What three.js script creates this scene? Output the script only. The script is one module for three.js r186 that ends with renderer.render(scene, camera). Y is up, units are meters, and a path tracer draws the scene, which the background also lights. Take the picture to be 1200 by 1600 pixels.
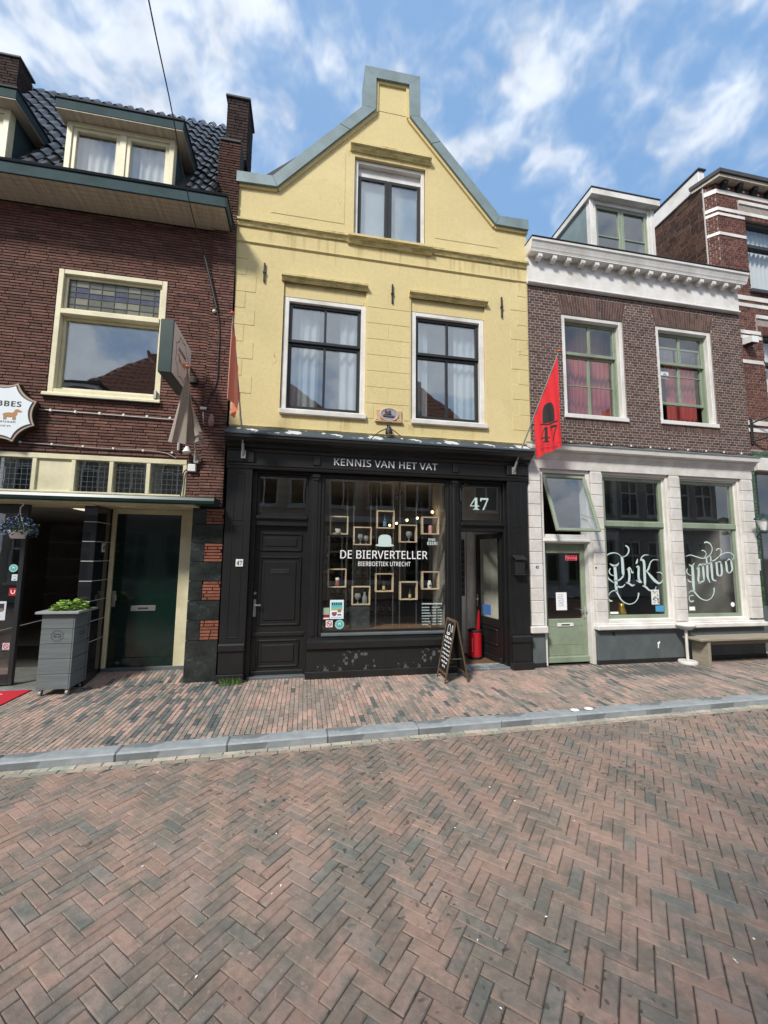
import * as THREE from 'three';
import { FontLoader } from 'three/addons/loaders/FontLoader.js';
import { TextGeometry } from 'three/addons/geometries/TextGeometry.js';

// ---------------------------------------------------------------- camera, sky, sun, exposure
const scene = new THREE.Scene();
const camera = new THREE.PerspectiveCamera(102.68, 0.75, 0.05, 400);
camera.position.set(-1.3415, 1.85, 6.5584);
camera.rotation.set(THREE.MathUtils.degToRad(6.08), THREE.MathUtils.degToRad(-10.75), THREE.MathUtils.degToRad(0.58), 'YXZ');
const renderer = new THREE.WebGLRenderer({ antialias: true });
renderer.toneMapping = THREE.LinearToneMapping;
renderer.toneMappingExposure = 1.12;
renderer.shadowMap.enabled = true;

const SUN = new THREE.Vector3(-0.75, 1.1, 0.84).normalize();
const sun = new THREE.DirectionalLight(new THREE.Color(1, 0.955, 0.88), 3.9);
sun.position.copy(SUN).multiplyScalar(60);
sun.castShadow = true;
sun.shadow.radius = 17;
sun.shadow.mapSize.set(2048, 2048);
Object.assign(sun.shadow.camera, { left: -20, right: 20, top: 20, bottom: -20, near: 1, far: 140 });
sun.name = 'sun';
scene.add(sun, sun.target);

// ---- seeded randomness and tileable noise
function rng(seed) { let s = seed >>> 0; return () => { s = (s + 0x6d2b79f5) | 0; let t = Math.imul(s ^ (s >>> 15), 1 | s); t = (t + Math.imul(t ^ (t >>> 7), 61 | t)) ^ t; return ((t ^ (t >>> 14)) >>> 0) / 4294967296; }; }
const hash = (x, y, s) => { let h = Math.imul(x | 0, 374761393) ^ Math.imul(y | 0, 668265263) ^ Math.imul(s | 0, 974634599); h = Math.imul(h ^ (h >>> 13), 1274126177); return ((h ^ (h >>> 16)) >>> 0) / 4294967296; };
const sm = (t) => t * t * t * (t * (t * 6 - 15) + 10);
const clamp = (x, a = 0, b = 1) => Math.min(b, Math.max(a, x));
const step = (a, b, x) => { const t = clamp((x - a) / (b - a)); return t * t * (3 - 2 * t); };
const lerp = (a, b, t) => a + (b - a) * t;
function vn(x, y, px, py, s) {                       // value noise that repeats every px, py cells
  const ix = Math.floor(x), iy = Math.floor(y), fx = sm(x - ix), fy = sm(y - iy), w = (a, p) => (p ? ((a % p) + p) % p : a);
  const x0 = w(ix, px), x1 = w(ix + 1, px), y0 = w(iy, py), y1 = w(iy + 1, py);
  return lerp(lerp(hash(x0, y0, s), hash(x1, y0, s), fx), lerp(hash(x0, y1, s), hash(x1, y1, s), fx), fy);
}
function fbm(u, v, p, oct, s, q = p) { let a = 0.5, sum = 0, n = 0; for (let i = 0; i < oct; i++) { sum += a * vn(u * p, v * q, p, q, s + i * 17); n += a; a *= 0.5; p *= 2; q *= 2; } return sum / n; }

// ---- the sky: blue with broken white cloud, computed for every direction
{
  const W = 2048, H = 1024, d = new Float32Array(W * H * 4);
  const h3 = (x, y, z, s) => { let h = Math.imul(x, 0x27d4eb2d) ^ Math.imul(y, 0x165667b1) ^ Math.imul(z, 0x9e3779b1) ^ Math.imul(s + 1, 0x85ebca6b); h = Math.imul(h ^ (h >>> 15), 0x2c1b3c6d); h = Math.imul(h ^ (h >>> 12), 0x297a2d39); return ((h ^ (h >>> 15)) >>> 0) / 4294967296; };
  const n3 = (x, y, z, s) => { const ix = Math.floor(x), iy = Math.floor(y), iz = Math.floor(z), a = sm(x - ix), b = sm(y - iy), c = sm(z - iz), L = (k) => lerp(lerp(h3(ix, iy, k, s), h3(ix + 1, iy, k, s), a), lerp(h3(ix, iy + 1, k, s), h3(ix + 1, iy + 1, k, s), a), b); return lerp(L(iz), L(iz + 1), c); };
  const f3 = (x, y, z, o, s) => { let a = 0.5, t = 0; for (let i = 0; i < o; i++) { t += a * n3(x, y, z, s + i * 31); a *= 0.60; x = x * 2.03 + 7.1; y = y * 2.03 + 3.7; z = z * 2.03 + 1.3; } return t; };
  for (let r = 0; r < H; r++) {
    const up = ((r + 0.5) / H - 0.5) * Math.PI, y = Math.sin(up), cu = Math.cos(up);
    for (let c = 0; c < W; c++) {
      const az = ((c + 0.5) / W - 0.5) * 2 * Math.PI, x = Math.cos(az) * cu, z = Math.sin(az) * cu, o = (r * W + c) * 4;
      const yy = Math.max(y, 0);
      const hz = Math.pow(1 - yy, 3.2);
      let R = lerp(0.185, 0.50, hz), G = lerp(0.365, 0.64, hz), B = lerp(0.66, 0.83, hz);
      const qx = x * 9 + 20, qy = y * 12 + 20, qz = z * 9 + 20;
      const wx = f3(qx + 40, qy, qz, 3, 91) - 0.5, wy = f3(qx, qy + 60, qz, 3, 57) - 0.5;
      const n = f3(qx + wx * 0.8, qy + wy * 0.8, qz + wx * 0.4, 8, 5), big = f3(qx * 0.22 + 3, qy * 0.22, qz * 0.22 + 9, 2, 23);
      const side = clamp(0.78 - 0.75 * (0.8 * x - 0.6 * z));                                    // more cloud to the west, clearer to the east
      const cover = n + 0.12 * (big - 0.4) + 0.26 * (side - 0.40) + 0.05 * (1 - yy);
      const thin = step(0.44, 0.80, cover), thick = step(0.60, 0.90, cover);
      const a = clamp(thin * 0.55 + thick * 0.40 + 0.22 * side), lit = 0.74 + 0.36 * f3(qx * 2.1 + wx, qy * 2.1, qz * 2.1, 5, 77) + 0.06 * thick;
      R = lerp(R, 0.74 * lit, a); G = lerp(G, 0.81 * lit, a); B = lerp(B, 0.92 * lit, a);
      if (y < 0) { const t = step(0, -0.08, y); R = lerp(R, 0.2, t); G = lerp(G, 0.19, t); B = lerp(B, 0.18, t); }
      d[o] = R; d[o + 1] = G; d[o + 2] = B; d[o + 3] = 1;
    }
  }
  const t = new THREE.DataTexture(d, W, H, THREE.RGBAFormat, THREE.FloatType);
  t.mapping = THREE.EquirectangularReflectionMapping; t.magFilter = THREE.LinearFilter; t.minFilter = THREE.LinearFilter; t.needsUpdate = true;
  scene.background = t; scene.environment = t;
}

// ---------------------------------------------------------------- geometry helpers
const V = (x, y, z) => new THREE.Vector3(x, y, z);
class MB {                                            // collects faces; uv are metres on the face's own plane
  constructor() { this.p = []; this.n = []; this.u = []; this.c = null; this.col = []; this.any = false; }
  color(c) { this.c = c; this.any = true; return this; }
  vert(p, n, u) { this.p.push(p[0], p[1], p[2]); this.n.push(n[0], n[1], n[2]); this.u.push(u[0], u[1]); const c = this.c || [1, 1, 1]; this.col.push(c[0], c[1], c[2]); }
  tri(a, b, c, uv) {
    const ux = b[0] - a[0], uy = b[1] - a[1], uz = b[2] - a[2], vx = c[0] - a[0], vy = c[1] - a[1], vz = c[2] - a[2];
    let n = [uy * vz - uz * vy, uz * vx - ux * vz, ux * vy - uy * vx]; const l = Math.hypot(...n) || 1; n = [n[0] / l, n[1] / l, n[2] / l];
    const ax = Math.abs(n[0]), ay = Math.abs(n[1]), az = Math.abs(n[2]);
    const m = (p) => (az >= ax && az >= ay ? [p[0], p[1]] : ay >= ax ? [p[0], p[2]] : [p[2], p[1]]);
    [a, b, c].forEach((p, i) => this.vert(p, n, uv ? uv[i] : m(p)));
  }
  quad(a, b, c, d, uv) { this.tri(a, b, c, uv && [uv[0], uv[1], uv[2]]); this.tri(a, c, d, uv && [uv[0], uv[2], uv[3]]); return this; }
  box(x0, x1, y0, y1, z0, z1, b = 0) {
    if (!b) {
      const P = (i, j, k) => [i ? x1 : x0, j ? y1 : y0, k ? z1 : z0];
      this.quad(P(0, 0, 1), P(1, 0, 1), P(1, 1, 1), P(0, 1, 1)); this.quad(P(1, 0, 0), P(0, 0, 0), P(0, 1, 0), P(1, 1, 0));
      this.quad(P(1, 0, 1), P(1, 0, 0), P(1, 1, 0), P(1, 1, 1)); this.quad(P(0, 0, 0), P(0, 0, 1), P(0, 1, 1), P(0, 1, 0));
      this.quad(P(0, 1, 1), P(1, 1, 1), P(1, 1, 0), P(0, 1, 0)); this.quad(P(0, 0, 0), P(1, 0, 0), P(1, 0, 1), P(0, 0, 1));
      return this;
    }
    b = Math.min(b, (x1 - x0) / 2.01, (y1 - y0) / 2.01, (z1 - z0) / 2.01);
    const X = [x0, x1], Y = [y0, y1], Z = [z0, z1], s = (i) => (i ? -1 : 1);
    const fx = (i, j, k) => [X[i], Y[j] + s(j) * b, Z[k] + s(k) * b], fy = (i, j, k) => [X[i] + s(i) * b, Y[j], Z[k] + s(k) * b], fz = (i, j, k) => [X[i] + s(i) * b, Y[j] + s(j) * b, Z[k]];
    const q = (a, bb, c, d, flip) => (flip ? this.quad(a, d, c, bb) : this.quad(a, bb, c, d));
    for (const i of [0, 1]) {
      q(fx(i, 0, 0), fx(i, 0, 1), fx(i, 1, 1), fx(i, 1, 0), i); q(fy(0, i, 0), fy(1, i, 0), fy(1, i, 1), fy(0, i, 1), i); q(fz(0, 0, i), fz(0, 1, i), fz(1, 1, i), fz(1, 0, i), i);
      for (const j of [0, 1]) {
        q(fx(i, j, 0), fx(i, j, 1), fy(i, j, 1), fy(i, j, 0), i !== j ? 0 : 1); q(fx(i, 0, j), fx(i, 1, j), fz(i, 1, j), fz(i, 0, j), i === j ? 0 : 1); q(fy(0, i, j), fy(1, i, j), fz(1, i, j), fz(0, i, j), i !== j ? 0 : 1);
        for (const k of [0, 1]) { const t = [fx(i, j, k), fy(i, j, k), fz(i, j, k)]; (i + j + k) % 2 ? this.tri(t[0], t[1], t[2]) : this.tri(t[0], t[2], t[1]); }
      }
    }
    return this;
  }
  rect(x0, x1, y0, y1, w, z0, z1, b = 0.004, wb = w, wt = w) {  // a frame of four bars, butted
    this.box(x0, x0 + w, y0, y1, z0, z1, b); this.box(x1 - w, x1, y0, y1, z0, z1, b);
    this.box(x0 + w, x1 - w, y1 - wt, y1, z0, z1 - 0.001, b); this.box(x0 + w, x1 - w, y0, y0 + wb, z0, z1 - 0.001, b); return this;
  }
  prism(pts, axis, t0, t1) {                          // pts: polygon; axis x: (z,y), axis y: (x,z), axis z: (x,y)
    const c = pts.map((p) => new THREE.Vector2(p[0], p[1])); if (THREE.ShapeUtils.area(c) < 0) { c.reverse(); }
    const at = (p, t) => (axis === 'x' ? [t, p.y, p.x] : axis === 'y' ? [p.x, t, p.y] : [p.x, p.y, t]), flip = axis !== 'z';
    const tri = (a, b2, d) => (flip ? this.tri(a, d, b2) : this.tri(a, b2, d));
    for (const f of THREE.ShapeUtils.triangulateShape(c, [])) { tri(at(c[f[0]], t1), at(c[f[1]], t1), at(c[f[2]], t1)); tri(at(c[f[0]], t0), at(c[f[2]], t0), at(c[f[1]], t0)); }
    for (let i = 0; i < c.length; i++) { const a = c[i], b2 = c[(i + 1) % c.length]; tri(at(a, t0), at(b2, t0), at(b2, t1)); tri(at(a, t0), at(b2, t1), at(a, t1)); }
    return this;
  }
  geo(g, m) {
    const h = g.index ? g.toNonIndexed() : g; if (m) h.applyMatrix4(m); const P = h.attributes.position, N = h.attributes.normal, U = h.attributes.uv;
    for (let i = 0; i < P.count; i++) this.vert([P.getX(i), P.getY(i), P.getZ(i)], [N.getX(i), N.getY(i), N.getZ(i)], U ? [U.getX(i), U.getY(i)] : [0, 0]);
    return this;
  }
  cyl(a, b, r0, r1 = r0, seg = 12, open = false) {
    const A = V(...a), B = V(...b), d = B.clone().sub(A), g = new THREE.CylinderGeometry(r1, r0, d.length(), seg, 1, open);
    const m = new THREE.Matrix4().compose(A.clone().add(B).multiplyScalar(0.5), new THREE.Quaternion().setFromUnitVectors(V(0, 1, 0), d.normalize()), V(1, 1, 1));
    return this.geo(g, m);
  }
  tube(pts, r, seg = 6, n = pts.length * 4) { return this.geo(new THREE.TubeGeometry(new THREE.CatmullRomCurve3(pts.map((p) => V(...p))), n, r, seg)); }
  lathe(prof, x, y, z, seg = 20) { return this.geo(new THREE.LatheGeometry(prof.map((p) => new THREE.Vector2(p[0], p[1])), seg), new THREE.Matrix4().makeTranslation(x, y, z)); }
  ball(x, y, z, r, sx = 1, sy = 1, sz = 1, seg = 14) { return this.geo(new THREE.SphereGeometry(r, seg, seg * 0.7 | 0), new THREE.Matrix4().makeTranslation(x, y, z).multiply(new THREE.Matrix4().makeScale(sx, sy, sz))); }
  shape(pts, holes, z0, z1, curve = 6) {              // flat-sided slab with holes, faces to +z
    const s = pts.getPoints ? pts : new THREE.Shape(pts.map((p) => new THREE.Vector2(...p)));
    for (const h of holes || []) s.holes.push(new THREE.Path(h.map((p) => new THREE.Vector2(...p))));
    return this.geo(new THREE.ExtrudeGeometry(s, { depth: z1 - z0, bevelEnabled: false, curveSegments: curve }), new THREE.Matrix4().makeTranslation(0, 0, z0));
  }
  ribbon(pts, widths, z, n = 24) {                    // a calligraphic stroke on the plane z
    const cv = new THREE.CatmullRomCurve3(pts.map((p) => V(p[0], p[1], 0))), q = [];
    for (let i = 0; i <= n; i++) {
      const t = i / n, p = cv.getPoint(t), d = cv.getTangent(t), f = t * (widths.length - 1), k = Math.min(widths.length - 2, Math.floor(f)), w = lerp(widths[k], widths[k + 1], f - k) / 2;
      q.push([[p.x - d.y * w, p.y + d.x * w, z], [p.x + d.y * w, p.y - d.x * w, z]]);
    }
    for (let i = 0; i < n; i++) this.quad(q[i][1], q[i + 1][1], q[i + 1][0], q[i][0]);
    return this;
  }
  geometry() {
    const g = new THREE.BufferGeometry();
    g.setAttribute('position', new THREE.Float32BufferAttribute(this.p, 3)); g.setAttribute('normal', new THREE.Float32BufferAttribute(this.n, 3)); g.setAttribute('uv', new THREE.Float32BufferAttribute(this.u, 2));
    if (this.any) g.setAttribute('color', new THREE.Float32BufferAttribute(this.col, 3));
    return g;
  }
  build(name, mat, parent) {
    const m = new THREE.Mesh(this.geometry(), mat); m.castShadow = m.receiveShadow = true; m.name = parent === scene ? numbered(name) : name; parent.add(m); return m;
  }
}
const taken = new Map();
function numbered(n) { const k = taken.get(n) || 0; taken.set(n, k + 1); return k ? n + '_' + String(k).padStart(3, '0') : n; }
function tag(o, label, category, group) { o.userData.label = label; o.userData.category = category; if (group) o.userData.group = group; return o; }
function thing(name, label, category, group, pos) { const g = new THREE.Group(); g.name = numbered(name); scene.add(g); if (pos) g.position.set(...pos); return tag(g, label, category, group); }
function struct(o, kind = 'structure') { o.userData.kind = kind; return o; }
const sub = (name, parent) => { const g = new THREE.Group(); g.name = name; parent.add(g); return g; };
const box = (name, mat, parent, ...a) => new MB().box(...a).build(name, mat, parent);
const shadows = (o) => { o.traverse((m) => { if (m.isMesh) m.castShadow = m.receiveShadow = true; }); return o; };

// ---------------------------------------------------------------- textures and materials
function tex(size, fn, srgb = true, w = size) {
  const d = new Uint8Array(w * size * 4);
  for (let y = 0; y < size; y++) for (let x = 0; x < w; x++) { const c = fn(x / w, y / size), o = (y * w + x) * 4; for (let i = 0; i < 3; i++) d[o + i] = clamp(Array.isArray(c) ? c[i] : c) * 255; d[o + 3] = 255; }
  const t = new THREE.DataTexture(d, w, size); t.wrapS = t.wrapT = THREE.RepeatWrapping; t.magFilter = THREE.LinearFilter; t.minFilter = THREE.LinearMipmapLinearFilter; t.generateMipmaps = true;
  if (srgb) t.colorSpace = THREE.SRGBColorSpace; t.needsUpdate = true; return t;
}
const rep = (t, sx, sy = sx) => { const c = t.clone(); c.repeat.set(1 / sx, 1 / sy); c.needsUpdate = true; return c; };
const T = {
  grain: tex(512, (u, v) => 0.80 + 0.22 * fbm(u, v, 8, 6, 3) - 0.14 * step(0.60, 0.74, fbm(u, v, 40, 3, 9))),
  mottle: tex(512, (u, v) => { const a = fbm(u, v, 4, 6, 21), b = fbm(u, v, 24, 4, 44); return [0.84 + 0.18 * a + 0.06 * b, 0.83 + 0.19 * a + 0.06 * b, 0.80 + 0.22 * a + 0.06 * b]; }),
  bump: tex(512, (u, v) => 0.55 * fbm(u, v, 32, 5, 6) + 0.45 * fbm(u, v, 90, 2, 8), false),
  fine: tex(256, (u, v) => fbm(u, v, 48, 3, 15), false),
  wave: tex(256, (u, v) => fbm(u, v, 3, 3, 66), false),
  wood: tex(512, (u, v) => { const g = fbm(u, v, 3, 5, 31, 40), f = fbm(u, v, 6, 3, 37, 160); return [0.72 + 0.22 * g + 0.12 * f, 0.70 + 0.24 * g + 0.12 * f, 0.68 + 0.26 * g + 0.12 * f]; }),
  woodV: tex(512, (u, v) => { const g = fbm(u, v, 40, 5, 31, 3), f = fbm(u, v, 160, 3, 37, 6); return [0.72 + 0.22 * g + 0.12 * f, 0.70 + 0.24 * g + 0.12 * f, 0.68 + 0.26 * g + 0.12 * f]; }),
  road: tex(1280, (u, v) => {                          // grime on the setts: grey-green film in cloudy patches over the red clay, with specks of grit
    const a = fbm(u, v, 14, 5, 71), b = fbm(u, v, 46, 4, 12), c = fbm(u, v, 4, 4, 5), gum = step(0.86, 0.90, vn(u * 105, v * 105, 105, 105, 83)) * 0.3;
    const m = clamp(step(0.40, 0.68, a * 0.55 + b * 0.3 + c * 0.22) * 0.85), g = (0.90 + 0.18 * fbm(u, v, 120, 3, 29)) * (1 - gum * step(0.5, 0.62, c)) + 0.5 * step(0.90, 0.93, vn(u * 160, v * 160, 160, 160, 99)) * step(0.52, 0.6, fbm(u, v, 9, 3, 7));
    return [lerp(1.0, 0.78, m) * g, lerp(0.99, 0.865, m) * g, lerp(0.98, 0.865, m) * g];
  }),
  plaster: tex(1536, (u, v) => {                       // the painted front of the yellow house: 5.6 m wide, 8 m high from y = 3
    const x = u * 5.6 - 2.8, y = v * 8 + 3, a = fbm(u, v, 4, 6, 101, 6), f = fbm(u, v, 160, 3, 12, 230), st = fbm(u, v, 70, 4, 55, 5), pt = step(0.55, 0.60, fbm(u, v, 5, 5, 33, 7));
    let d = 0; for (const [x0, x1, yy, l] of [[-1.86, -0.40, 4.07, 0.30], [0.30, 1.78, 4.06, 0.30], [-2.6, 2.6, 7.21, 0.35], [-1.9, -0.4, 6.36, 0.1], [-0.8, 0.75, 8.98, 0.2]]) if (x > x0 && x < x1 && y < yy && y > yy - l * 1.6) d = Math.max(d, step(0.50, 0.70, st) * (1 - clamp((yy - y) / (l * (0.5 + 1.1 * vn(u * 90, 0, 90, 1, 5))))));   // run-off streaks below the ledges
    const ck = Math.abs(fbm(u, v, 7, 5, 203, 10) - 0.5), crack = step(0.0035, 0.0015, ck) * step(0.55, 0.62, fbm(u, v, 6, 3, 8, 8));
    const g = 0.945 + 0.085 * (a - 0.5) + 0.05 * (f - 0.5) + 0.018 * pt - 0.10 * d - 0.14 * crack; return [g, g * (0.995 - 0.02 * d), g * (0.985 - 0.05 * d + 0.012 * pt)];
  }, true, 1100),
  grime: tex(512, (u, v) => { const k = step(0.42, 0.66, fbm(u, v, 7, 6, 401) * 0.7 + fbm(u, v, 50, 3, 5) * 0.3), g = 0.9 + 0.15 * fbm(u, v, 30, 3, 6); return [lerp(1, 0.80, k) * g, lerp(1, 0.81, k) * g, lerp(1, 0.74, k) * g]; }),
  flake: tex(512, (u, v) => { const m = step(0.545, 0.56, fbm(u, v, 5, 6, 8)) * step(0.36, 0.40, fbm(u, v, 9, 3, 61)); const g = 0.85 + 0.2 * fbm(u, v, 40, 3, 4); return m ? [0.80 * g, 0.80 * g, 0.80 * g] : [0.25 * g, 0.29 * g, 0.32 * g]; }),
  chip: tex(512, (u, v) => { const m = step(0.60, 0.61, fbm(u, v, 26, 5, 18)) * step(0.56, 0.62, fbm(u, v, 4, 3, 81)), g = 0.9 + 0.2 * fbm(u, v, 30, 3, 4); return m ? [2, 2, 2] : [0.36 * g, 0.37 * g, 0.38 * g]; }),
  stone: tex(512, (u, v) => { const a = fbm(u, v, 6, 6, 301), b = fbm(u, v, 40, 4, 302), k = step(0.60, 0.70, fbm(u, v, 9, 5, 303)), g = 0.74 + 0.22 * a + 0.14 * b - 0.20 * k; return [g, g, g * 0.99]; }),
  marble: tex(512, (u, v) => { const a = fbm(u, v, 4, 6, 13, 6), b = Math.abs(fbm(u + a * 0.3, v - a * 0.2, 6, 5, 41) - 0.5); const k = 0.13 + 0.14 * a + 0.12 * step(0.06, 0.0, b) * step(0.45, 0.7, a) + 0.1 * fbm(u, v, 50, 3, 19); return [k * 0.94, k, k * 0.98]; }),
  tread: tex(256, (u, v) => { let h = 0.2; for (const [cx, cy, r] of [[0.25, 0.25, 0.7], [0.75, 0.75, -0.7]]) { const x = u - cx, y = v - cy, a = x * Math.cos(r) + y * Math.sin(r), b = -x * Math.sin(r) + y * Math.cos(r); h = Math.max(h, 1 - step(0.6, 1, Math.hypot(a / 0.19, b / 0.06)) * 0.8); } return h; }, false),
};
const M = {};
function mat(name, color, rough = 0.8, o = {}) {
  const { map, rep: r = 1, bump, bs = 0.002, br = 0.5, ...rest } = o, P = { roughness: rough, ...rest }, m = new THREE.MeshPhysicalMaterial(P);
  if (Array.isArray(color)) m.color.setRGB(...color); else m.color.set(color);
  if (map) m.map = Array.isArray(r) ? rep(map, ...r) : rep(map, r);
  if (bump) { m.bumpMap = rep(bump, br); m.bumpScale = bs; }
  m.name = name; return (M[name] = m);
}
mat('roadBrick', [1, 1, 1], 0.86, { map: T.road, rep: 3.1, bump: T.bump, bs: 0.0025, br: 0.35, vertexColors: true });
mat('paveBrick', [1, 1, 1], 0.88, { map: T.road, rep: 3.7, bump: T.bump, bs: 0.002, br: 0.35, vertexColors: true });
mat('sand', [0.075, 0.066, 0.056], 0.95, { map: T.grain, rep: 0.4, bump: T.bump, bs: 0.004, br: 0.3 });
mat('asphalt', [0.16, 0.13, 0.115], 0.9, { map: T.road, rep: 2 });
mat('kerb', [0.33, 0.36, 0.385], 0.75, { map: T.stone, rep: 2.3, bump: T.bump, bs: 0.003, br: 0.3 });
mat('redBrick', [1, 1, 1], 0.92, { specularIntensity: 0.3, map: T.grain, rep: 0.35, bump: T.bump, bs: 0.0018, br: 0.2, vertexColors: true });
mat('brownBrick', [1, 1, 1], 0.92, { specularIntensity: 0.3, map: T.grain, rep: 0.35, bump: T.bump, bs: 0.002, br: 0.2, vertexColors: true });
mat('mortarDark', [0.045, 0.036, 0.032], 0.95, { map: T.grain, rep: 0.3 });
mat('mortarLight', [0.40, 0.345, 0.31], 0.95, { map: T.grain, rep: 0.3 });
mat('yellow', [0.74, 0.62, 0.32], 0.9, { map: T.plaster, bump: T.bump, bs: 0.003, br: 0.7 });
M.yellow.map.repeat.set(1 / 5.6, 1 / 8); M.yellow.map.offset.set(0.5, -3 / 8);
mat('yellowGrime', [0.69, 0.575, 0.285], 0.9, { map: T.grime, rep: [0.9, 0.35], bump: T.bump, bs: 0.003, br: 0.5 });
mat('white', [0.76, 0.745, 0.735], 0.55, { map: T.mottle, rep: 1.2, bump: T.fine, bs: 0.0006, br: 0.2 });
mat('offwhite', [0.72, 0.70, 0.69], 0.6, { map: T.mottle, rep: 0.8, bump: T.bump, bs: 0.0012, br: 0.3 });
mat('cream', [0.72, 0.67, 0.47], 0.5, { map: T.mottle, rep: 1.1 });
mat('beige', [0.60, 0.54, 0.44], 0.7, { map: T.woodV, rep: 1.1 });
mat('teal', [0.045, 0.078, 0.088], 0.8, { specularIntensity: 0.3, map: T.mottle, rep: 0.9 });
mat('tealDark', [0.02, 0.028, 0.035], 0.7, { specularIntensity: 0.4, map: T.mottle, rep: 0.7 });
mat('zinc', [0.22, 0.295, 0.32], 0.55, { map: T.mottle, rep: 0.8, metalness: 0.15 });
mat('lead', [1, 1, 1], 0.75, { map: T.flake, rep: 1.3 });
mat('black', [0.0125, 0.0130, 0.0140], 0.36, { map: T.mottle, rep: 0.7, bump: T.fine, bs: 0.0004, br: 0.25, clearcoat: 0.15, clearcoatRoughness: 0.3 });
mat('blackChip', [0.10, 0.10, 0.10], 0.5, { map: T.chip, rep: 1.25 });
mat('sash', [0.018, 0.021, 0.024], 0.4, { map: T.mottle, rep: 0.6 });
mat('sage', [0.255, 0.315, 0.235], 0.5, { map: T.mottle, rep: 0.8 });
mat('slateBlue', [0.105, 0.125, 0.135], 0.7, { map: T.mottle, rep: 0.7, bump: T.bump, bs: 0.002, br: 0.4 });
mat('greenDoor', [0.004, 0.016, 0.012], 0.09, { clearcoat: 0.2, clearcoatRoughness: 0.04, bump: T.wave, bs: 0.0015, br: 0.9 });
mat('canopyGreen', [0.014, 0.045, 0.042], 0.35, { map: T.mottle, rep: 0.6 });
mat('glazed', [0.052, 0.055, 0.062], 0.34, { map: T.grain, rep: 0.6, clearcoat: 0.3, clearcoatRoughness: 0.3 });
mat('marble', [0.55, 0.58, 0.57], 0.12, { map: T.marble, rep: 0.8 });
mat('tileBlack', [0.012, 0.013, 0.015], 0.07, { clearcoat: 0.5, clearcoatRoughness: 0.03 });
mat('grout', [0.55, 0.54, 0.52], 0.9);
mat('slate', [0.05, 0.053, 0.058], 0.7, { map: T.mottle, rep: 0.5 });
mat('clayRoof', [0.30, 0.125, 0.075], 0.75, { map: T.mottle, rep: 0.6 });
mat('chrome', [0.62, 0.62, 0.61], 0.28, { metalness: 0.95 });
mat('steel', [0.42, 0.43, 0.43], 0.45, { metalness: 0.7, map: T.mottle, rep: 0.5 });
mat('iron', [0.015, 0.015, 0.016], 0.55, { map: T.mottle, rep: 0.4 });
mat('pipe', [0.42, 0.40, 0.38], 0.55);
mat('plasticWhite', [0.78, 0.78, 0.77], 0.4);
mat('paintWhite', [0.88, 0.89, 0.89], 0.55);
mat('letterMint', [0.55, 0.68, 0.66], 0.6);
mat('numberBlack', [0.015, 0.015, 0.015], 0.5);
mat('glass', [0.93, 0.96, 0.95], 0.0, { transmission: 1, ior: 2.15, thickness: 0, bump: T.wave, bs: 0.0006, br: 1.3 });
mat('glassMirror', [0.88, 0.92, 0.93], 0.0, { transmission: 1, ior: 2.8, thickness: 0, bump: T.wave, bs: 0.0009, br: 1.1 });
mat('curtain', [0.72, 0.725, 0.72], 0.95, { transmission: 0.2, thickness: 0, side: THREE.DoubleSide });
mat('redCurtain', [0.50, 0.085, 0.085], 0.95, { transmission: 0.2, thickness: 0, side: THREE.DoubleSide, map: T.woodV, rep: 0.9 });
mat('roomDark', [0.30, 0.285, 0.27], 0.95, { map: T.mottle, rep: 1.5 });
mat('roomLight', [0.42, 0.40, 0.36], 0.95, { map: T.mottle, rep: 1.5 });
mat('roomGrey', [0.36, 0.35, 0.33], 0.95, { map: T.mottle, rep: 1.5 });
mat('floorWood', [0.20, 0.12, 0.07], 0.5, { map: T.wood, rep: [1.4, 0.5] });
mat('oak', [0.55, 0.36, 0.20], 0.6, { map: T.wood, rep: 0.5 });
mat('oakDark', [0.20, 0.10, 0.045], 0.6, { map: T.wood, rep: 0.7 });
mat('benchWood', [0.36, 0.32, 0.25], 0.75, { map: T.wood, rep: [0.9, 0.35], bump: T.fine, bs: 0.001, br: 0.2 });
mat('greyWood', [0.165, 0.195, 0.205], 0.75, { map: T.wood, rep: [0.7, 0.3], bump: T.fine, bs: 0.0015, br: 0.2 });
mat('boardWood', [0.14, 0.095, 0.055], 0.6, { map: T.woodV, rep: 0.4 });
mat('red', [0.55, 0.012, 0.022], 0.3, { clearcoat: 0.4 });
mat('orangeKnob', [0.70, 0.13, 0.07], 0.4);
mat('ceramic', [0.75, 0.74, 0.71], 0.2, { clearcoat: 0.5 });
mat('bulb', [1, 0.8, 0.5], 0.4, { emissive: new THREE.Color(1, 0.72, 0.36), emissiveIntensity: 5 });
mat('panelGlow', [0.9, 0.85, 0.7], 0.6, { emissive: new THREE.Color(1, 0.9, 0.72), emissiveIntensity: 0.9 });
mat('neonRed', [0.8, 0.15, 0.2], 0.5, { emissive: new THREE.Color(1, 0.12, 0.18), emissiveIntensity: 0.8 });

// how large a piece shows, to pick the largest 300 of many
camera.updateMatrixWorld(); camera.updateProjectionMatrix();
const viewM = camera.matrixWorld.clone().invert(), halfV = Math.tan(THREE.MathUtils.degToRad(51.34));
function shown(x, y, z, area) { const p = V(x, y, z).applyMatrix4(viewM); if (p.z > -0.2) return 0; const u = p.x / -p.z / (halfV * 0.75), v = p.y / -p.z / halfV; if (Math.abs(u) > 1.02 || Math.abs(v) > 1.02) return 0; return area / (p.z * p.z); }
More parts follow.
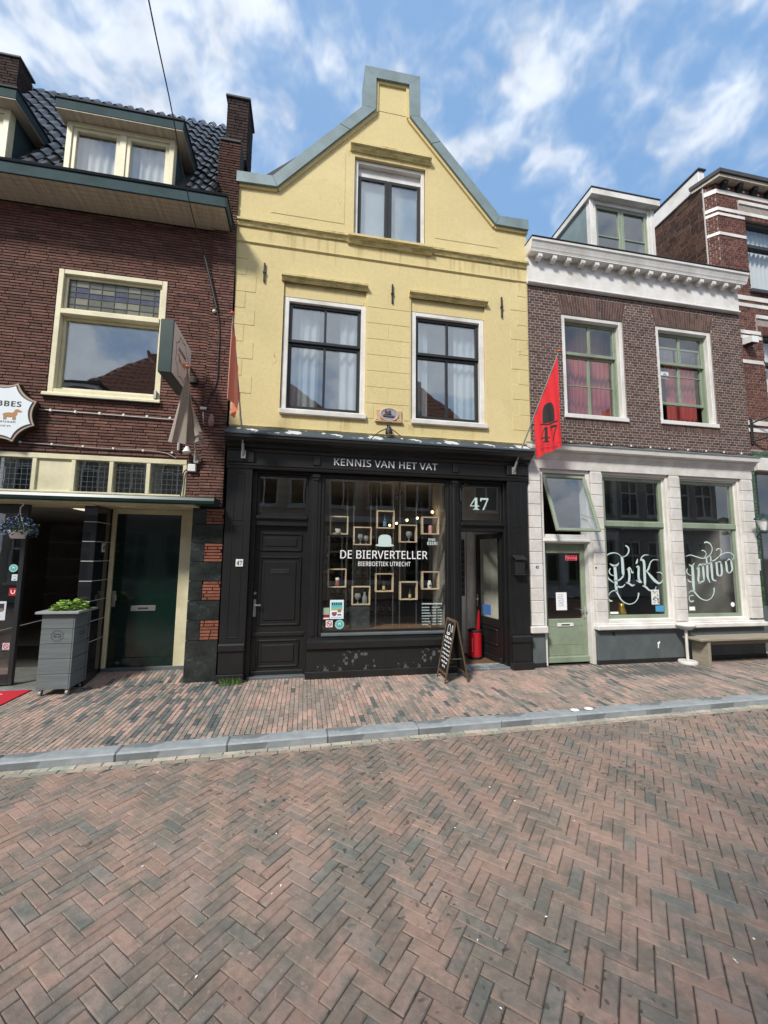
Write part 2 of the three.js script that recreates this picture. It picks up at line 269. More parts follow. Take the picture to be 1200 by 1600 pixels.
// PIECES: [{size, make(mb)}] -> the 300 largest as meshes of their own, the rest as one mesh
function pieces(list, name, restName, material, parent, most = 300) {
  const order = list.slice().sort((a, b) => b.size - a.size), rest = new MB(); let n = 0;
  order.forEach((q, i) => { if (i < most && q.size > 0) { const mb = new MB(); q.make(mb); mb.build(name, material, parent); } else { q.make(rest); n++; } });
  if (n) struct(rest.build(restName, material, parent), 'stuff');
}
// a facing brick: front face with chamfered edges, joint depth d behind it
function faceBrick(mb, x0, x1, y0, y1, z, d, col, r) {
  const c = 0.003, q = r ? (r() - 0.5) * 0.004 : 0, zf = z + q, tj = Math.min(0.0022, (y1 - y0) * 0.03), t = r ? () => (r() - 0.5) * tj : () => 0; mb.color(col);
  const a = [x0 + c + t(), y0 + c + t(), zf], b = [x1 - c + t(), y0 + c + t(), zf], e = [x1 - c + t(), y1 - c + t(), zf], f = [x0 + c + t(), y1 - c + t(), zf];
  const A = [x0, y0, z - d], B = [x1, y0, z - d], E = [x1, y1, z - d], F = [x0, y1, z - d];
  mb.quad(a, b, e, f); mb.quad(A, B, b, a); mb.quad(B, E, e, b); mb.quad(E, F, f, e); mb.quad(F, A, a, f);
}
function wallBricks(o) {                               // courses of bricks over a rectangle less its holes
  const { x0, x1, y0, y1, holes = [], h, L, j, z = 0, d = 0.012, tone, seed = 1, bond = 'wild', jx = j } = o, r = rng(seed), out = [];
  const n = Math.round((y1 - y0) / h), hh = (y1 - y0) / n;
  for (let i = 0; i < n; i++) {
    const a = y0 + i * hh + j / 2, b = a + hh - j, mid = (a + b) / 2, len = bond === 'cross' ? (i % 2 ? L / 2 : L) : L;
    let x = x0 - (bond === 'cross' ? (i % 2 ? L / 4 : (i % 4 === 0 ? 0 : L / 2)) : r() * L);
    let spans = [[x0, x1]];
    for (const q of holes) if (mid > q[2] && mid < q[3]) { const fl = (q[4] || 0) * (mid - q[2]) / (q[3] - q[2]), h0 = q[0] - fl, h1 = q[1] + fl; spans = spans.flatMap(([s, e]) => (h1 <= s || h0 >= e ? [[s, e]] : [[s, Math.max(s, h0)], [Math.min(e, h1), e]])).filter(([s, e]) => e - s > 0.004); }
    while (x < x1) {
      const w = bond === 'wild' ? L * (r() < 0.18 ? 0.5 : r() < 0.3 ? 0.75 : 1) : len;
      for (const [s, e] of spans) { const p = Math.max(s, x + jx / 2), q = Math.min(e, x + w - jx / 2); if (q - p > 0.014) { const col = tone(r, p, a), s2 = r() * 1e6 | 0; out.push({ size: shown((p + q) / 2, mid, z, (q - p) * (b - a)), make: (mb) => faceBrick(mb, p, q, a, b, z, d, col, rng(s2)) }); } }
      x += w;
    }
  }
  return out;
}
const vary = (c, k) => [c[0] * k, c[1] * k, c[2] * k];
const fonts = {};
for (const [k, f] of [['sans', 'droid_sans_regular'], ['bold', 'droid_sans_bold'], ['serifBold', 'droid_serif_bold'], ['serif', 'droid_serif_regular']]) fonts[k] = await new FontLoader().loadAsync('fonts/droid/' + f + '.typeface.json');
function text(str, font, x0, x1, y0, y1, z, material, parent, name = 'lettering', depth = 0.003) {   // fits the words into the rectangle
  const g = new TextGeometry(str, { font: fonts[font], size: 1, depth, curveSegments: 5, bevelEnabled: false }); g.computeBoundingBox();
  const b = g.boundingBox, sx = (x1 - x0) / (b.max.x - b.min.x), sy = (y1 - y0) / (b.max.y - b.min.y);
  g.translate(-b.min.x, -b.min.y, 0); g.scale(sx, sy, 1); g.translate(x0, y0, z);
  return new MB().geo(g).build(name, material, parent);
}
function cloth(a, b, c, d, nu, nv, wave) {             // a top-left, b top-right, c bottom-right, d bottom-left
  const mb = new MB(), P = [], A = V(...a), B = V(...b), C = V(...c), D = V(...d), nrm = B.clone().sub(A).cross(D.clone().sub(A)).normalize();
  for (let j = 0; j <= nv; j++) for (let i = 0; i <= nu; i++) { const u = i / nu, v = j / nv, p = A.clone().lerp(B, u).lerp(D.clone().lerp(C, u), v).addScaledVector(nrm, wave(u, v)); P.push(p); }
  const g = new THREE.BufferGeometry(), id = [], uv = [];
  for (let j = 0; j <= nv; j++) for (let i = 0; i <= nu; i++) uv.push(i / nu, 1 - j / nv);
  for (let j = 0; j < nv; j++) for (let i = 0; i < nu; i++) { const q = j * (nu + 1) + i; id.push(q, q + nu + 1, q + 1, q + 1, q + nu + 1, q + nu + 2); }
  g.setAttribute('position', new THREE.Float32BufferAttribute(P.flatMap((p) => [p.x, p.y, p.z]), 3)); g.setAttribute('uv', new THREE.Float32BufferAttribute(uv, 2)); g.setIndex(id); g.computeVertexNormals();
  return mb.geo(g);
}
function curtain(name, parent, x0, x1, y0, y1, z, m, folds = 7, amp = 0.03, seed = 1) {
  const r = rng(seed), f1 = r() * 6, f2 = r() * 6;
  return cloth([x0, y1, z], [x1, y1, z], [x1, y0, z], [x0, y0, z], folds * 8, 3, (u, v) => amp * (0.6 + 0.4 * v) * (Math.sin(u * folds * 6.283 + f1 + 0.3 * v) + 0.4 * Math.sin(u * folds * 2.7 * 2.1 + f2))).build(name, m, parent);
}
function canvas(w, h, draw) { const c = document.createElement('canvas'); c.width = w; c.height = h; draw(c.getContext('2d'), w, h); const t = new THREE.CanvasTexture(c); t.colorSpace = THREE.SRGBColorSpace; return t; }

// pen strokes of the window lettering, metres on the glass: [points, widths]
const STROKES = [
  [[[[4.075,1.880],[4.134,1.923],[4.238,1.944],[4.327,1.927],[4.394,1.883],[4.467,1.881],[4.532,1.929],[4.560,2.002],[4.535,2.059],[4.487,2.083]],[.011,.021,.016,.011,.014,.028,.032,.018]],[[[4.405,1.887],[4.411,1.730],[4.412,1.573],[4.415,1.524]],[.051,.055,.055,.023]],[[[4.145,1.746],[4.199,1.715],[4.250,1.707],[4.302,1.725],[4.336,1.763]],[.014,.037,.032,.014]],[[[4.245,1.702],[4.254,1.506],[4.254,1.329],[4.254,1.240]],[.055,.060,.060,.032]],[[[4.415,1.524],[4.352,1.466],[4.273,1.435],[4.210,1.450]],[.032,.028,.018,.009]],[[[4.150,1.662],[4.122,1.606],[4.152,1.550],[4.219,1.524]],[.018,.023,.018,.009]],[[[4.073,1.561],[4.095,1.484],[4.158,1.435],[4.212,1.395]],[.023,.028,.023,.011]],[[[4.256,1.362],[4.318,1.324],[4.388,1.328],[4.442,1.372]],[.014,.032,.023,.014]],[[[4.287,1.240],[4.199,1.258],[4.126,1.223],[4.082,1.153],[4.098,1.088],[4.158,1.069]],[.028,.016,.014,.018,.028,.023]],[[[4.254,1.240],[4.296,1.174],[4.343,1.096],[4.417,1.040],[4.518,1.013],[4.623,1.042],[4.693,1.115],[4.723,1.215]],[.032,.028,.021,.016,.014,.018,.032]],[[[4.499,1.636],[4.553,1.668],[4.588,1.636]],[.011,.037,.023]],[[[4.536,1.645],[4.544,1.528],[4.522,1.421],[4.495,1.399]],[.046,.046,.041,.018]],[[[4.583,1.645],[4.610,1.585],[4.637,1.596]],[.018,.032,.014]],[[[4.464,1.403],[4.528,1.383],[4.591,1.349],[4.649,1.363]],[.014,.028,.032,.009]],[[[4.739,1.841],[4.717,1.777]],[.009,.046]],[[[4.717,1.777],[4.694,1.743]],[.046,.009]],[[[4.695,1.682],[4.743,1.696],[4.739,1.551],[4.744,1.461],[4.798,1.412]],[.014,.041,.046,.041,.011]],[[[4.685,1.443],[4.751,1.412],[4.803,1.403]],[.011,.028,.011]],[[[4.792,1.805],[4.828,1.869],[4.895,1.910],[4.980,1.911]],[.011,.021,.018,.009]],[[[4.810,1.828],[4.861,1.801],[4.869,1.597],[4.867,1.416],[4.862,1.337]],[.032,.051,.053,.051,.028]],[[[4.889,1.585],[4.957,1.654],[5.008,1.768],[5.070,1.821],[5.188,1.822]],[.018,.037,.021,.016,.009]],[[[4.922,1.608],[5.009,1.511],[5.096,1.427],[5.179,1.388],[5.246,1.433],[5.264,1.525],[5.220,1.586],[5.134,1.588]],[.018,.051,.051,.032,.016,.014,.018,.009]],[[[4.810,1.344],[4.877,1.322],[4.952,1.263],[5.031,1.253],[5.092,1.294],[5.100,1.330]],[.014,.037,.028,.016,.016,.011]]],
  [[[[5.806,1.896],[5.897,1.921],[6.035,1.892],[6.173,1.862],[6.288,1.882],[6.386,1.959],[6.423,2.054],[6.385,2.139],[6.302,2.176],[6.244,2.161]],[.009,.016,.021,.018,.016,.016,.021,.028,.023]],[[[6.174,2.013],[6.236,2.004],[6.272,1.958],[6.250,1.901],[6.195,1.862]],[.018,.018,.014,.014,.009]],[[[5.860,1.743],[5.924,1.711],[5.991,1.772]],[.011,.037,.011]],[[[5.936,1.720],[5.937,1.530],[5.933,1.345],[5.940,1.230]],[.051,.057,.057,.032]],[[[5.821,1.664],[5.799,1.604],[5.839,1.553],[5.898,1.530]],[.018,.021,.016,.009]],[[[5.810,1.465],[5.840,1.423],[5.900,1.409]],[.014,.025,.014]],[[[5.940,1.230],[5.869,1.244],[5.816,1.203]],[.028,.016,.009]],[[[5.940,1.230],[6.022,1.142],[6.106,1.086],[6.222,1.066],[6.321,1.111],[6.386,1.204],[6.400,1.301]],[.032,.025,.018,.014,.014,.021,.028]],[[[5.918,1.161],[5.839,1.148],[5.813,1.093],[5.853,1.043],[5.915,1.060]],[.014,.014,.016,.025,.021]],[[[6.031,1.651],[6.068,1.693],[6.068,1.553],[6.052,1.437],[6.097,1.377]],[.011,.041,.046,.041,.011]],[[[6.052,1.697],[6.123,1.745],[6.182,1.703]],[.011,.030,.018]],[[[6.178,1.721],[6.180,1.553],[6.181,1.432]],[.041,.046,.023]],[[[6.053,1.377],[6.123,1.414],[6.186,1.432]],[.011,.028,.014]],[[[6.272,1.870],[6.275,1.670],[6.272,1.507],[6.313,1.395]],[.028,.046,.046,.014]],[[[6.164,1.759],[6.262,1.745],[6.394,1.798]],[.011,.023,.011]],[[[6.370,1.907],[6.375,1.718],[6.378,1.553],[6.386,1.460],[6.469,1.427]],[.023,.046,.046,.041,.011]],[[[6.366,1.807],[6.453,1.825],[6.557,1.894],[6.697,1.967],[6.843,1.973],[6.918,1.912],[6.881,1.830]],[.011,.021,.018,.016,.016,.018,.014]],[[[6.511,2.017],[6.560,2.051],[6.622,2.033],[6.622,1.966],[6.557,1.894]],[.023,.018,.014,.014,.009]],[[[6.496,1.789],[6.500,1.648],[6.503,1.554],[6.557,1.516]],[.041,.046,.046,.014]],[[[6.525,1.790],[6.583,1.799],[6.614,1.757]],[.011,.025,.018]],[[[6.604,1.781],[6.609,1.648],[6.595,1.554],[6.545,1.511]],[.039,.044,.037,.011]],[[[6.717,1.810],[6.729,1.696],[6.733,1.620],[6.776,1.578]],[.041,.046,.041,.014]],[[[6.747,1.820],[6.807,1.849],[6.850,1.811]],[.011,.025,.018]],[[[6.841,1.839],[6.853,1.720],[6.852,1.644],[6.781,1.573]],[.039,.044,.037,.011]]],
];

// ---------------------------------------------------------------- ground, road, pavement, kerb
const ROAD = -0.065, kerbZ = (x) => 1.875 - 0.031 * x, KW = 0.19;
struct(new MB().box(-150, 150, -0.6, -0.135, -120, 150).build('ground', M.asphalt, scene));
function paver(mb, cx, cz, L, W, ang, y, col, r, clipZ, sz = 0) {
  const ca = Math.cos(ang), sa = Math.sin(ang), c = 0.0045, h = 0.035, tl = (r() - 0.5) * 0.014, tw = (r() - 0.5) * 0.03, dy = (r() - 0.5) * 0.004, da = (r() - 0.5) * 0.022, cb = Math.cos(ang + da), sb = Math.sin(ang + da);
  const P = (u, v, top) => { const x = cx + u * cb - v * sb; let z = cz + u * sb + v * cb; if (clipZ) z = Math.max(z, clipZ(x)); return [x, (top ? y + dy + u * tl + v * tw : y - h) + sz * (z - cz), z]; };
  const j = () => (r() - 0.5) * 0.003, l = L / 2, w = W / 2;
  const a = P(-l + c + j(), -w + c + j(), 1), b = P(l - c + j(), -w + c + j(), 1), d = P(l - c + j(), w - c + j(), 1), e = P(-l + c + j(), w - c + j(), 1);
  const k = 0.005, lo = (p, u, v) => { const q = P(u, v, 1); q[1] -= k; return q; };
  const A = lo(0, -l, -w), B = lo(0, l, -w), D = lo(0, l, w), E = lo(0, -l, w), A2 = P(-l, -w, 0), B2 = P(l, -w, 0), D2 = P(l, w, 0), E2 = P(-l, w, 0);
  mb.color(col);
  mb.quad(e, d, b, a); mb.quad(a, b, B, A); mb.quad(b, d, D, B); mb.quad(d, e, E, D); mb.quad(e, a, A, E);
  mb.quad(A, B, B2, A2); mb.quad(B, D, D2, B2); mb.quad(D, E, E2, D2); mb.quad(E, A, A2, E2);
}
{
  const road = struct(new MB().prism([[-60, kerbZ(-60) + KW], [60, kerbZ(60) + KW], [60, 60], [-60, 60]], 'y', -0.13, ROAD - 0.0065).build('road', M.sand, scene));
  const L = 0.202, W = 0.0665, J = 0.0035, ang = THREE.MathUtils.degToRad(42.5), ca = Math.cos(ang), sa = Math.sin(ang), r = rng(77), list = [];
  const Lp = L + J, Wp = W + J;
  // far road surface beyond the built setts
  const X0 = -8.2, X1 = 10.5, Z1 = 6.4, far = new MB();
  for (const [a, b, c, d] of [[-60, X0 - 0.1, 2, 60], [X1 + 0.1, 60, 1, 60], [X0 - 0.1, X1 + 0.1, Z1 + 0.1, 60]]) { const y = ROAD; far.quad([a, y, d], [b, y, d], [b, y, Math.max(c, kerbZ(b) + KW)], [a, y, Math.max(c, kerbZ(a) + KW)]); }
  far.build('far_paving', M.asphalt, road);
  const gutter = (x) => kerbZ(x) + KW + 0.135;
  for (let i = -300; i < 300; i++) for (let k = -110; k < 110; k++) for (const vert of [0, 1]) {
    // herringbone lattice a = (W,W), b = (L+W, W-L)
    const ox = i * Wp + k * (Lp + Wp), oy = i * Wp + k * (Wp - Lp);
    const u = vert ? ox + Lp + Wp / 2 : ox + Lp / 2, v = vert ? oy + Wp - Lp / 2 : oy + Wp / 2;
    const bx = 0.4 + u * ca - v * sa, bz = 4 + u * sa + v * ca, x = bx + 0.035 * (fbm(bx / 16 + 3, bz / 16 + 3, 12, 2, 501) - 0.5), z = bz + 0.035 * (fbm(bx / 16 + 7, bz / 16 + 1, 12, 2, 502) - 0.5), an = ang + (vert ? Math.PI / 2 : 0), lj = (hash(i, k, 11 + vert) - 0.5) * 0.006, wj = (hash(i, k, 15 + vert) - 0.5) * 0.006;
    if (x < X0 || x > X1 || z > Z1 || z < gutter(x) - 0.07) continue;
    const big = fbm(x / 8 + 5, z / 8 + 5, 5, 3, 9), q = r(), k2 = 0.88 + 0.22 * r();
    let c = q < 0.45 ? [0.325, 0.224, 0.184] : q < 0.74 ? [0.305, 0.219, 0.184] : q < 0.93 ? [0.275, 0.213, 0.184] : [0.24, 0.205, 0.182];
    c = vary(c, k2 * (0.92 + 0.2 * (big - 0.5)));
    const s = r() * 1e6 | 0; list.push({ size: shown(x, ROAD, z, L * W), make: (mb) => paver(mb, x, z, L + lj, W + wj, an, ROAD, c, rng(s), gutter) });
  }
  pieces(list, 'brick', 'brick_paving', M.roadBrick, road);
  // two pale courses laid along the kerb
  const gl = [];
  for (let row = 0; row < 2; row++) for (let x = X0 + row * 0.1; x < X1; x += 0.208) {
    const z = kerbZ(x) + KW + 0.033 + row * 0.068, k2 = 0.8 + 0.35 * r(), c = vary(row ? [0.36, 0.30, 0.245] : [0.45, 0.40, 0.335], k2), s = r() * 1e6 | 0;
    gl.push({ size: shown(x, ROAD, z, 0.2 * 0.06), make: (mb) => paver(mb, x, z, 0.203, 0.064, Math.atan(-0.031), ROAD - 0.002, c, rng(s)) });
  }
  pieces(gl, 'gutter_brick', 'gutter_bricks', M.paveBrick, road, 120);
}
{
  const r = rng(5), pts = []; for (let x = -60; x <= 60; x += 20) pts.push([x, kerbZ(x)]);
  const pav = struct(new MB().prism([...pts, [60, -3], [-60, -3]], 'y', -0.13, -0.0055).build('pavement', M.sand, scene));
  const X0 = -7.2, X1 = 10.2, list = [], L = 0.2, W = 0.0505, px = 0.0535, pz = 0.2035;
  const farm = new MB(); for (const [a, b] of [[-60, X0], [X1, 60]]) farm.quad([a, 0, kerbZ(a) - 0.01], [b, 0, kerbZ(b) - 0.01], [b, 0, -0.6], [a, 0, -0.6]); farm.build('far_paving', M.asphalt, pav);
  new MB().prism([[-0.002, -0.006], [-0.56, -0.006], [-0.56, 0.086]], 'x', -4.3, -3.02).build('ramp_bed', M.sand, pav);
  let col = 0;
  for (let x = X0; x < X1; x += px, col++) {
    const back = x > -4.32 && x < -3.12 ? -0.52 : x < -4.5 ? 0.02 : x > 7.35 ? -0.45 : -0.02, front = kerbZ(x) - 0.006;
    for (let z = back - (col % 2) * pz / 2 - (hash(col, 3, 4) - 0.5) * 0.03; z < front; z += pz) {
      const a = Math.max(z, back), b = Math.min(z + pz - 0.004, front); if (b - a < 0.03) continue;
      const cl = fbm((x + 20) / 30, (z * 0.6 + 9) / 30, 26, 3, 61), left = step(0.5, -2.5, x), right = step(1.5, 4.5, x), q = r();
      let c = q < 0.5 ? [0.43, 0.292, 0.245] : q < 0.8 ? [0.40, 0.285, 0.24] : [0.35, 0.262, 0.228];
      const dark = step(0.50, 0.66, cl) * (0.12 + 0.32 * left + 0.12 * (1 - right)) + 0.025;
      if (r() < dark) c = r() < 0.5 ? [0.14, 0.142, 0.142] : [0.22, 0.205, 0.185];
      if (right > 0 && r() < right * 0.7) c = [c[0] * 0.8, c[1] * 0.86, c[2] * 0.88];
      const wet = Math.hypot((x - 4.3) / 1.1, (z - 0.35) / 0.35); if (wet < 1 && r() < 0.85) c = vary([0.16, 0.145, 0.135], 0.9);     // old dark setts before the tattoo shop
      c = vary(c, 0.82 + 0.34 * r());
      const s = r() * 1e6 | 0, cx = x + px / 2, cz = (a + b) / 2; list.push({ size: shown(cx, 0, cz, (b - a) * W), make: (mb) => paver(mb, cx, cz, b - a, W, Math.PI / 2, cx > -4.32 && cx < -3.0 && cz < 0 ? -cz * 0.17 : 0, c, rng(s), null, cx > -4.32 && cx < -3.0 && cz < 0 ? -0.17 : 0) });
    }
  }
  pieces(list, 'brick', 'brick_paving', M.paveBrick, pav);
}
{
  const kerb = sub('kerb', scene); struct(kerb);
  const r = rng(9); let i = 0;
  for (let x = -60; x < 60; i++) {
    const near = x > -8 && x < 11, len = near ? 0.98 : 4, s = near ? 0.0015 : 0.01, z0 = kerbZ(x + len / 2), dy = (r() - 0.5) * 0.002;
    const mb = new MB().box(-len / 2 + s, len / 2 - s, -0.2, 0.004 + dy, 0.002, KW, 0.013), m = mb.build('kerb_stone', M.kerb, kerb);
    m.position.set(x + len / 2, 0, z0); m.rotation.y = 0.031; x += len;
  }
  const spots = tag(new MB().cyl([0, 0, 0], [0, 0.004, 0], 0.055, 0.05, 18).build('paint_spot', M.paintWhite, scene), 'white paint spot on the kerb, left one of the pair', 'paint spot', 'paint spots on the kerb');
  spots.position.set(1.93, 0.009, kerbZ(1.93) + 0.07); spots.scale.set(1, 1, 0.75);
  const s2 = spots.clone(); s2.name = numbered('paint_spot'); s2.position.set(2.13, 0.009, kerbZ(2.13) + 0.062); s2.userData = { label: 'white paint spot on the kerb, right one of the pair', category: 'paint spot', group: 'paint spots on the kerb' }; scene.add(s2);
  const lit = new MB(), lr = rng(404); for (let k = 0; k < 45; k++) { const x = -4 + lr() * 10, z = 2.4 + lr() * 2.6, a = lr() * 6.28, w = 0.003 + lr() * 0.004, l = 0.004 + lr() * 0.009, y = ROAD + 0.004, c = Math.cos(a), n = Math.sin(a); lit.quad([x - c * l, y, z - n * l], [x + n * w, y + 0.002, z - c * w], [x + c * l, y, z + n * l], [x - n * w, y + 0.003, z + c * w]); }
  const lt = lit.build('litter', M.paintWhite, scene); lt.userData = { label: 'small white scraps scattered over the brick road', category: 'litter', kind: 'stuff' };
  const weeds = new MB(), rr = rng(31);
  for (let k = 0; k < 150; k++) { const cx = -2.34 + (rr() - 0.5) * 0.3, cz = 0.19 + (rr() - 0.3) * 0.1, h = 0.03 + rr() * 0.075, a = rr() * 6.28, l = (rr() - 0.5) * 0.07; weeds.quad([cx - 0.004 * Math.cos(a), -0.005, cz - 0.004 * Math.sin(a)], [cx + 0.004 * Math.cos(a), -0.005, cz + 0.004 * Math.sin(a)], [cx + l, h, cz + l * 0.6], [cx + l - 0.002, h, cz + l * 0.6]); }
  mat('weed', [0.10, 0.17, 0.04], 0.9, { side: THREE.DoubleSide });
  const w = weeds.build('weeds', M.weed, scene); w.userData = { label: 'tuft of green weeds at the foot of the black pilaster', category: 'weeds', kind: 'stuff' };
}

// ---------------------------------------------------------------- yellow gabled house with black shopfront
const yh = thing('gabled_house', 'yellow plastered stepped-shoulder gable house over a black shopfront', 'house');
{
  const W0 = -2.61, W1 = 2.585, cx = -0.02;
  const wall = new MB().shape([[-2.555, 3.42], [2.57, 3.42], [2.575, 5.6], [2.60, 8.0], [2.60, 8.15], [2.01, 8.14], [0.46, 9.86], [0.45, 10.66], [-0.5, 10.62], [-0.5, 9.84], [-2.06, 8.14], [-2.61, 8.12], [-2.62, 7.83], [-2.58, 5.8]],
    [[[-1.82, 4.09], [-0.445, 4.09], [-0.445, 6.36], [-1.82, 6.36]], [[0.35, 4.09], [1.725, 4.09], [1.725, 6.36], [0.35, 6.36]], [[-0.685, 7.34], [0.615, 7.34], [0.615, 8.9], [-0.685, 8.9]]], -0.28, 0).build('wall', M.yellow, yh);
  // ashlar blocks: thin raised plates with a groove between them
  const plate = (x0, x1, y0, y1, name = 'ashlar_block') => new MB().box(x0 + 0.004, x1 - 0.004, y0 + 0.004, y1 - 0.004, -0.02, 0.0055, 0.0035).build(name, M.yellow, wall);
  const rowY = (i) => 4.10 + i * 0.2845;
  for (let i = 0; i < 9; i++) {
    const a = rowY(i), b = rowY(i + 1), wide = i % 2 === 1, xl = -2.575 - 0.012 * i / 8;
    if (wide) plate(xl, -2.26, a, b); else plate(xl, -2.42, a, b);
    const R = 2.568; if (i % 2 === 0) plate(2.225, R, a, b); else { plate(2.365, R, a, b); }
    if (i < 8) { const c0 = -0.425, c1 = 0.335, m = (c0 + c1) / 2; if (i === 0) { plate(c0, -0.29, a + 0.02, b); plate(0.23, c1, a + 0.02, b); } else if (i % 2 === 0) plate(c0, c1, a, b); else { plate(c0, m, a, b); plate(m, c1, a, b); } }
  }
  plate(-2.6, -2.40, 6.66, 6.945); plate(2.37, 2.575, 6.66, 6.945); plate(-2.58, -2.42, 3.86, 4.10);
  const tri = (p) => new MB().prism(p, 'z', -0.01, 0.006).build('gable_panel', M.yellow, wall);
  tri([[-0.85, 8.94], [-0.85, 7.56], [-2.08, 7.56]]); tri([[0.79, 8.97], [0.79, 7.57], [2.02, 7.57]]);
  tri([[-0.28, 9.9], [0.27, 9.9], [0.27, 10.44], [-0.28, 10.44]]);
  // mouldings
  const prof = (x0, x1, y, h, d, name, m = M.yellowGrime) => new MB().prism([[-0.02, y], [d * 0.35, y], [d * 0.55, y + h * 0.35], [d * 0.6, y + h * 0.5], [d, y + h * 0.62], [d, y + h * 0.92], [-0.02, y + h]], 'x', x0, x1).build(name, m, yh);
  prof(-2.6, -0.79, 7.235, 0.115, 0.07, 'string_course'); prof(0.72, 2.595, 7.235, 0.115, 0.07, 'string_course'); prof(-0.79, 0.72, 7.205, 0.135, 0.115, 'window_sill');
  prof(-2.6, 2.59, 6.94, 0.03, 0.025, 'string_course', M.yellow); prof(-0.77, 0.71, 8.98, 0.125, 0.10, 'hood_mould');
  prof(-1.86, -0.42, 6.36, 0.10, 0.085, 'hood_mould'); prof(0.31, 1.77, 6.36, 0.10, 0.085, 'hood_mould'); prof(-2.57, 2.57, 3.84, 0.03, 0.018, 'string_course');
  // zinc coping in lengths
  const out = [[-2.64, 8.15], [-2.07, 8.17], [-0.55, 9.87], [-0.54, 10.68], [0.49, 10.71], [0.50, 9.89], [2.03, 8.17], [2.61, 8.185]], inn = [[-2.64, 7.965], [-1.99, 7.99], [-0.335, 9.84], [-0.33, 10.48], [0.285, 10.50], [0.30, 9.85], [1.945, 7.99], [2.61, 7.985]];
  const cut = (i, t0, t1) => { const l = (a, b, t) => [lerp(a[0], b[0], t), lerp(a[1], b[1], t)]; new MB().prism([l(out[i], out[i + 1], t0), l(out[i], out[i + 1], t1), l(inn[i], inn[i + 1], t1), l(inn[i], inn[i + 1], t0)], 'z', -0.34, 0.075).build('coping_sheet', M.zinc, yh); };
  cut(0, 0, 0.998); cut(1, 0.002, 0.72); cut(1, 0.725, 0.998); cut(2, 0.002, 0.998); cut(3, 0.002, 0.998); cut(4, 0.002, 0.998); cut(5, 0.002, 0.25); cut(5, 0.255, 0.998); cut(6, 0.002, 1);
  const fil = new MB(); for (let i = 0; i < 7; i++) { const a = inn[i], b = inn[i + 1], dx = b[0] - a[0], dy = b[1] - a[1], l = Math.hypot(dx, dy), nx = dy / l * 0.05, ny = -dx / l * 0.05; fil.prism([[a[0], a[1]], [b[0], b[1]], [b[0] + nx, b[1] + ny], [a[0] + nx, a[1] + ny]], 'z', -0.02, 0.032 + i * 0.0006); } fil.build('coping_moulding', M.yellow, yh);
  // wall anchors
  for (const [x, y0, y1] of [[-2.14, 6.29, 6.62], [0.01, 6.2, 6.55], [2.055, 6.2, 6.59]]) { const mb = new MB().box(x - 0.014, x + 0.014, y0, y1, 0.006, 0.034, 0.005).box(x - 0.022, x + 0.022, (y0 + y1) / 2 - 0.02, (y0 + y1) / 2 + 0.02, 0, 0.044, 0.005); mb.build('wall_anchor', M.iron, yh); }
  // upper windows
  const upper = (x0, x1, y0, y1, seed, curtains) => {
    const w = sub('window', yh), z = -0.115;
    box('lintel_panel', M.yellow, w, x0 - 0.03, x1 + 0.03, y1 - 0.01, y1 + 0.235, -0.2, -0.03);
    new MB().rect(x0 - 0.02, x1 + 0.02, y0 - 0.05, y1, 0.085, -0.2, -0.035, 0.006).build('frame', M.white, w);
    new MB().box(x0 - 0.03, x1 + 0.035, y0 - 0.085, y0 - 0.005, -0.2, 0.055, 0.008).build('sill', M.white, w);
    const a = x0 + 0.065, b = x1 - 0.065, c = y0 + 0.035, d = y1 - 0.085, m = (a + b) / 2, t = c + (d - c) * 0.634;
    const s = new MB().rect(a, b, t - 0.01, d, 0.055, z - 0.02, z + 0.03, 0.004, 0.05).box(m - 0.02, m + 0.02, t + 0.04, d - 0.055, z - 0.02, z + 0.025, 0.004);
    s.rect(a, b, c, t + 0.05 - 0.061, 0.055, z - 0.06, z - 0.005, 0.004, 0.075, 0.045).box(m - 0.02, m + 0.02, c + 0.075, t - 0.055, z - 0.06, z - 0.01, 0.004); s.build('sash', M.sash, w);
    for (const [p, q] of [[a + 0.055, m - 0.02], [m + 0.02, b - 0.055]]) for (const dz of [0, 0.014]) { const z = -0.115 - dz; new MB().quad([p, t + 0.04, z], [q, t + 0.04, z], [q, d - 0.055, z], [p, d - 0.055, z]).build('pane', M.glassMirror, w); new MB().quad([p, c + 0.075, z - 0.035], [q, c + 0.075, z - 0.035], [q, t - 0.056, z - 0.035], [p, t - 0.056, z - 0.035]).build('pane', M.glassMirror, w); }
    for (const [p, q, f] of curtains) curtain('curtain', w, p, q, y0 - 0.2, y1 + 0.1, -0.26, M.curtain, f, 0.022, seed + f);
  };
  upper(-1.79, -0.455, 4.175, 6.13, 3, [[-1.95, -1.22, 6], [-0.86, -0.3, 4]]); upper(0.385, 1.70, 4.165, 6.14, 8, [[0.2, 0.72, 4], [1.22, 1.9, 5]]);
  {
    const w = sub('attic_window', yh), z = -0.12;
    new MB().rect(-0.675, 0.605, 7.32, 8.885, 0.06, -0.22, -0.05, 0.005).box(-0.615, 0.545, 8.63, 8.826, -0.2, -0.13).build('frame', M.white, w);
    const s = new MB(); for (const [p, q] of [[-0.615, -0.062], [-0.058, 0.545]]) s.rect(p, q, 7.38, 8.635, 0.065, z - 0.04, z + 0.02, 0.005); s.build('sash', M.sash, w);
    for (const [p, q] of [[-0.55, -0.127], [0.007, 0.48]]) for (const z of [-0.12, -0.134]) new MB().quad([p, 7.445, z], [q, 7.445, z], [q, 8.57, z], [p, 8.57, z]).build('pane', M.glassMirror, w);
    box('roller_blind', mat('blindGrey', [0.50, 0.52, 0.54], 0.9), w, -0.62, 0.55, 7.36, 8.65, -0.21, -0.205);
  }
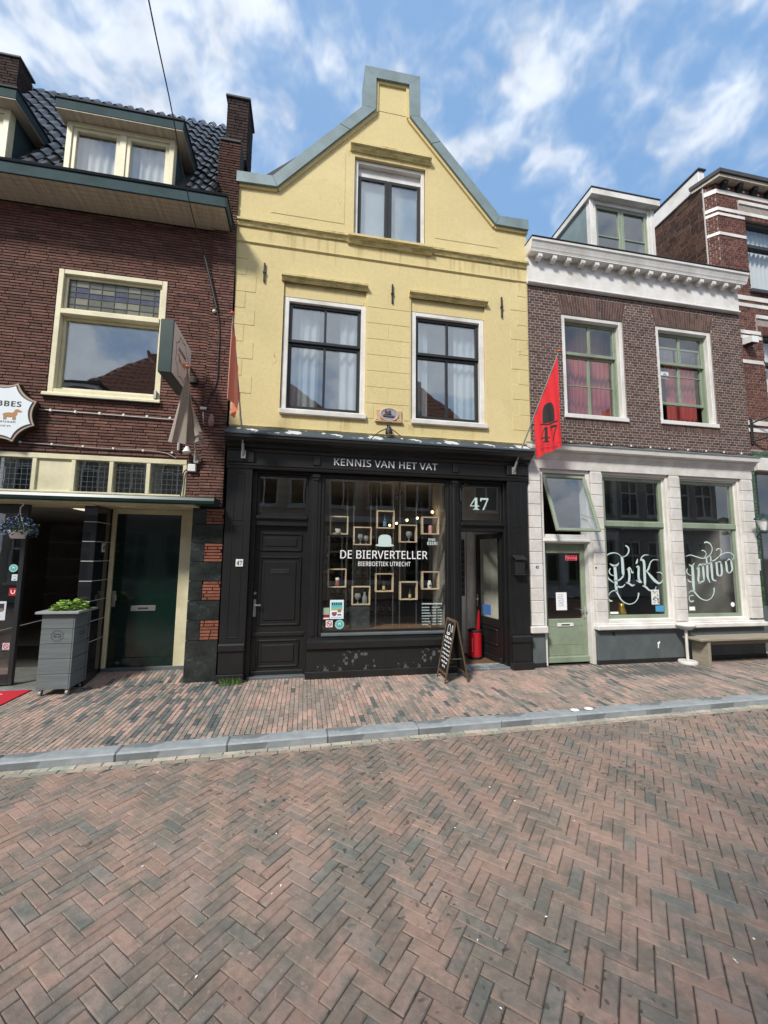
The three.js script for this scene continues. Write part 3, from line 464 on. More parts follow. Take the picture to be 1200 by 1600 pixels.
  // painted relief tablet above the lamp
  {
    mat('stoneTablet', [0.60, 0.42, 0.28], 0.8, { map: T.mottle, rep: 0.2 }); mat('reliefBlue', [0.30, 0.34, 0.46], 0.7, { map: T.mottle, rep: 0.15 }); mat('reliefDark', [0.10, 0.07, 0.08], 0.7, { map: T.mottle, rep: 0.1 });
    const g = sub('relief_tablet', yh);
    new MB().box(-0.25, 0.19, 4.085, 4.285, -0.01, 0.03, 0.01).build('tablet', M.stoneTablet, g);
    new MB().geo(new THREE.TorusGeometry(0.115, 0.016, 8, 30), new THREE.Matrix4().makeTranslation(-0.03, 4.2, 0.032).multiply(new THREE.Matrix4().makeScale(1.3, 0.92, 1))).build('oval_rim', M.stoneTablet, g);
    new MB().cyl([0, 0, 0], [0, 0, 0.012], 0.112, 0.112, 28).geometry(); const ov = new MB().cyl([0, 0, 0], [0, 0, 0.012], 0.112, 0.112, 28).build('oval_field', M.reliefBlue, g); ov.position.set(-0.03, 4.2, 0.028); ov.scale.set(1.3, 0.92, 1);
    const b = new MB(), r = rng(4); b.prism([[-0.14, 4.165], [0.03, 4.155], [0.06, 4.18], [-0.02, 4.19], [-0.13, 4.2]], 'z', 0.03, 0.052); for (let i = 0; i < 14; i++) b.ball(-0.1 + r() * 0.1, 4.19 + r() * 0.07, 0.042, 0.012 + r() * 0.012, 1, 1, 0.6, 8); b.build('figures', M.reliefDark, g);
    const c = new MB(); for (const s of [-1, 1]) for (let i = 0; i < 5; i++) c.ball(-0.03 + s * (0.15 + 0.014 * i), 4.10 + 0.02 * Math.sin(i * 1.7), 0.035, 0.02, 1.3, 0.8, 0.6, 8); c.box(-0.27, 0.21, 4.068, 4.088, -0.01, 0.045, 0.006); c.build('scrolls', M.stoneTablet, g);
  }
  // ------------------------------------------------ the shopfront
  const corn = new MB().prism([[0.004, 3.43], [0.075, 3.43], [0.095, 3.47], [0.14, 3.49], [0.15, 3.53], [0.22, 3.565], [0.27, 3.60], [0.285, 3.605], [0.285, 3.655], [0.004, 3.70]], 'x', -2.57, 2.47); corn.build('cornice', M.black, yh);
  new MB().prism([[0.002, 3.705], [0.292, 3.66], [0.300, 3.648], [0.300, 3.668], [0.002, 3.835]], 'x', -2.58, 2.48).build('lead_flashing', M.lead, yh);
  box('fascia', M.black, yh, -2.55, 2.43, 3.17, 3.432, -0.12, 0.058);
  new MB().prism([[0.05, 3.16], [0.085, 3.16], [0.10, 3.185], [0.10, 3.205], [0.115, 3.215], [0.115, 3.24], [0.05, 3.25]], 'x', -2.56, 2.44).build('architrave', M.black, yh);
  for (const [x0, x1] of [[-2.56, -2.17], [2.045, 2.435]]) {
    const g = sub('pilaster', yh), c = (x0 + x1) / 2;
    new MB().box(x0 + 0.015, x1 - 0.01, 0, 3.16, -0.25, 0.075, 0.004).build('shaft', M.black, g);
    new MB().box(x0, x1 + 0.005, 3.255, 3.43, 0.04, 0.108, 0.004).build('capital', M.black, g);
    const f = new MB(); for (const [a, b, p, q] of [[c - 0.075, c + 0.075, 2.36, 3.1], [c - 0.085, c + 0.085, 0.62, 2.29]]) { f.rect(a, b, p, q, 0.016, 0.07, 0.083, 0.003); } f.build('panel_moulding', M.black, g);
    new MB().box(x0 + 0.012, x1 - 0.006, 0, 0.12, 0.07, 0.155, 0.006).box(x0 + 0.03, x1 - 0.02, 0.12, 0.44, 0.07, 0.115, 0.004).prism([[0.07, 0.43], [0.12, 0.43], [0.145, 0.45], [0.145, 0.53], [0.125, 0.55], [0.07, 0.55]], 'x', x0 + 0.02, x1 - 0.012).build('base', M.black, g);
  }
  for (const [x0, x1] of [[-1.285, -1.125], [1.045, 1.195]]) {
    const g = sub('post', yh);
    new MB().box(x0, x1, 0.045, 3.16, -0.16, 0.012, 0.005).box(x0 + 0.045, x1 - 0.045, 0.6, 3.12, 0.0, 0.03, 0.01).build('shaft', M.black, g);
    new MB().box(x0 + 0.02, x1 - 0.02, 3.075, 3.125, 0.0, 0.06, 0.006).box(x0 + 0.035, x1 - 0.035, 3.03, 3.075, 0.0, 0.045, 0.006).build('capital', M.black, g);
    new MB().box(x0 + 0.03, x1 - 0.03, 3.26, 3.42, 0.05, 0.09, 0.006).build('bracket', M.black, g);
  }
  text('KENNIS VAN HET VAT', 'sans', -0.93, 0.80, 3.285, 3.40, 0.0585, M.paintWhite, yh);
  // plinth under the shop window
  { const g = sub('plinth', yh);
    new MB().box(-1.285, 1.195, 0.1, 0.42, -0.2, 0.088, 0.004).build('panel', M.blackChip, g);
    new MB().box(-1.30, 1.2, -0.01, 0.105, -0.2, 0.125, 0.008).build('skirting', M.black, g);
    new MB().prism([[-0.1, 0.415], [0.10, 0.415], [0.13, 0.44], [0.135, 0.53], [0.09, 0.555], [0.03, 0.575], [0.03, 0.60], [-0.1, 0.60]], 'x', -1.285, 1.2).build('sill', M.black, g); }
  // big shop window
  const sw = sub('shop_window', yh);
  new MB().rect(-1.125, 1.045, 0.60, 3.16, 0.055, -0.12, -0.01, 0.006).rect(-1.072, 0.992, 0.655, 3.105, 0.02, -0.1, -0.035, 0.004).build('frame', M.black, sw);
  new MB().box(-1.07, 0.99, 0.605, 0.645, -0.02, 0.05, 0.006).build('sill', M.slateBlue, sw);
  new MB().quad([-1.055, 0.67, -0.065], [0.975, 0.67, -0.065], [0.975, 3.09, -0.065], [-1.055, 3.09, -0.065]).build('pane', M.glass, sw);
  const gz = -0.0625;
  text('DE BIERVERTELLER', 'sans', -0.79, 0.66, 1.80, 1.93, gz, M.paintWhite, sw, 'lettering', 0.001); text('BIERBOETIEK UTRECHT', 'sans', -0.50, 0.37, 1.68, 1.752, gz, M.paintWhite, sw, 'lettering', 0.001);
  const hat = (cx, y, s, z) => { const h = new THREE.Shape(); h.moveTo(-0.155, 0.02); h.bezierCurveTo(-0.13, -0.005, 0.13, -0.005, 0.155, 0.02); h.bezierCurveTo(0.15, 0.045, 0.11, 0.03, 0.108, 0.05); h.bezierCurveTo(0.112, 0.1, 0.112, 0.195, 0.045, 0.195); h.bezierCurveTo(0.02, 0.2, -0.02, 0.2, -0.045, 0.195); h.bezierCurveTo(-0.112, 0.195, -0.112, 0.1, -0.108, 0.05); h.bezierCurveTo(-0.11, 0.03, -0.15, 0.045, -0.155, 0.02); return new MB().geo(new THREE.ShapeGeometry(h, 10), new THREE.Matrix4().makeTranslation(cx, y, z).multiply(new THREE.Matrix4().makeScale(s, s, 1))); };
  hat(-0.065, 1.995, 1, gz).build('hat_emblem', M.letterMint, sw);
  text('END', 'bold', 0.68, 0.80, 2.105, 2.145, gz, M.letterMint, sw, 'lettering', 0.001); text('BIER!', 'bold', 0.66, 0.835, 2.035, 2.09, gz, M.letterMint, sw, 'lettering', 0.001);
  text('OPENINGSTIJDEN', 'bold', 0.565, 0.905, 1.05, 1.078, gz, M.paintWhite, sw, 'opening_hours', 0.001);
  ['MAANDAG', 'DINSDAG', 'WOENSDAG', 'DONDERDAG', 'VRIJDAG', 'ZATERDAG', 'ZONDAG'].forEach((d, i) => { const y = 1.005 - i * 0.0455; text(d, 'bold', 0.565, 0.565 + 0.0165 * d.length + 0.012, y - 0.006, y + 0.014, gz, M.letterMint, sw, 'opening_hours', 0.001); text(i ? (i < 6 ? '12:00 - 18:00' : '13:00 - 17:00') : 'GESLOTEN', 'bold', 0.735, i ? 0.905 : 0.87, y - 0.006, y + 0.014, gz, M.letterMint, sw, 'opening_hours', 0.001); });
  // left door with fanlight
  { const d = sub('door', yh), x0 = -2.15, x1 = -1.29, z = -0.1;
    new MB().box(x0 - 0.03, x0 + 0.035, 0, 3.16, -0.2, -0.02, 0.004).box(x1 - 0.03, x1 + 0.006, 0, 3.16, -0.2, -0.02, 0.004).box(x0 + 0.035, x1 - 0.03, 3.12, 3.17, -0.2, -0.03).box(x0 + 0.035, x1 - 0.03, 2.30, 2.46, -0.2, -0.035, 0.006).box(x0 + 0.035, x1 - 0.03, 2.40, 2.45, -0.05, 0.005, 0.012).build('door_frame', M.black, d);
    const fx0 = x0 + 0.035, fx1 = x1 - 0.03; const leaf = new MB().box(fx0, fx1, 0.03, 2.30, z - 0.05, z - 0.006).build('leaf', M.black, d);
    for (const [p, q, r2, s] of [[-2.035, -1.395, 1.90, 2.19], [-2.035, -1.395, 0.76, 1.82], [-2.035, -1.395, 0.14, 0.55]]) new MB().rect(p, q, r2, s, 0.03, z - 0.02, z + 0.016, 0.01).box(p + 0.075, q - 0.075, r2 + 0.075, s - 0.075, z - 0.02, z + 0.006, 0.012).build('door_panel', M.black, d);
    new MB().box(fx0, fx1, 0.6, 0.665, z - 0.02, z + 0.02, 0.01).box(fx0, fx1, 0.03, 0.1, z - 0.02, z + 0.03, 0.012).build('weather_board', M.black, d);
    new MB().box(-1.86, -1.58, 1.55, 1.625, z - 0.01, z + 0.014, 0.004).rect(-1.83, -1.61, 1.565, 1.61, 0.008, z + 0.01, z + 0.02, 0.002).build('letter_plate', M.iron, d);
    new MB().box(-2.105, -2.062, 0.9, 1.16, z - 0.01, z + 0.012, 0.004).cyl([-2.083, 1.075, z], [-2.083, 1.075, z + 0.06], 0.011).box(-2.09, -1.985, 1.062, 1.088, z + 0.045, z + 0.065, 0.008).build('handle', M.chrome, d);
    new MB().cyl([-2.083, 1.255, z - 0.01], [-2.083, 1.255, z + 0.012], 0.022).build('lock', M.steel, d);
    box('threshold', M.slateBlue, d, x0 + 0.0, x1, -0.005, 0.035, -0.2, 0.02, 0.006);
    const f = sub('fanlight', yh); new MB().rect(fx0, fx1, 2.46, 3.12, 0.04, z - 0.03, z + 0.03, 0.006).build('frame', M.black, f);
    new MB().quad([fx0 + 0.04, 2.50, z], [fx1 - 0.04, 2.50, z], [fx1 - 0.04, 3.08, z], [fx0 + 0.04, 3.08, z]).build('pane', M.glass, f); }
  // right door, standing open
  { const d = sub('door_open', yh), x0 = 1.195, x1 = 2.05, z = -0.1; d.name = 'door';
    new MB().box(x0, x0 + 0.05, 0, 3.16, -0.2, -0.02, 0.004).box(x1 - 0.02, x1 + 0.03, 0, 3.16, -0.2, -0.02, 0.004).box(x0 + 0.05, x1 - 0.02, 3.11, 3.17, -0.2, -0.03).box(x0 + 0.05, x1 - 0.02, 2.28, 2.44, -0.2, -0.035, 0.006).box(x0 + 0.05, x1 - 0.02, 2.37, 2.42, -0.05, 0.005, 0.012).build('door_frame', M.black, d);
    box('threshold', M.kerb, d, x0 - 0.0, x1 + 0.01, -0.005, 0.032, -0.25, 0.06, 0.008);
    const lf = sub('leaf', d); lf.position.set(2.025, 0, -0.13); lf.rotation.y = THREE.MathUtils.degToRad(-81);
    new MB().rect(-0.79, 0, 0.05, 2.27, 0.095, -0.025, 0.02, 0.004, 0.2).box(-0.695, -0.095, 0.62, 0.76, -0.025, 0.02, 0.004).box(-0.695, -0.095, 0.25, 0.62, -0.015, 0.006).rect(-0.66, -0.13, 0.3, 0.58, 0.03, 0.0, 0.022, 0.008).box(-0.79, 0, 0.05, 0.13, 0.02, 0.045, 0.01).build('leaf_frame', M.black, lf);
    new MB().quad([-0.695, 0.76, 0], [-0.095, 0.76, 0], [-0.095, 2.175, 0], [-0.695, 2.175, 0]).build('pane', M.glass, lf);
    new MB().cyl([-0.74, 1.05, 0.02], [-0.74, 1.05, 0.07], 0.01).box(-0.75, -0.63, 1.04, 1.06, 0.06, 0.08, 0.006).box(-0.76, -0.72, 0.92, 1.14, 0.018, 0.026, 0.003).build('handle', M.chrome, lf);
    mat('posterBlue', [0.06, 0.15, 0.42], 0.6); new MB().box(-0.6, -0.34, 0.8, 0.98, 0.004, 0.008).build('sticker', M.posterBlue, lf);
    const f = sub('fanlight', yh), a = x0 + 0.05, b = x1 - 0.02; new MB().rect(a, b, 2.44, 3.11, 0.04, z - 0.03, z + 0.03, 0.006).build('frame', M.black, f);
    new MB().quad([a + 0.04, 2.48, z], [b - 0.04, 2.48, z], [b - 0.04, 3.07, z], [a + 0.04, 3.07, z]).build('pane', M.glass, f);
    text('47', 'serifBold', 1.44, 1.785, 2.66, 2.87, z + 0.004, M.letterMint, f, 'house_number', 0.001);
    new MB().box(1.22, 1.26, 2.78, 3.0, -0.02, 0.02, 0.006).tube([[1.24, 2.98, 0.02], [1.24, 3.03, 0.12], [1.27, 3.06, 0.2]], 0.01).build('sign_bracket', M.iron, yh); }
  { const n = sub('number_plate', yh); new MB().box(-2.36, -2.255, 1.665, 1.775, 0.07, 0.092, 0.003).build('plate', M.ceramic, n); text('47', 'serifBold', -2.345, -2.27, 1.69, 1.752, 0.0925, M.numberBlack, n, 'digits'); }
  // body of the house behind the front
  const body = sub('body', yh);
  new MB().box(-2.60, -2.45, 0, 8.0, -9, -0.281).build('party_wall', M.roomDark, body); new MB().box(2.44, 2.57, 0, 8.0, -9, -0.281).build('party_wall', M.roomDark, body);
  box('back_wall', M.roomDark, body, -2.45, 2.44, 0, 8, -9, -8.85); box('floor', M.floorWood, body, -2.45, 2.44, -0.1, 0.028, -8.85, -0.2); box('upper_floor', M.roomGrey, body, -2.45, 2.44, 3.32, 3.45, -8.85, -0.281); box('attic_floor', M.roomGrey, body, -2.45, 2.44, 6.95, 7.1, -8.85, -0.281);
  box('fascia_backing', M.roomDark, body, -2.45, 2.44, 3.12, 3.32, -0.3, -0.2);
  box('room_wall', M.roomLight, body, -2.45, 2.44, 3.45, 6.95, -4.1, -4); box('attic_wall', M.roomGrey, body, -2.0, 2.0, 7.1, 8.9, -2.6, -2.5);
  for (const s of [-1, 1]) new MB().prism([[cx + s * 2.6, 8.0], [cx, 10.35], [cx, 10.5], [cx + s * 2.66, 8.12]], 'z', -9, -0.3).build('roof_slope', M.slate, body);
  // entrance lobby seen through the open door
  box('lobby_wall', mat('lobbyPaint', [0.82, 0.79, 0.71], 0.9, { map: T.mottle, rep: 1.2 }), body, 1.15, 2.44, 0.028, 3.32, -1.1, -1.0);
  box('lobby_side', M.roomDark, body, 1.08, 1.15, 0.028, 3.32, -1.1, -0.2);
  new MB().box(1.72, 1.78, 0.028, 2.4, -1.0, -0.96).build('lobby_post', M.offwhite, body);
}

// ---------------------------------------------------------------- left brick house with tiled roof
const lh = thing('brick_house', 'red brick house with dark pantile roof, teal gutter and cream window frames', 'house');
{
  const X0 = -8.4, hole = [-5.115, -3.585, 4.13, 6.115], Lf = [-8.2, -3.14, 2.66, 3.27];
  const tone = (r) => { const q = r(); return vary(q < 0.5 ? [0.24, 0.128, 0.103] : q < 0.82 ? [0.215, 0.117, 0.096] : [0.178, 0.105, 0.09], 0.8 + 0.4 * r()); };
  const wall = new MB().shape([[X0, 2.56], [-2.93, 2.56], [-2.93, 7.07], [X0, 7.07]], [[[hole[0], hole[2]], [hole[1], hole[2]], [hole[1], hole[3]], [hole[0], hole[3]]], [[Lf[0], Lf[2]], [Lf[1], Lf[2]], [Lf[1], Lf[3]], [Lf[0], Lf[3]]]], -0.25, -0.013).build('wall', M.mortarDark, lh);
  const stripCore = new MB().box(-2.945, -2.605, 2.56, 8.68, -0.28, 0.032); stripCore.build('party_wall', M.mortarDark, lh);
  const list = wallBricks({ x0: -6.6, x1: -2.95, y0: 2.56, y1: 7.06, holes: [hole, [Lf[0], Lf[1], Lf[2] - 0.12, Lf[3]]], h: 0.0455, L: 0.30, j: 0.0105, jx: 0.0035, z: 0, tone, seed: 12 });
  list.push(...wallBricks({ x0: -2.945, x1: -2.60, y0: 2.56, y1: 8.66, h: 0.0455, L: 0.235, j: 0.0105, jx: 0.0035, z: 0.045, tone: (r, x, y) => vary(tone(r), y > 7.35 ? 0.5 : 1.04), seed: 55 }));
  pieces(list, 'brick', 'bricks', M.redBrick, wall);
  // first-floor window with leaded top light
  { const w = sub('window', lh), z = -0.1;
    new MB().rect(hole[0] + 0.008, hole[1] - 0.008, 4.16, 6.105, 0.075, -0.17, -0.004, 0.006).box(-5.03, -3.67, 5.39, 5.47, -0.16, 0.012, 0.008).build('frame', M.cream, w);
    new MB().rect(-5.031, -3.669, 5.472, 6.03, 0.04, -0.13, -0.05, 0.005).rect(-5.031, -3.669, 4.236, 5.388, 0.035, -0.16, -0.09, 0.005, 0.05).build('sash', M.cream, w);
    new MB().prism([[-0.16, 4.135], [0.05, 4.11], [0.05, 4.145], [0.03, 4.165], [-0.16, 4.175]], 'x', -5.15, -3.575).build('sill', M.cream, w);
    box('drip_edge', M.iron, w, -5.16, -3.575, 4.095, 4.112, -0.05, 0.06, 0.003);
    for (const z of [-0.125, -0.14]) new MB().quad([-4.996, 4.286, z], [-3.704, 4.286, z], [-3.704, 5.353, z], [-4.996, 5.353, z]).build('pane', M.glassMirror, w);
    const xs = [-4.99, -4.9, -4.72, -4.54, -4.36, -4.18, -4.0, -3.80, -3.71], ys = [5.512, 5.60, 5.715, 5.80, 5.885, 5.99], came = new MB();
    mat('pale_glass', [0.33, 0.325, 0.26], 0.08, { transmission: 0.25, ior: 1.5, thickness: 0, map: T.mottle, rep: 0.3 }); mat('blueGlass', [0.12, 0.13, 0.21], 0.08, { transmission: 0.25, ior: 1.5, thickness: 0, map: T.mottle, rep: 0.3 }); mat('darkGlass', [0.19, 0.20, 0.17], 0.08, { transmission: 0.25, ior: 1.5, thickness: 0, map: T.mottle, rep: 0.3 });
    for (let i = 0; i < xs.length - 1; i++) for (let k = 0; k < ys.length - 1; k++) {
      const edge = i === 0 || i === xs.length - 2, m = k === 2 ? M.blueGlass : k === 3 && i % 3 === 1 ? M.blueGlass : edge ? M.darkGlass : hash(i, k, 3) < 0.5 ? M.pale_glass : M.darkGlass, q = 0.004;
      const p = new MB().quad([xs[i] + q, ys[k] + q, -0.085], [xs[i + 1] - q, ys[k] + q, -0.085], [xs[i + 1] - q, ys[k + 1] - q, -0.085], [xs[i] + q, ys[k + 1] - q, -0.085]).build('leaded_pane', m, w); p.rotation.x = 0;
    }
    for (const x of xs) came.box(x - 0.005, x + 0.005, ys[0], ys[5], -0.09, -0.078); for (const y of ys) came.box(xs[0], xs[8], y - 0.005, y + 0.005, -0.0895, -0.0785); came.build('lead_cames', M.slate, w);
    box('stay', M.steel, w, -3.665, -3.625, 4.17, 4.30, 0.0, 0.05, 0.006); }
  // leaded strip of windows above the canopy
  { const ws = sub('clerestory', lh), y0 = 2.67, y1 = 3.26, cols = [-7.1, -6.62, -6.12, -5.66, -5.165, -4.67, -4.175, -3.675, -3.17];
    const f = new MB().box(-8.2, -3.145, 3.185, y1, -0.12, 0.012, 0.006).box(-8.2, -3.145, y0, 2.725, -0.12, 0.012, 0.006); for (const x of cols) f.box(x - 0.028, x + 0.028, 2.725, 3.185, -0.12, 0.008, 0.005); f.build('frame', M.cream, ws);
    for (let i = 0; i < cols.length - 1; i++) {
      const a = cols[i] + 0.028, b = cols[i + 1] - 0.028; if (i === 4) { box('infill_panel', M.cream, ws, a, b, 2.725, 3.185, -0.08, -0.02); continue; }
      const lead = new MB(); new MB().quad([a, 2.725, -0.04], [b, 2.725, -0.04], [b, 3.185, -0.04], [a, 3.185, -0.04]).build('pane', M.glassMirror, ws);
      for (let k = 1; k < 6; k++) { const x = a + (b - a) * k / 6; lead.box(x - 0.002, x + 0.002, 2.725, 3.185, -0.041, -0.035); } for (let k = 1; k < 6; k++) { const y = 2.725 + 0.46 * k / 6; lead.box(a, b, y - 0.002, y + 0.002, -0.0405, -0.0345); } lead.build('lead_cames', M.slateBlue, ws);
    } }
  // canopy
  new MB().prism([[-0.02, 2.56], [0.36, 2.545], [0.40, 2.56], [0.415, 2.60], [0.40, 2.64], [0.36, 2.655], [-0.02, 2.665]], 'x', -8.4, -2.645).build('canopy', M.canopyGreen, lh);
  new MB().box(-8.4, -2.93, 2.535, 2.556, -0.55, 0.34).build('canopy_soffit', M.cream, lh);
  { const u = sub('soffit_light', lh); new MB().box(-4.52, -4.30, 2.515, 2.535, 0.05, 0.16, 0.006).build('cover', M.cream, u); const u2 = sub('soffit_light', lh); new MB().box(-4.0, -3.78, 2.515, 2.535, -0.02, 0.1, 0.006).build('cover', M.cream, u2); }
  // entrance: tiled piers and green door
  const rows = [0, 0.59, 0.878, 1.165, 1.448, 1.73, 2.01, 2.292, 2.535];
  { const p = sub('pier', lh); box('core', M.grout, p, -4.475, -4.313, 0, 2.534, -0.49, -0.006);
    for (let i = 0; i < 8; i++) { const a = rows[i] + 0.005, b = rows[i + 1] - 0.005; box('tile', M.tileBlack, p, -4.48, -4.308, a, b, -0.012, -0.004, 0.001); box('tile', M.tileBlack, p, -4.318, -4.311, a, b, -0.49, -0.016, 0.001); box('tile', M.tileBlack, p, -4.48, -4.474, a, b, -0.49, -0.0125, 0.001); }
    const n = sub('number_plate', lh); box('plate', M.ceramic, n, -4.311, -4.300, 1.86, 1.99, -0.30, -0.22); const t = text('49', 'serifBold', 0, 0.055, 1.89, 1.96, 0, M.numberBlack, n, 'digits'); t.rotation.y = Math.PI / 2; t.position.set(-4.2995, 0, -0.23); }
  { const p = sub('pier', lh); box('core', M.mortarDark, p, -3.0, -2.58, 0, 2.56, -0.47, -0.012);
    const split = -2.828, brickTone = (r) => vary([0.30, 0.115, 0.075], 0.8 + 0.4 * r());
    mat('glazedBrick', [1, 1, 1], 0.22, { map: T.grain, rep: 0.3, clearcoat: 0.5, clearcoatRoughness: 0.15, vertexColors: true });
    for (let i = 0; i < 8; i++) {
      const a = rows[i] + 0.003, b = rows[i + 1] - 0.003, full = i === 0 || i % 2 === 0;
      box('marble_slab', M.marble, p, -3.02, full ? -2.575 : split - 0.003, a, b, -0.03, 0.012, 0.003);
      for (const [u, v] of [[-0.255, -0.0305], [-0.47, -0.26]]) box('marble_slab', M.marble, p, -3.018, -3.0, a, b, u, v, 0.003);
      if (!full) { const l = []; l.push(...wallBricks({ x0: split, x1: -2.575, y0: a, y1: b, h: 0.048, L: 0.29, j: 0.008, z: 0.008, tone: brickTone, seed: 60 + i })); for (const q of l) { const mb = new MB(); q.make(mb); mb.build('brick', M.glazedBrick, p); } }
    } }
  { const d = sub('door', lh), z = -0.5;
    new MB().rect(-4.3, -3.02, 0.035, 2.534, 0.055, z - 0.05, z + 0.05, 0.005, 0.001, 0.075).box(-3.3, -3.075, 0.035, 2.459, z - 0.05, z + 0.045).build('door_frame', M.cream, d);
    box('leaf', M.greenDoor, d, -4.245, -3.3, 0.13, 2.459, z - 0.03, z + 0.005); new MB().box(-4.245, -3.3, 0.13, 0.27, z - 0.02, z + 0.018, 0.008).build('kick_board', M.greenDoor, d);
    box('threshold', M.slateBlue, d, -4.3, -3.02, 0.0, 0.129, z - 0.05, z + 0.055, 0.006);
    new MB().box(-3.96, -3.605, 0.96, 1.045, z, z + 0.016, 0.004).build('letter_plate', M.chrome, d); box('letter_slot', M.iron, d, -3.86, -3.71, 0.99, 1.015, z + 0.015, z + 0.018);
    new MB().box(-4.235, -4.185, 1.03, 1.27, z, z + 0.014, 0.004).box(-4.215, -4.165, 1.12, 1.22, z + 0.012, z + 0.05, 0.01).build('handle', M.chrome, d); }
  // pet shop front: sliding glass door, tread plate
  { const s = sub('shop_entrance', lh);
    new MB().box(-5.33, -5.27, 0.03, 2.53, -0.22, -0.16, 0.004).box(-8.2, -5.33, 0.03, 0.16, -0.22, -0.16).box(-8.2, -5.33, 2.4, 2.53, -0.22, -0.16).build('door_frame', M.sash, s);
    new MB().quad([-8.2, 0.16, -0.19], [-5.33, 0.16, -0.19], [-5.33, 2.4, -0.19], [-8.2, 2.4, -0.19]).build('pane', M.glass, s);
    mat('treadPlate', [0.40, 0.41, 0.40], 0.45, { metalness: 0.6, bump: T.tread, bs: 0.006, br: 0.085, map: T.mottle, rep: 0.4 });
    box('tread_plate', M.treadPlate, s, -8.2, -4.49, -0.05, 0.012, -1.2, -0.055); box('step_edge', M.kerb, s, -8.2, -4.475, -0.05, 0.014, -0.05, 0.045, 0.006); }
  // eaves: gutter, fascia, soffit boards
  { const e = sub('eaves', lh);
    for (let i = 0; i < 6; i++) new MB().box(X0, -2.70 - 0.0, 7.072, 7.085, 0.004 + i * 0.083, 0.083 + i * 0.083, 0.003).build('soffit_board', M.beige, e);
    new MB().box(X0, -2.685, 7.065, 7.235, 0.502, 0.53, 0.005).box(-2.70, -2.668, 7.065, 7.235, -0.0, 0.53, 0.005).build('fascia', M.teal, e);
    new MB().prism([[0.44, 7.236], [0.545, 7.236], [0.558, 7.265], [0.545, 7.272], [0.44, 7.262]], 'x', X0, -2.655).box(-2.70, -2.655, 7.236, 7.268, 0, 0.43).build('gutter', M.tealDark, e);
    new MB().box(X0, -2.70, 7.087, 7.23, -0.1, 0.5).build('gutter_bed', M.tealDark, e); }
  // pantile roof
  const S = 1.6, zb = 0.42, yb = 7.27, len = Math.hypot(1, S), up = [S / len, -1 / len], nr = [1 / len, S / len];   // up: (y,z) along slope; nr: (y,z) normal
  const at = (x, s, n) => [x, yb + s * up[0] + n * nr[0], zb + s * up[1] + n * nr[1]], slope = 4.55;
  const roof = new MB().quad(at(X0, 0, -0.03), at(-2.9, 0, -0.03), at(-2.9, slope, -0.03), at(X0, slope, -0.03)).quad(at(X0, slope, -0.03), at(-2.9, slope, -0.03), [-2.9, 7.2, -6.6], [X0, 7.2, -6.6]).build('roof', M.slate, lh);
  const tw = 0.204, th = 0.305, tiles = [], dorm = [[-5.1, -3.37, 0, 1.24], [-9, -5.57, 0, 1.24]];
  for (let row = 0; row * th < slope - 0.05; row++) for (let c = 0; c < 26; c++) {
    const x = -2.92 - (c + 1) * tw, s0 = row * th; if (x < -8.2) continue;
    if (dorm.some((q) => x + tw * 0.5 > q[0] + 0.05 && x + tw * 0.5 < q[1] - 0.05 && s0 + th * 0.8 < q[3])) continue;
    const j = hash(c, row, 7) * 0.012, dx = (hash(c, row, 9) - 0.5) * 0.01, [wx, wy, wz] = at(x, s0 + th / 2, 0);
    tiles.push({ size: shown(wx, wy, wz, tw * th), make: (mb) => {
      const N = 8, prof = (u) => 0.052 * Math.pow(Math.max(0, Math.sin(Math.PI * clamp((u - 0.42) / 0.6))), 0.8) - 0.014 * Math.sin(Math.PI * clamp(u / 0.44)), k = 0.85 + 0.3 * hash(c, row, 3); mb.color([k, k, k]);
      for (let i = 0; i < N; i++) { const u0 = i / N * 1.02, u1 = (i + 1) / N * 1.02, P = (u, s, n) => at(x + dx + u * tw, s, n);
        const a0 = prof(u0) + 0.034 + j, a1 = prof(u1) + 0.034 + j, b0 = prof(u0) + 0.004, b1 = prof(u1) + 0.004;
        mb.quad(P(u0, s0, a0), P(u1, s0, a1), P(u1, s0 + th + 0.03, b1), P(u0, s0 + th + 0.03, b0)); mb.quad(P(u0, s0, a0 - 0.022), P(u1, s0, a1 - 0.022), P(u1, s0, a1), P(u0, s0, a0)); }
    } });
  }
  M.glazed.vertexColors = true; pieces(tiles, 'roof_tile', 'roof_tiles', M.glazed, roof);
  for (let i = 0; i < 0; i++) { const x = -2.95 - i * 0.3; const p = at(x, slope + 0.02, 0.02); new MB().cyl([x, p[1], p[2]], [x - 0.31, p[1] + 0.012, p[2]], 0.10, 0.11, 12).color([1, 1, 1]).build('ridge_tile', M.glazed, roof); }
  new MB().box(-2.93, -2.60, 8.68, 8.73, -0.4, 0.06, 0.01).build('parapet_cap', M.slate, lh);
  // dormers
  const dormer = (x0, x1, top, seed) => {
    const d = sub('dormer', lh), z = 0.38, y0 = 7.25, back = -0.32;
    new MB().box(x0 - 0.085, x1 + 0.16, top, top + 0.145, back, 0.54, 0.006).build('roof_edge', M.teal, d); new MB().box(x0 - 0.10, x1 + 0.175, top + 0.145, top + 0.185, back, 0.555, 0.006).build('roof_sheet', M.tealDark, d);
    new MB().box(x0 - 0.08, x1 + 0.155, top - 0.012, top - 0.001, back, 0.535).build('soffit', M.beige, d);
    const m = (x0 + x1) / 2 + 0.02;
    new MB().rect(x0, x1, y0, top - 0.014, 0.075, z - 0.12, z, 0.005).box(m - 0.045, m + 0.045, y0 + 0.075, top - 0.09, z - 0.11, z - 0.005, 0.004).build('frame', M.cream, d);
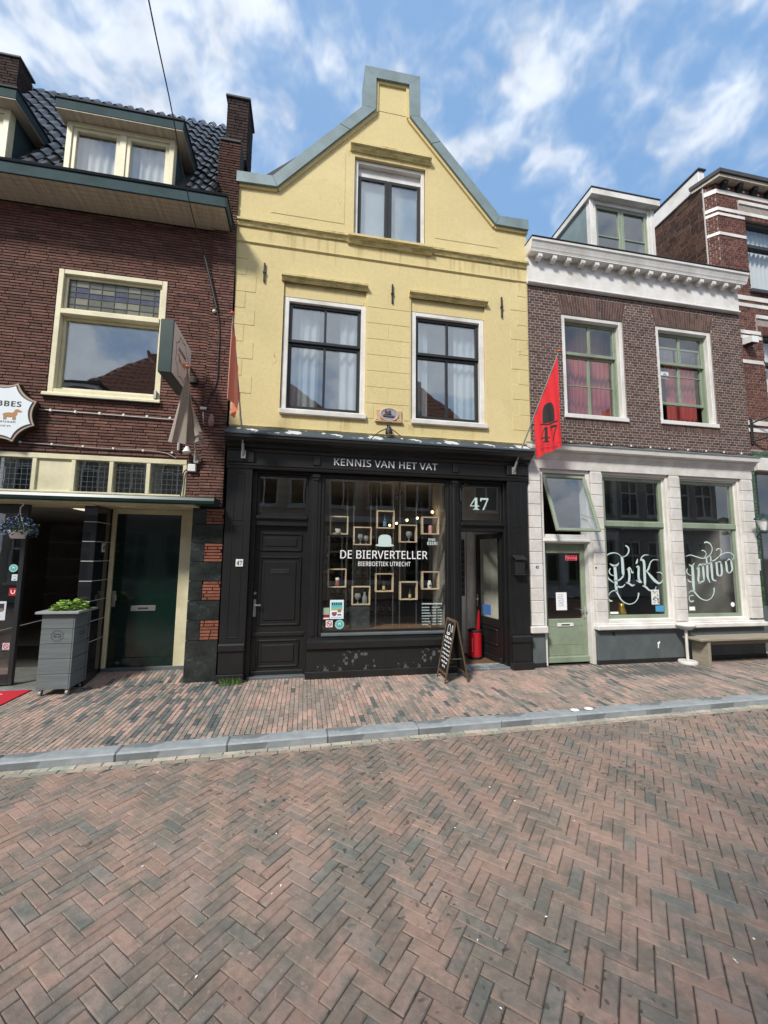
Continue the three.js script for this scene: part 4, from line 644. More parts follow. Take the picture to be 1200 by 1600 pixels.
    const s = new MB(); for (const [a, b] of [[x0 + 0.075, m - 0.045], [m + 0.045, x1 - 0.075]]) { s.rect(a, b, y0 + 0.075, top - 0.0895, 0.055, z - 0.08, z - 0.02, 0.005); new MB().quad([a + 0.055, y0 + 0.13, z - 0.05], [b - 0.055, y0 + 0.13, z - 0.05], [b - 0.055, top - 0.145, z - 0.05], [a + 0.055, top - 0.145, z - 0.05]).build('pane', M.glassMirror, d); } s.build('sash', M.cream, d);
    curtain('curtain', d, x0 + 0.05, x1 - 0.05, y0 - 0.05, top - 0.1, z - 0.15, M.curtain, 12, 0.018, seed);
    for (const x of [x0, x1 - 0.02]) new MB().prism([[z - 0.01, y0 + 0.02], [z - 0.01, top - 0.013], [back, top - 0.013], [z - 0.05, y0 + 0.02]].map(([a, b]) => [a, b]), 'x', x + 0.003, x + 0.018).build('cheek', M.teal, d);
    box('back_board', M.roomGrey, d, x0, x1, y0, top - 0.02, back, back + 0.03);
  };
  dormer(-4.97, -3.50, 8.20, 2); dormer(-7.2, -5.70, 8.20, 5);
  // chimneys
  const chimney = (x0, x1, y0, y1, z0, z1, seed) => { const c = sub('chimney', lh); box('core', M.mortarDark, c, x0 + 0.012, x1 - 0.012, y0, y1, z0 + 0.012, z1 - 0.012);
    const l = wallBricks({ x0, x1, y0, y1, h: 0.06, L: 0.22, j: 0.009, z: z1, tone: (r) => vary([0.06, 0.042, 0.038], 0.7 + 0.6 * r()), seed }), m = new MB(); l.forEach((q) => q.make(m));
    const m2 = wallBricks({ x0: -z1, x1: -z0, y0, y1, h: 0.06, L: 0.22, j: 0.009, z: 0, tone: (r) => vary([0.06, 0.042, 0.038], 0.7 + 0.6 * r()), seed: seed + 1 }), side = new MB(); m2.forEach((q) => q.make(side));
    struct(m.build('bricks', M.redBrick, c), 'stuff'); const sd = side.build('bricks', M.redBrick, c); struct(sd, 'stuff'); sd.rotation.y = Math.PI / 2; sd.position.x = x1; const sd2 = sd.clone(); c.add(sd2); sd2.rotation.y = -Math.PI / 2; sd2.position.set(x0, 0, z0 + z1);
    new MB().box(x0 - 0.03, x1 + 0.03, y1, y1 + 0.05, z0 - 0.03, z1 + 0.03, 0.01).build('cap', M.slate, c); };
  chimney(-2.93, -2.57, 8.73, 9.9, -0.85, -0.3, 3); chimney(-7.75, -6.98, 9.6, 11.2, -1.9, -1.5, 8);
  // inside
  const b = sub('body', lh);
  box('party_wall', M.roomDark, b, X0 - 0.1, X0, 0, 7.2, -6.6, -0.014); box('party_wall', M.roomDark, b, -2.76, -2.615, 0, 8.6, -6.6, -0.29); box('back_wall', M.roomDark, b, X0, -2.76, 0, 7.2, -6.6, -6.5);
  box('upper_floor', M.roomGrey, b, X0, -2.76, 3.28, 3.42, -6.5, -0.251); box('attic_floor', M.roomGrey, b, X0, -2.76, 6.95, 7.06, -6.5, -0.251); box('floor', M.roomGrey, b, X0, -2.76, -0.1, -0.012, -6.5, -0.52); box('hall_wall', M.roomDark, b, -4.45, -2.76, 0, 3.28, -0.72, -0.6); box('hall_side', M.roomDark, b, -4.47, -4.35, 0, 3.28, -4, -0.6); box('room_wall', M.roomGrey, b, X0, -2.76, 3.42, 6.95, -3.6, -3.5);
  box('ceiling', M.roomDark, b, X0, -4.47, 2.62, 2.66, -6.5, -0.26);
  // shop shelves with goods
  const sh = sub('shelf_unit', b), r = rng(90); for (let k = 0; k < 5; k++) box('shelf', M.roomGrey, sh, -8, -4.6, 0.3 + k * 0.45, 0.33 + k * 0.45, -6.1, -5.7);
  const goods = [[0.40, 0.10, 0.07], [0.13, 0.26, 0.11], [0.42, 0.33, 0.12], [0.14, 0.16, 0.30], [0.5, 0.47, 0.42]].map((c, i) => mat('goods' + i, c, 0.6));
  for (let k = 0; k < 5; k++) for (let x = -7; x < -4.7; x += 0.2 + r() * 0.12) { const w = 0.08 + r() * 0.08, h = 0.15 + r() * 0.2; new MB().box(x, x + w, 0.331 + k * 0.45, 0.331 + k * 0.45 + h, -6.05, -5.8, 0.006).build('packet', goods[r() * 5 | 0], sh); }
}

// ---------------------------------------------------------------- right brown brick house with white tattoo shopfront
const rh = thing('brick_house', 'brown brick house with white bracketed cornice over a white tattoo shopfront', 'house');
{
  const h1 = [3.275, 4.605, 4.415, 6.445], h2 = [5.345, 6.67, 4.44, 6.46], X0 = 2.585, X1 = 7.425;
  const tone = (r) => { const q = r(); return vary(q < 0.5 ? [0.145, 0.088, 0.078] : q < 0.8 ? [0.17, 0.10, 0.085] : [0.12, 0.08, 0.074], 0.75 + 0.5 * r()); };
  const H = (h) => [[h[0], h[2]], [h[1], h[2]], [h[1], h[3]], [h[0], h[3]]];
  const wall = new MB().shape([[X0, 3.62], [X1, 3.62], [X1, 7.4], [X0, 7.4]], [H(h1), H(h2)], -0.28, -0.0045).build('wall', M.mortarLight, rh);
  // flat arches of soldier bricks and rowlock sills
  const arch = (x0, x1, y0, y1, fl) => { const n = Math.round((x1 - x0 + fl) / 0.0565), l = [], r = rng(x0 * 100 | 0);
    for (let i = 0; i < n; i++) { const a = i / n, b = (i + 1) / n, bx = (t) => x0 + (x1 - x0) * t, tx = (t) => x0 - fl + (x1 - x0 + 2 * fl) * t, g = 0.0055, yc = y0 + (y1 - y0) * (i % 2 ? 0.34 : 0.66), col = tone(r), col2 = tone(r);
      const make = (ya, yb, c) => (mb) => { const X = (t, y) => lerp(bx(t), tx(t), (y - y0) / (y1 - y0)), z = 0, d = 0.0055; mb.color(c); const A = [X(a, ya) + g, ya + g, z], B = [X(b, ya) - g, ya + g, z], C = [X(b, yb) - g, yb - g, z], D = [X(a, yb) + g, yb - g, z], o = (p, dx, dy) => [p[0] + dx * 0.003, p[1] + dy * 0.003, z - d];
        mb.quad(A, B, C, D); mb.quad(o(A, -1, -1), o(B, 1, -1), B, A); mb.quad(o(B, 1, -1), o(C, 1, 1), C, B); mb.quad(o(C, 1, 1), o(D, -1, 1), D, C); mb.quad(o(D, -1, 1), o(A, -1, -1), A, D); };
      const xm = bx((a + b) / 2); l.push({ size: shown(xm, y0, 0, 0.05 * 0.2), make: make(y0, yc, col) }, { size: shown(xm, y0, 0, 0.05 * 0.2), make: make(yc, y1, col2) }); }
    return l; };
  const sill = (x0, x1, y0, y1) => { const l = [], r = rng(x1 * 100 | 0); for (let x = x0; x < x1 - 0.03; x += 0.0565) { const col = tone(r), a = x + 0.005; l.push({ size: shown(x, y0, 0, 0.05 * 0.12), make: (mb) => faceBrick(mb, a, a + 0.047, y0 + 0.005, y1, 0.004, 0.015, col, r) }); } return l; };
  const list = wallBricks({ x0: X0, x1: X1, y0: 3.88, y1: 6.94, holes: [[3.24, 4.64, 4.309, 4.416], [5.31, 6.71, 4.309, 4.44], [3.275, 4.605, 4.4, 6.445], [5.345, 6.67, 4.4, 6.46], [3.275, 4.605, 6.43, 6.8325, 0.085], [5.345, 6.67, 6.43, 6.8325, 0.085]], h: 0.0537, L: 0.196, j: 0.0125, z: 0, d: 0.0055, tone, seed: 21, bond: 'cross' });
  list.push(...arch(3.275, 4.605, 6.447, 6.828, 0.085), ...arch(5.345, 6.67, 6.462, 6.828, 0.085), ...sill(3.24, 4.64, 4.31, 4.413), ...sill(5.31, 6.71, 4.31, 4.438));
  pieces(list, 'brick', 'bricks', M.brownBrick, wall);
  // sash windows with red curtains
  const win = (h, open, seed) => {
    const w = sub('window', rh), [x0, x1, y0, y1] = h, z = -0.13, f = 0.075;
    new MB().rect(x0 + 0.004, x1 - 0.004, y0 + 0.004, y1 - 0.004, f, -0.25, -0.018, 0.006, 0.09).build('frame', M.white, w);
    new MB().box(x0 - 0.01, x1 + 0.01, y0 - 0.004, y0 + 0.075, -0.1, 0.03, 0.006).build('sill', M.white, w);
    const a = x0 + f + 0.02, b = x1 - f - 0.02, c = y0 + 0.1, d = y1 - f - 0.02, m = (a + b) / 2, t = c + (d - c) * 0.665;
    new MB().rect(x0 + f, x1 - f, c - 0.012, y1 - f, 0.03, z - 0.1, z + 0.02, 0.004).build('lining', M.sage, w);
    const s = new MB().rect(a + 0.01, b - 0.01, t - 0.03, d, 0.04, z - 0.03, z + 0.012, 0.004, 0.06).box(m - 0.028, m + 0.028, t + 0.03, d - 0.04, z - 0.025, z + 0.008, 0.004);
    const lo = c + open, th = t + 0.0;
    s.rect(a + 0.01, b - 0.01, lo, open ? lo + (t - c) : th - 0.031, 0.04, z - 0.085, z - 0.035, 0.004, 0.055).box(m - 0.028, m + 0.028, lo + 0.055, open ? lo + (t - c) - 0.04 : th - 0.071, z - 0.08, z - 0.04, 0.004);
    const bar = lo + (t - c) * 0.5; s.box(a + 0.05, m - 0.028, bar - 0.009, bar + 0.009, z - 0.07, z - 0.045).box(m + 0.028, b - 0.05, bar - 0.009, bar + 0.009, z - 0.07, z - 0.045); s.build('sash', M.sage, w);
    for (const [p, q] of [[a + 0.05, m - 0.028], [m + 0.028, b - 0.05]]) { new MB().quad([p, t + 0.03, z - 0.008], [q, t + 0.03, z - 0.008], [q, d - 0.04, z - 0.008], [p, d - 0.04, z - 0.008]).build('pane', M.glass, w); const tp = open ? lo + (t - c) - 0.04 : th - 0.07; new MB().quad([p, lo + 0.05, z - 0.058], [q, lo + 0.05, z - 0.058], [q, tp, z - 0.058], [p, tp, z - 0.058]).build('pane', M.glass, w); }
    if (open) { curtain('curtain', w, m - 0.06, x1, y0, y1, -0.42, M.redCurtain, 7, 0.03, seed); } else { curtain('curtain', w, x0, m - 0.22, y0, y1, -0.40, M.redCurtain, 4, 0.03, seed); curtain('curtain', w, m - 0.24, x1, y0, y1, -0.42, M.redCurtain, 9, 0.028, seed + 3); }
    return w;
  };
  win(h1, 0, 4); const w2 = win(h2, 0.37, 9); new MB().box(5.62, 5.80, 5.47, 5.62, -0.21, -0.205).build('sticker', M.paintWhite, w2); new MB().cyl([5.71, 5.545, -0.2045], [5.71, 5.545, -0.2035], 0.045, 0.045, 16).build('sticker', mat('stickerPink', [0.5, 0.25, 0.32], 0.6), w2);
  // cornice with modillions
  { const c = sub('cornice', rh);
    new MB().box(X0 - 0.01, X1 - 0.05, 6.965, 7.475, -0.05, 0.045).prism([[0.0, 6.925], [0.05, 6.925], [0.075, 6.945], [0.075, 6.965], [0.055, 6.985], [0.0, 6.985]], 'x', X0 - 0.012, X1 - 0.045).build('frieze', M.white, c);
    new MB().box(X0 - 0.012, X1 - 0.04, 7.468, 7.49, -0.05, 0.195).prism([[-0.05, 7.49], [0.197, 7.49], [0.202, 7.51], [0.212, 7.53], [0.22, 7.56], [0.24, 7.62], [0.255, 7.64], [0.26, 7.645], [0.26, 7.69], [-0.05, 7.70]], 'x', X0 - 0.02, X1 - 0.0).build('crown', M.white, c);
    new MB().box(X0 - 0.03, X1 + 0.01, 7.701, 7.72, -0.4, 0.275, 0.005).build('roof_edge', M.slate, c);
    for (let i = 0; i < 16; i++) { const x = 2.77 + i * 0.2975; new MB().prism([[0.044, 7.375], [0.08, 7.36], [0.13, 7.385], [0.172, 7.38], [0.182, 7.395], [0.182, 7.467], [0.044, 7.467]], 'x', x - 0.042, x + 0.042).build('modillion', M.white, c); } }
  // dormer
  { const d = sub('dormer', rh), z = -0.6, x0 = 4.5, x1 = 6.06, y0 = 7.6, y1 = 9.6;
    new MB().rect(x0, x1, y0, y1, 0.13, z - 0.14, z, 0.006, 0.6, 0.09).box(x0 - 0.03, x0 + 0.06, y0, y1, z, z + 0.02, 0.004).box(x1 - 0.06, x1 + 0.03, y0, y1, z, z + 0.02, 0.004).build('frame', M.white, d);
    const a = x0 + 0.13, b = x1 - 0.13, m = (a + b) / 2, c = y0 + 0.6, e = y1 - 0.09, s = new MB();
    for (const [p, q] of [[a, m - 0.003], [m + 0.003, b]]) { s.rect(p, q, c, e, 0.065, z - 0.09, z - 0.03, 0.004); const yb = lerp(c, e, 0.47); s.box(p + 0.065, q - 0.065, yb - 0.012, yb + 0.012, z - 0.08, z - 0.04); new MB().quad([p + 0.065, c + 0.065, z - 0.06], [q - 0.065, c + 0.065, z - 0.06], [q - 0.065, e - 0.065, z - 0.06], [p + 0.065, e - 0.065, z - 0.06]).build('pane', M.glassMirror, d); } s.build('sash', M.sage, d);
    new MB().box(x0 - 0.06, x1 + 0.08, y1, y1 + 0.14, -2.6, z + 0.14, 0.006).build('fascia', M.white, d); new MB().box(x0 - 0.075, x1 + 0.095, y1 + 0.14, y1 + 0.165, -2.6, z + 0.155, 0.004).build('roof_sheet', M.slate, d);
    for (const x of [x0 - 0.005, x1 - 0.02]) box('cheek', M.zinc, d, x, x + 0.02, y0, y1, -2.6, z - 0.141);
    box('room', M.roomGrey, d, x0 + 0.02, x1 - 0.025, y0, y1 - 0.01, -1.8, -1.75); curtain('blind', d, x0 + 0.2, x1 - 0.15, 8.2, 8.62, -1.0, M.curtain, 5, 0.02, 7);
    new MB().prism([[-0.25, 7.6], [-2.75, 9.9], [-6.5, 7.6]], 'x', X0, X1).build('roof', M.slate, rh); }
  // shopfront: cornice, rusticated pilasters, fascia
  new MB().prism([[-0.02, 3.60], [0.055, 3.60], [0.065, 3.65], [0.095, 3.68], [0.115, 3.70], [0.12, 3.73], [0.18, 3.75], [0.19, 3.81], [0.20, 3.825], [0.0, 3.895], [-0.02, 3.895]], 'x', 2.49, 7.37).build('shop_cornice', M.offwhite, rh);
  new MB().prism([[0.0, 3.897], [0.202, 3.827], [0.208, 3.838], [0.0, 3.915]], 'x', 2.48, 7.38).build('lead_flashing', M.zinc, rh);
  box('fascia', M.offwhite, rh, 2.475, 7.33, 3.43, 3.602, -0.2, 0.046);
  const pil = (x0, x1, y0) => { const p = sub('pilaster', rh); box('core', M.offwhite, p, x0 + 0.006, x1 - 0.006, y0, 3.43, -0.2, 0.04); const n = 13, hh = (3.4 - y0) / n; for (let i = 0; i < n; i++) new MB().box(x0, x1, y0 + i * hh + 0.0035, y0 + (i + 1) * hh - 0.0035, -0.03, 0.052, 0.007).build('rusticated_block', M.offwhite, p); };
  pil(2.475, 2.705, 0.69); pil(3.715, 3.945, 0.69); pil(5.395, 5.62, 0.71); pil(7.06, 7.32, 0.73);
  { const s = sub('sill_course', rh); for (const [a, b, y] of [[2.43, 2.745, 0.57]]) new MB().box(a, b, y, y + 0.115, -0.1, 0.105, 0.012).build('sill', M.white, s);
    new MB().box(3.68, 7.345, 0.595, 0.675, -0.12, 0.125, 0.014).box(3.7, 7.33, 0.675, 0.70, -0.12, 0.06, 0.006).build('sill', M.white, s); }
  { const p = sub('plinth', rh); new MB().box(3.715, 7.33, 0.075, 0.596, -0.2, 0.035).box(2.475, 2.72, 0.075, 0.571, -0.2, 0.035).build('render', M.slateBlue, p); new MB().box(3.71, 7.335, -0.01, 0.075, -0.2, 0.05, 0.006).box(2.47, 2.725, -0.01, 0.075, -0.2, 0.05, 0.006).build('skirting', M.iron, p);
    new MB().shape([[4.93, 0.34], [4.99, 0.37], [4.99, 0.34], [4.965, 0.31], [4.955, 0.24], [4.935, 0.25], [4.94, 0.31]], null, 0.034, 0.037).build('paint_scar', M.paintWhite, p); box('wall_socket', M.iron, p, 4.02, 4.06, 0.5, 0.54, 0.034, 0.06, 0.006); }
  // shop windows
  const swin = (x0, x1, y0, y1, words) => { const w = sub('shop_window', rh), z = -0.1, t = 2.48;
    new MB().rect(x0, x1, y0, y1, 0.05, -0.2, 0.0, 0.006).rect(x0 + 0.05, x1 - 0.05, y0 + 0.03, y1 - 0.05, 0.03, -0.2, -0.05, 0.008).build('frame', M.white, w);
    const a = x0 + 0.08, b = x1 - 0.08; new MB().rect(a, b, y0 + 0.05, t - 0.055, 0.06, z - 0.04, z + 0.02, 0.006, 0.07, 0.01).rect(a, b, t + 0.05, y1 - 0.08, 0.06, z - 0.03, z + 0.03, 0.006, 0.01).box(a, b, t - 0.055, t + 0.05, z - 0.04, z + 0.05, 0.012).build('sash', M.sage, w);
    new MB().quad([a + 0.06, y0 + 0.12, z], [b - 0.06, y0 + 0.12, z], [b - 0.06, t - 0.055, z], [a + 0.06, t - 0.055, z]).build('pane', M.glass, w); new MB().quad([a + 0.06, t + 0.05, z + 0.005], [b - 0.06, t + 0.05, z + 0.005], [b - 0.06, y1 - 0.14, z + 0.005], [a + 0.06, y1 - 0.14, z + 0.005]).build('pane', M.glass, w);
    const l = new MB(); for (const [p, wd] of words) l.ribbon(p, wd.map((q) => q * 1.05), z + 0.004, Math.max(8, p.length * 5)); l.build('lettering', M.letterMint, w); return w; };
  const wA = swin(3.945, 5.395, 0.70, 3.43, STROKES[0]), wB = swin(5.62, 7.06, 0.70, 3.43, STROKES[1]);
  mat('printA', [1, 1, 1], 0.7, {}); M.printA.map = canvas(96, 144, (g, w, h) => { g.fillStyle = '#d8dcd8'; g.fillRect(0, 0, w, h); const r = rng(3); for (let i = 0; i < 60; i++) { g.fillStyle = ['#3c6a78', '#b9766d', '#7f9c8a', '#e7e2cf', '#394a50'][r() * 5 | 0]; g.fillRect(8 + r() * 70, 10 + r() * 115, 4 + r() * 18, 3 + r() * 10); } });
  const pl = new MB().quad([4.985, 1.0, -0.094], [5.155, 1.0, -0.094], [5.155, 1.27, -0.094], [4.985, 1.27, -0.094], [[0, 0], [1, 0], [1, 1], [0, 1]]).build('poster', M.printA, wA); pl.userData.label = 'small colourful poster at the window corner';
  new MB().quad([5.06, 0.87, -0.093], [5.24, 0.87, -0.093], [5.24, 0.98, -0.093], [5.06, 0.98, -0.093]).build('sticker', mat('cyan', [0.06, 0.30, 0.52], 0.5), wA); new MB().quad([4.1, 0.84, -0.093], [4.27, 0.84, -0.093], [4.27, 0.88, -0.093], [4.1, 0.88, -0.093]).build('sticker', M.paintWhite, wA);
  new MB().quad([5.80, 0.88, -0.093], [5.93, 0.88, -0.093], [5.93, 0.95, -0.093], [5.80, 0.95, -0.093]).build('sticker', M.paintWhite, wB); new MB().cyl([6.80, 0.98, -0.095], [6.80, 0.98, -0.092], 0.045, 0.045, 16).build('sticker', M.paintWhite, wB);
  // door and tilted fanlight
  { const d = sub('door', rh), x0 = 2.705, x1 = 3.715, z = -0.11;
    new MB().box(x0, 2.785, 0, 3.43, -0.2, 0.0, 0.006).box(3.645, x1, 0, 3.43, -0.2, 0.0, 0.006).box(2.785, 3.645, 3.36, 3.43, -0.2, 0.0, 0.006).box(2.785, 3.645, 2.10, 2.215, -0.2, -0.02, 0.006).box(2.76, 3.67, 2.12, 2.17, -0.05, 0.03, 0.012).build('door_frame', M.white, d);
    new MB().rect(2.79, 3.64, 0.05, 2.095, 0.085, z - 0.045, z, 0.006, 0.72, 0.17).rect(2.86, 3.57, 0.15, 0.66, 0.012, z - 0.004, z + 0.004, 0.002).box(2.79, 3.64, 0.03, 0.13, z - 0.02, z + 0.04, 0.01).box(2.90, 3.54, 0.33, 0.345, z - 0.005, z + 0.003).build('leaf', M.sage, d);
    new MB().quad([2.875, 0.77, z - 0.02], [3.555, 0.77, z - 0.02], [3.555, 1.925, z - 0.02], [2.875, 1.925, z - 0.02]).build('pane', M.glass, d);
    new MB().box(3.575, 3.62, 0.78, 0.98, z, z + 0.012, 0.003).cyl([3.6, 0.93, z], [3.6, 0.93, z + 0.06], 0.01).cyl([3.6, 0.93, z + 0.055], [3.47, 0.93, z + 0.055], 0.01).build('handle', M.chrome, d);
    new MB().box(3.045, 3.36, 0.64, 0.70, z, z + 0.014, 0.004).build('letter_plate', M.ceramic, d); box('letter_slot', M.iron, d, 3.12, 3.28, 0.66, 0.682, z + 0.013, z + 0.017);
    new MB().quad([3.05, 0.92, z - 0.016], [3.26, 0.92, z - 0.016], [3.26, 1.23, z - 0.016], [3.05, 1.23, z - 0.016]).build('notice', M.paintWhite, d);
    const n = new MB(), r = rng(8); for (let i = 0; i < 7; i++) { const y = 1.19 - i * 0.032, x = 3.08 + r() * 0.02, p = []; for (let k = 0; k < 8; k++) p.push([x + k * 0.016, y + (r() - 0.5) * 0.014]); n.ribbon(p, [0.004, 0.005], z - 0.013, 24); } n.build('handwriting', M.posterBlue, d);
    const ne = []; for (let i = 0; i < 30; i++) { const a = i / 29; ne.push([3.31 + a * 0.2, 1.845 + 0.028 * Math.sin(a * 26), z - 0.06]); } new MB().tube(ne, 0.006, 5, 90).rect(3.295, 3.525, 1.80, 1.89, 0.006, z - 0.064, z - 0.056, 0).build('neon_sign', M.neonRed, d);
    const f = sub('fanlight', rh); f.position.set(0, 3.32, -0.03); f.rotation.x = -THREE.MathUtils.degToRad(20);
    new MB().rect(2.795, 3.635, -1.09, 0, 0.05, -0.02, 0.025, 0.004).build('frame', M.sage, f); new MB().quad([2.845, -1.04, 0], [3.585, -1.04, 0], [3.585, -0.05, 0], [2.845, -0.05, 0]).build('pane', M.glassMirror, f); new MB().cyl([3.6, -0.85, -0.02], [3.6, -0.62, -0.30], 0.008).build('stay', M.steel, f);
    box('lamp_sill', M.white, d, 2.80, 3.63, 2.216, 2.26, -0.19, -0.06, 0.006); }
  text('45', 'serifBold', 2.565, 2.625, 1.655, 1.705, 0.0525, M.numberBlack, rh, 'house_number'); new MB().cyl([3.735, 1.675, 0.05], [3.735, 1.675, 0.062], 0.014).build('door_bell', M.iron, rh);
  { const l = new MB(); for (let x = 2.9; x < 7.4; x += 0.42) l.ball(x + 0.02, 3.94, 0.05, 0.018, 1, 1, 1, 8); l.build('cable_clips', M.plasticWhite, rh); const p = []; for (let x = 2.6; x <= 7.45; x += 0.2) p.push([x, 3.925 + 0.008 * Math.sin(x * 9), 0.04]); new MB().tube(p, 0.009, 6, 60).build('cable', M.iron, rh); }
  // inside
  const b = sub('body', rh);
  box('party_wall', M.roomDark, b, 2.572, 2.62, 0, 7.5, -6.5, -0.282); box('party_wall', M.roomDark, b, 7.30, 7.42, 0, 7.5, -6.5, -0.282); box('back_wall', M.roomDark, b, 2.62, 7.3, 0, 7.5, -6.5, -6.4); box('floor', M.roomDark, b, 2.62, 7.3, -0.1, 0.02, -6.4, -0.2); box('upper_floor', M.roomDark, b, 2.62, 7.3, 3.45, 3.62, -6.4, -0.2); box('attic_floor', M.roomGrey, b, 2.62, 7.3, 7.0, 7.1, -6.4, -0.281); box('room_wall', M.roomDark, b, 2.62, 7.3, 3.62, 7, -3.6, -3.5);
  box('counter', M.oakDark, b, 4.2, 6.2, 0.02, 0.9, -2.6, -2.2, 0.01); box('screen', M.roomGrey, b, 6.5, 7.28, 0.02, 2.4, -1.5, -1.45);
  mat('plantGold', [0.55, 0.38, 0.08], 0.35, { metalness: 0.6 }); const vz = new MB(); vz.lathe([[0.0, 0], [0.09, 0.0], [0.11, 0.12], [0.06, 0.26], [0.07, 0.34], [0.0, 0.34]].map(([q, w]) => [q * 0.75, w * 0.8]), 4.62, 0.72, -0.42); vz.build('vase', M.plantGold, b); box('display_ledge', M.oakDark, b, 3.95, 7.06, 0.66, 0.715, -0.75, -0.2);
}

// ---------------------------------------------------------------- far right house, and the row across the street that the windows mirror
const fh = thing('brick_house', 'red brick house with white stone bands and green tiled shop, at the right edge', 'house');
{
  const Z = -0.4, X0 = 7.44, X1 = 11.5, tone = (r) => vary(r() < 0.6 ? [0.20, 0.085, 0.065] : [0.16, 0.07, 0.058], 0.75 + 0.5 * r());
  const wins = [[8.36, 9.5, 7.9, 9.62], [8.56, 9.7, 4.95, 6.85]], H = (h) => [[h[0], h[2]], [h[1], h[2]], [h[1], h[3]], [h[0], h[3]]];
  const wall = new MB().shape([[X0 + 0.16, 0], [X1, 0], [X1, 10.39], [X0 + 0.16, 10.39]], [H(wins[0]), H(wins[1]), [[8.0, 0.02], [11.2, 0.02], [11.2, 3.7], [8.0, 3.7]]], Z - 0.3, Z - 0.006).build('wall', M.mortarLight, fh);
  new MB().prism([[X0, Z - 0.17], [X0 + 0.165, Z - 0.012], [X0 + 0.165, -9], [X0, -9]], 'y', 0, 10.39).build('side_wall_core', M.mortarLight, fh);
  const bands = [[10.14, 10.24], [9.72, 9.80], [9.60, 9.665], [9.12, 9.19], [7.62, 7.72], [7.46, 7.54], [6.82, 6.90], [6.70, 6.78], [6.13, 6.21], [4.73, 4.83], [4.58, 4.66]], holes = [...wins.map((w) => w.slice()), [8.18, 9.7, 9.62, 10.08], [8.4, 9.9, 6.85, 7.25], ...bands.map(([a, b]) => [X0, X1, a, b])];
  const list = wallBricks({ x0: X0 + 0.16, x1: 10.2, y0: 4.2, y1: 10.39, holes, h: 0.06, L: 0.21, j: 0.009, z: Z, tone, seed: 71, bond: 'cross' });
  // splayed corner and the old flank wall above the neighbour's roof
  const ca = Math.atan2(0.158, 0.16), corner = wallBricks({ x0: 0, x1: 0.225, y0: 4.2, y1: 10.39, holes: bands.map(([a, b]) => [-1, 1, a, b]), h: 0.06, L: 0.21, j: 0.009, z: 0, tone: (r) => vary(tone(r), 0.85), seed: 72, bond: 'cross' }), cm = new MB(); corner.forEach((q) => q.make(cm));
  const cmesh = struct(cm.build('corner_bricks', M.brownBrick, wall), 'stuff'); cmesh.position.set(X0 - 0.002, 0, Z - 0.165); cmesh.rotation.y = -Math.atan2(0.158, 0.16);
  pieces(list, 'brick', 'bricks', M.brownBrick, wall);
  const flank = wallBricks({ x0: 0, x1: 3.2, y0: 7.4, y1: 10.48, h: 0.062, L: 0.215, j: 0.011, z: 0, tone: (r) => vary(r() < 0.6 ? [0.15, 0.09, 0.065] : [0.10, 0.06, 0.05], 0.6 + 0.7 * r()), seed: 74 }), fl = new MB(); flank.forEach((q) => q.make(fl)); const fm = struct(fl.build('flank_bricks', M.brownBrick, wall), 'stuff'); fm.rotation.y = -Math.PI / 2; fm.position.set(X0 - 0.012, 0, Z - 0.18 - 3.2);
  for (const [a, b] of bands) { const full = !wins.some((w) => b > w[2] && a < w[3]), e = full ? X1 : (a > 7 ? 8.34 : 8.5); new MB().prism([[X0 - 0.008, Z - 0.17], [X0 + 0.16, Z + 0.015], [e, Z + 0.015], [e, Z - 0.06], [X0 + 0.1, Z - 0.17]], 'y', a, b).build('stone_band', M.white, fh); }
  // cornice
  { const c = sub('cornice', fh); new MB().prism([[X0 - 0.1, Z - 0.35], [X0 + 0.08, Z + 0.17], [X1, Z + 0.17], [X1, Z - 0.3]], 'y', 10.395, 10.47).build('fascia', M.beige, c); new MB().prism([[X0 - 0.14, Z - 0.37], [X0 + 0.06, Z + 0.21], [X1, Z + 0.21], [X1, Z - 0.3]], 'y', 10.47, 10.56).build('roof_edge', M.slate, c);
    for (let i = 0; i < 6; i++) { const x = 7.72 + i * 0.42; new MB().prism([[Z, 10.25], [Z + 0.04, 10.25], [Z + 0.11, 10.32], [Z + 0.12, 10.394], [Z, 10.394]], 'x', x, x + 0.11).build('bracket', M.iron, c); if (i < 5) box('tile_inset', M.white, c, x + 0.22, x + 0.27, 10.29, 10.335, Z - 0.01, Z + 0.006); } }
  new MB().box(X0 - 0.05, X0 + 0.12, 10.46, 10.86, -6, Z - 0.19, 0.01).build('verge_board', M.white, fh); new MB().box(X0 - 0.08, X0 + 0.14, 10.86, 10.90, -6, Z - 0.15, 0.006).build('verge_cap', M.slate, fh); new MB().cyl([X0 + 0.01, 4, Z - 0.17], [X0 + 0.01, 10.4, Z - 0.17], 0.018, 0.018, 8).build('cable_pipe', M.pipe, fh);
  for (const [a, b, c, d] of wins) { const w = sub('window', fh); new MB().rect(a, b, c, d, 0.07, Z - 0.2, Z - 0.06, 0.006).box(a + 0.07, b - 0.07, c + (d - c) * 0.64, c + (d - c) * 0.64 + 0.09, Z - 0.2, Z - 0.07, 0.006).build('frame', M.sash, w); new MB().quad([a + 0.07, c + 0.07, Z - 0.13], [b - 0.07, c + 0.07, Z - 0.13], [b - 0.07, d - 0.07, Z - 0.13], [a + 0.07, d - 0.07, Z - 0.13]).build('pane', M.glass, w); box('sill', M.slate, w, a - 0.05, b + 0.05, c - 0.08, c, Z - 0.15, Z + 0.06, 0.006); curtain('curtain', w, a, b, c, d, Z - 0.26, M.curtain, 9, 0.025, 3);
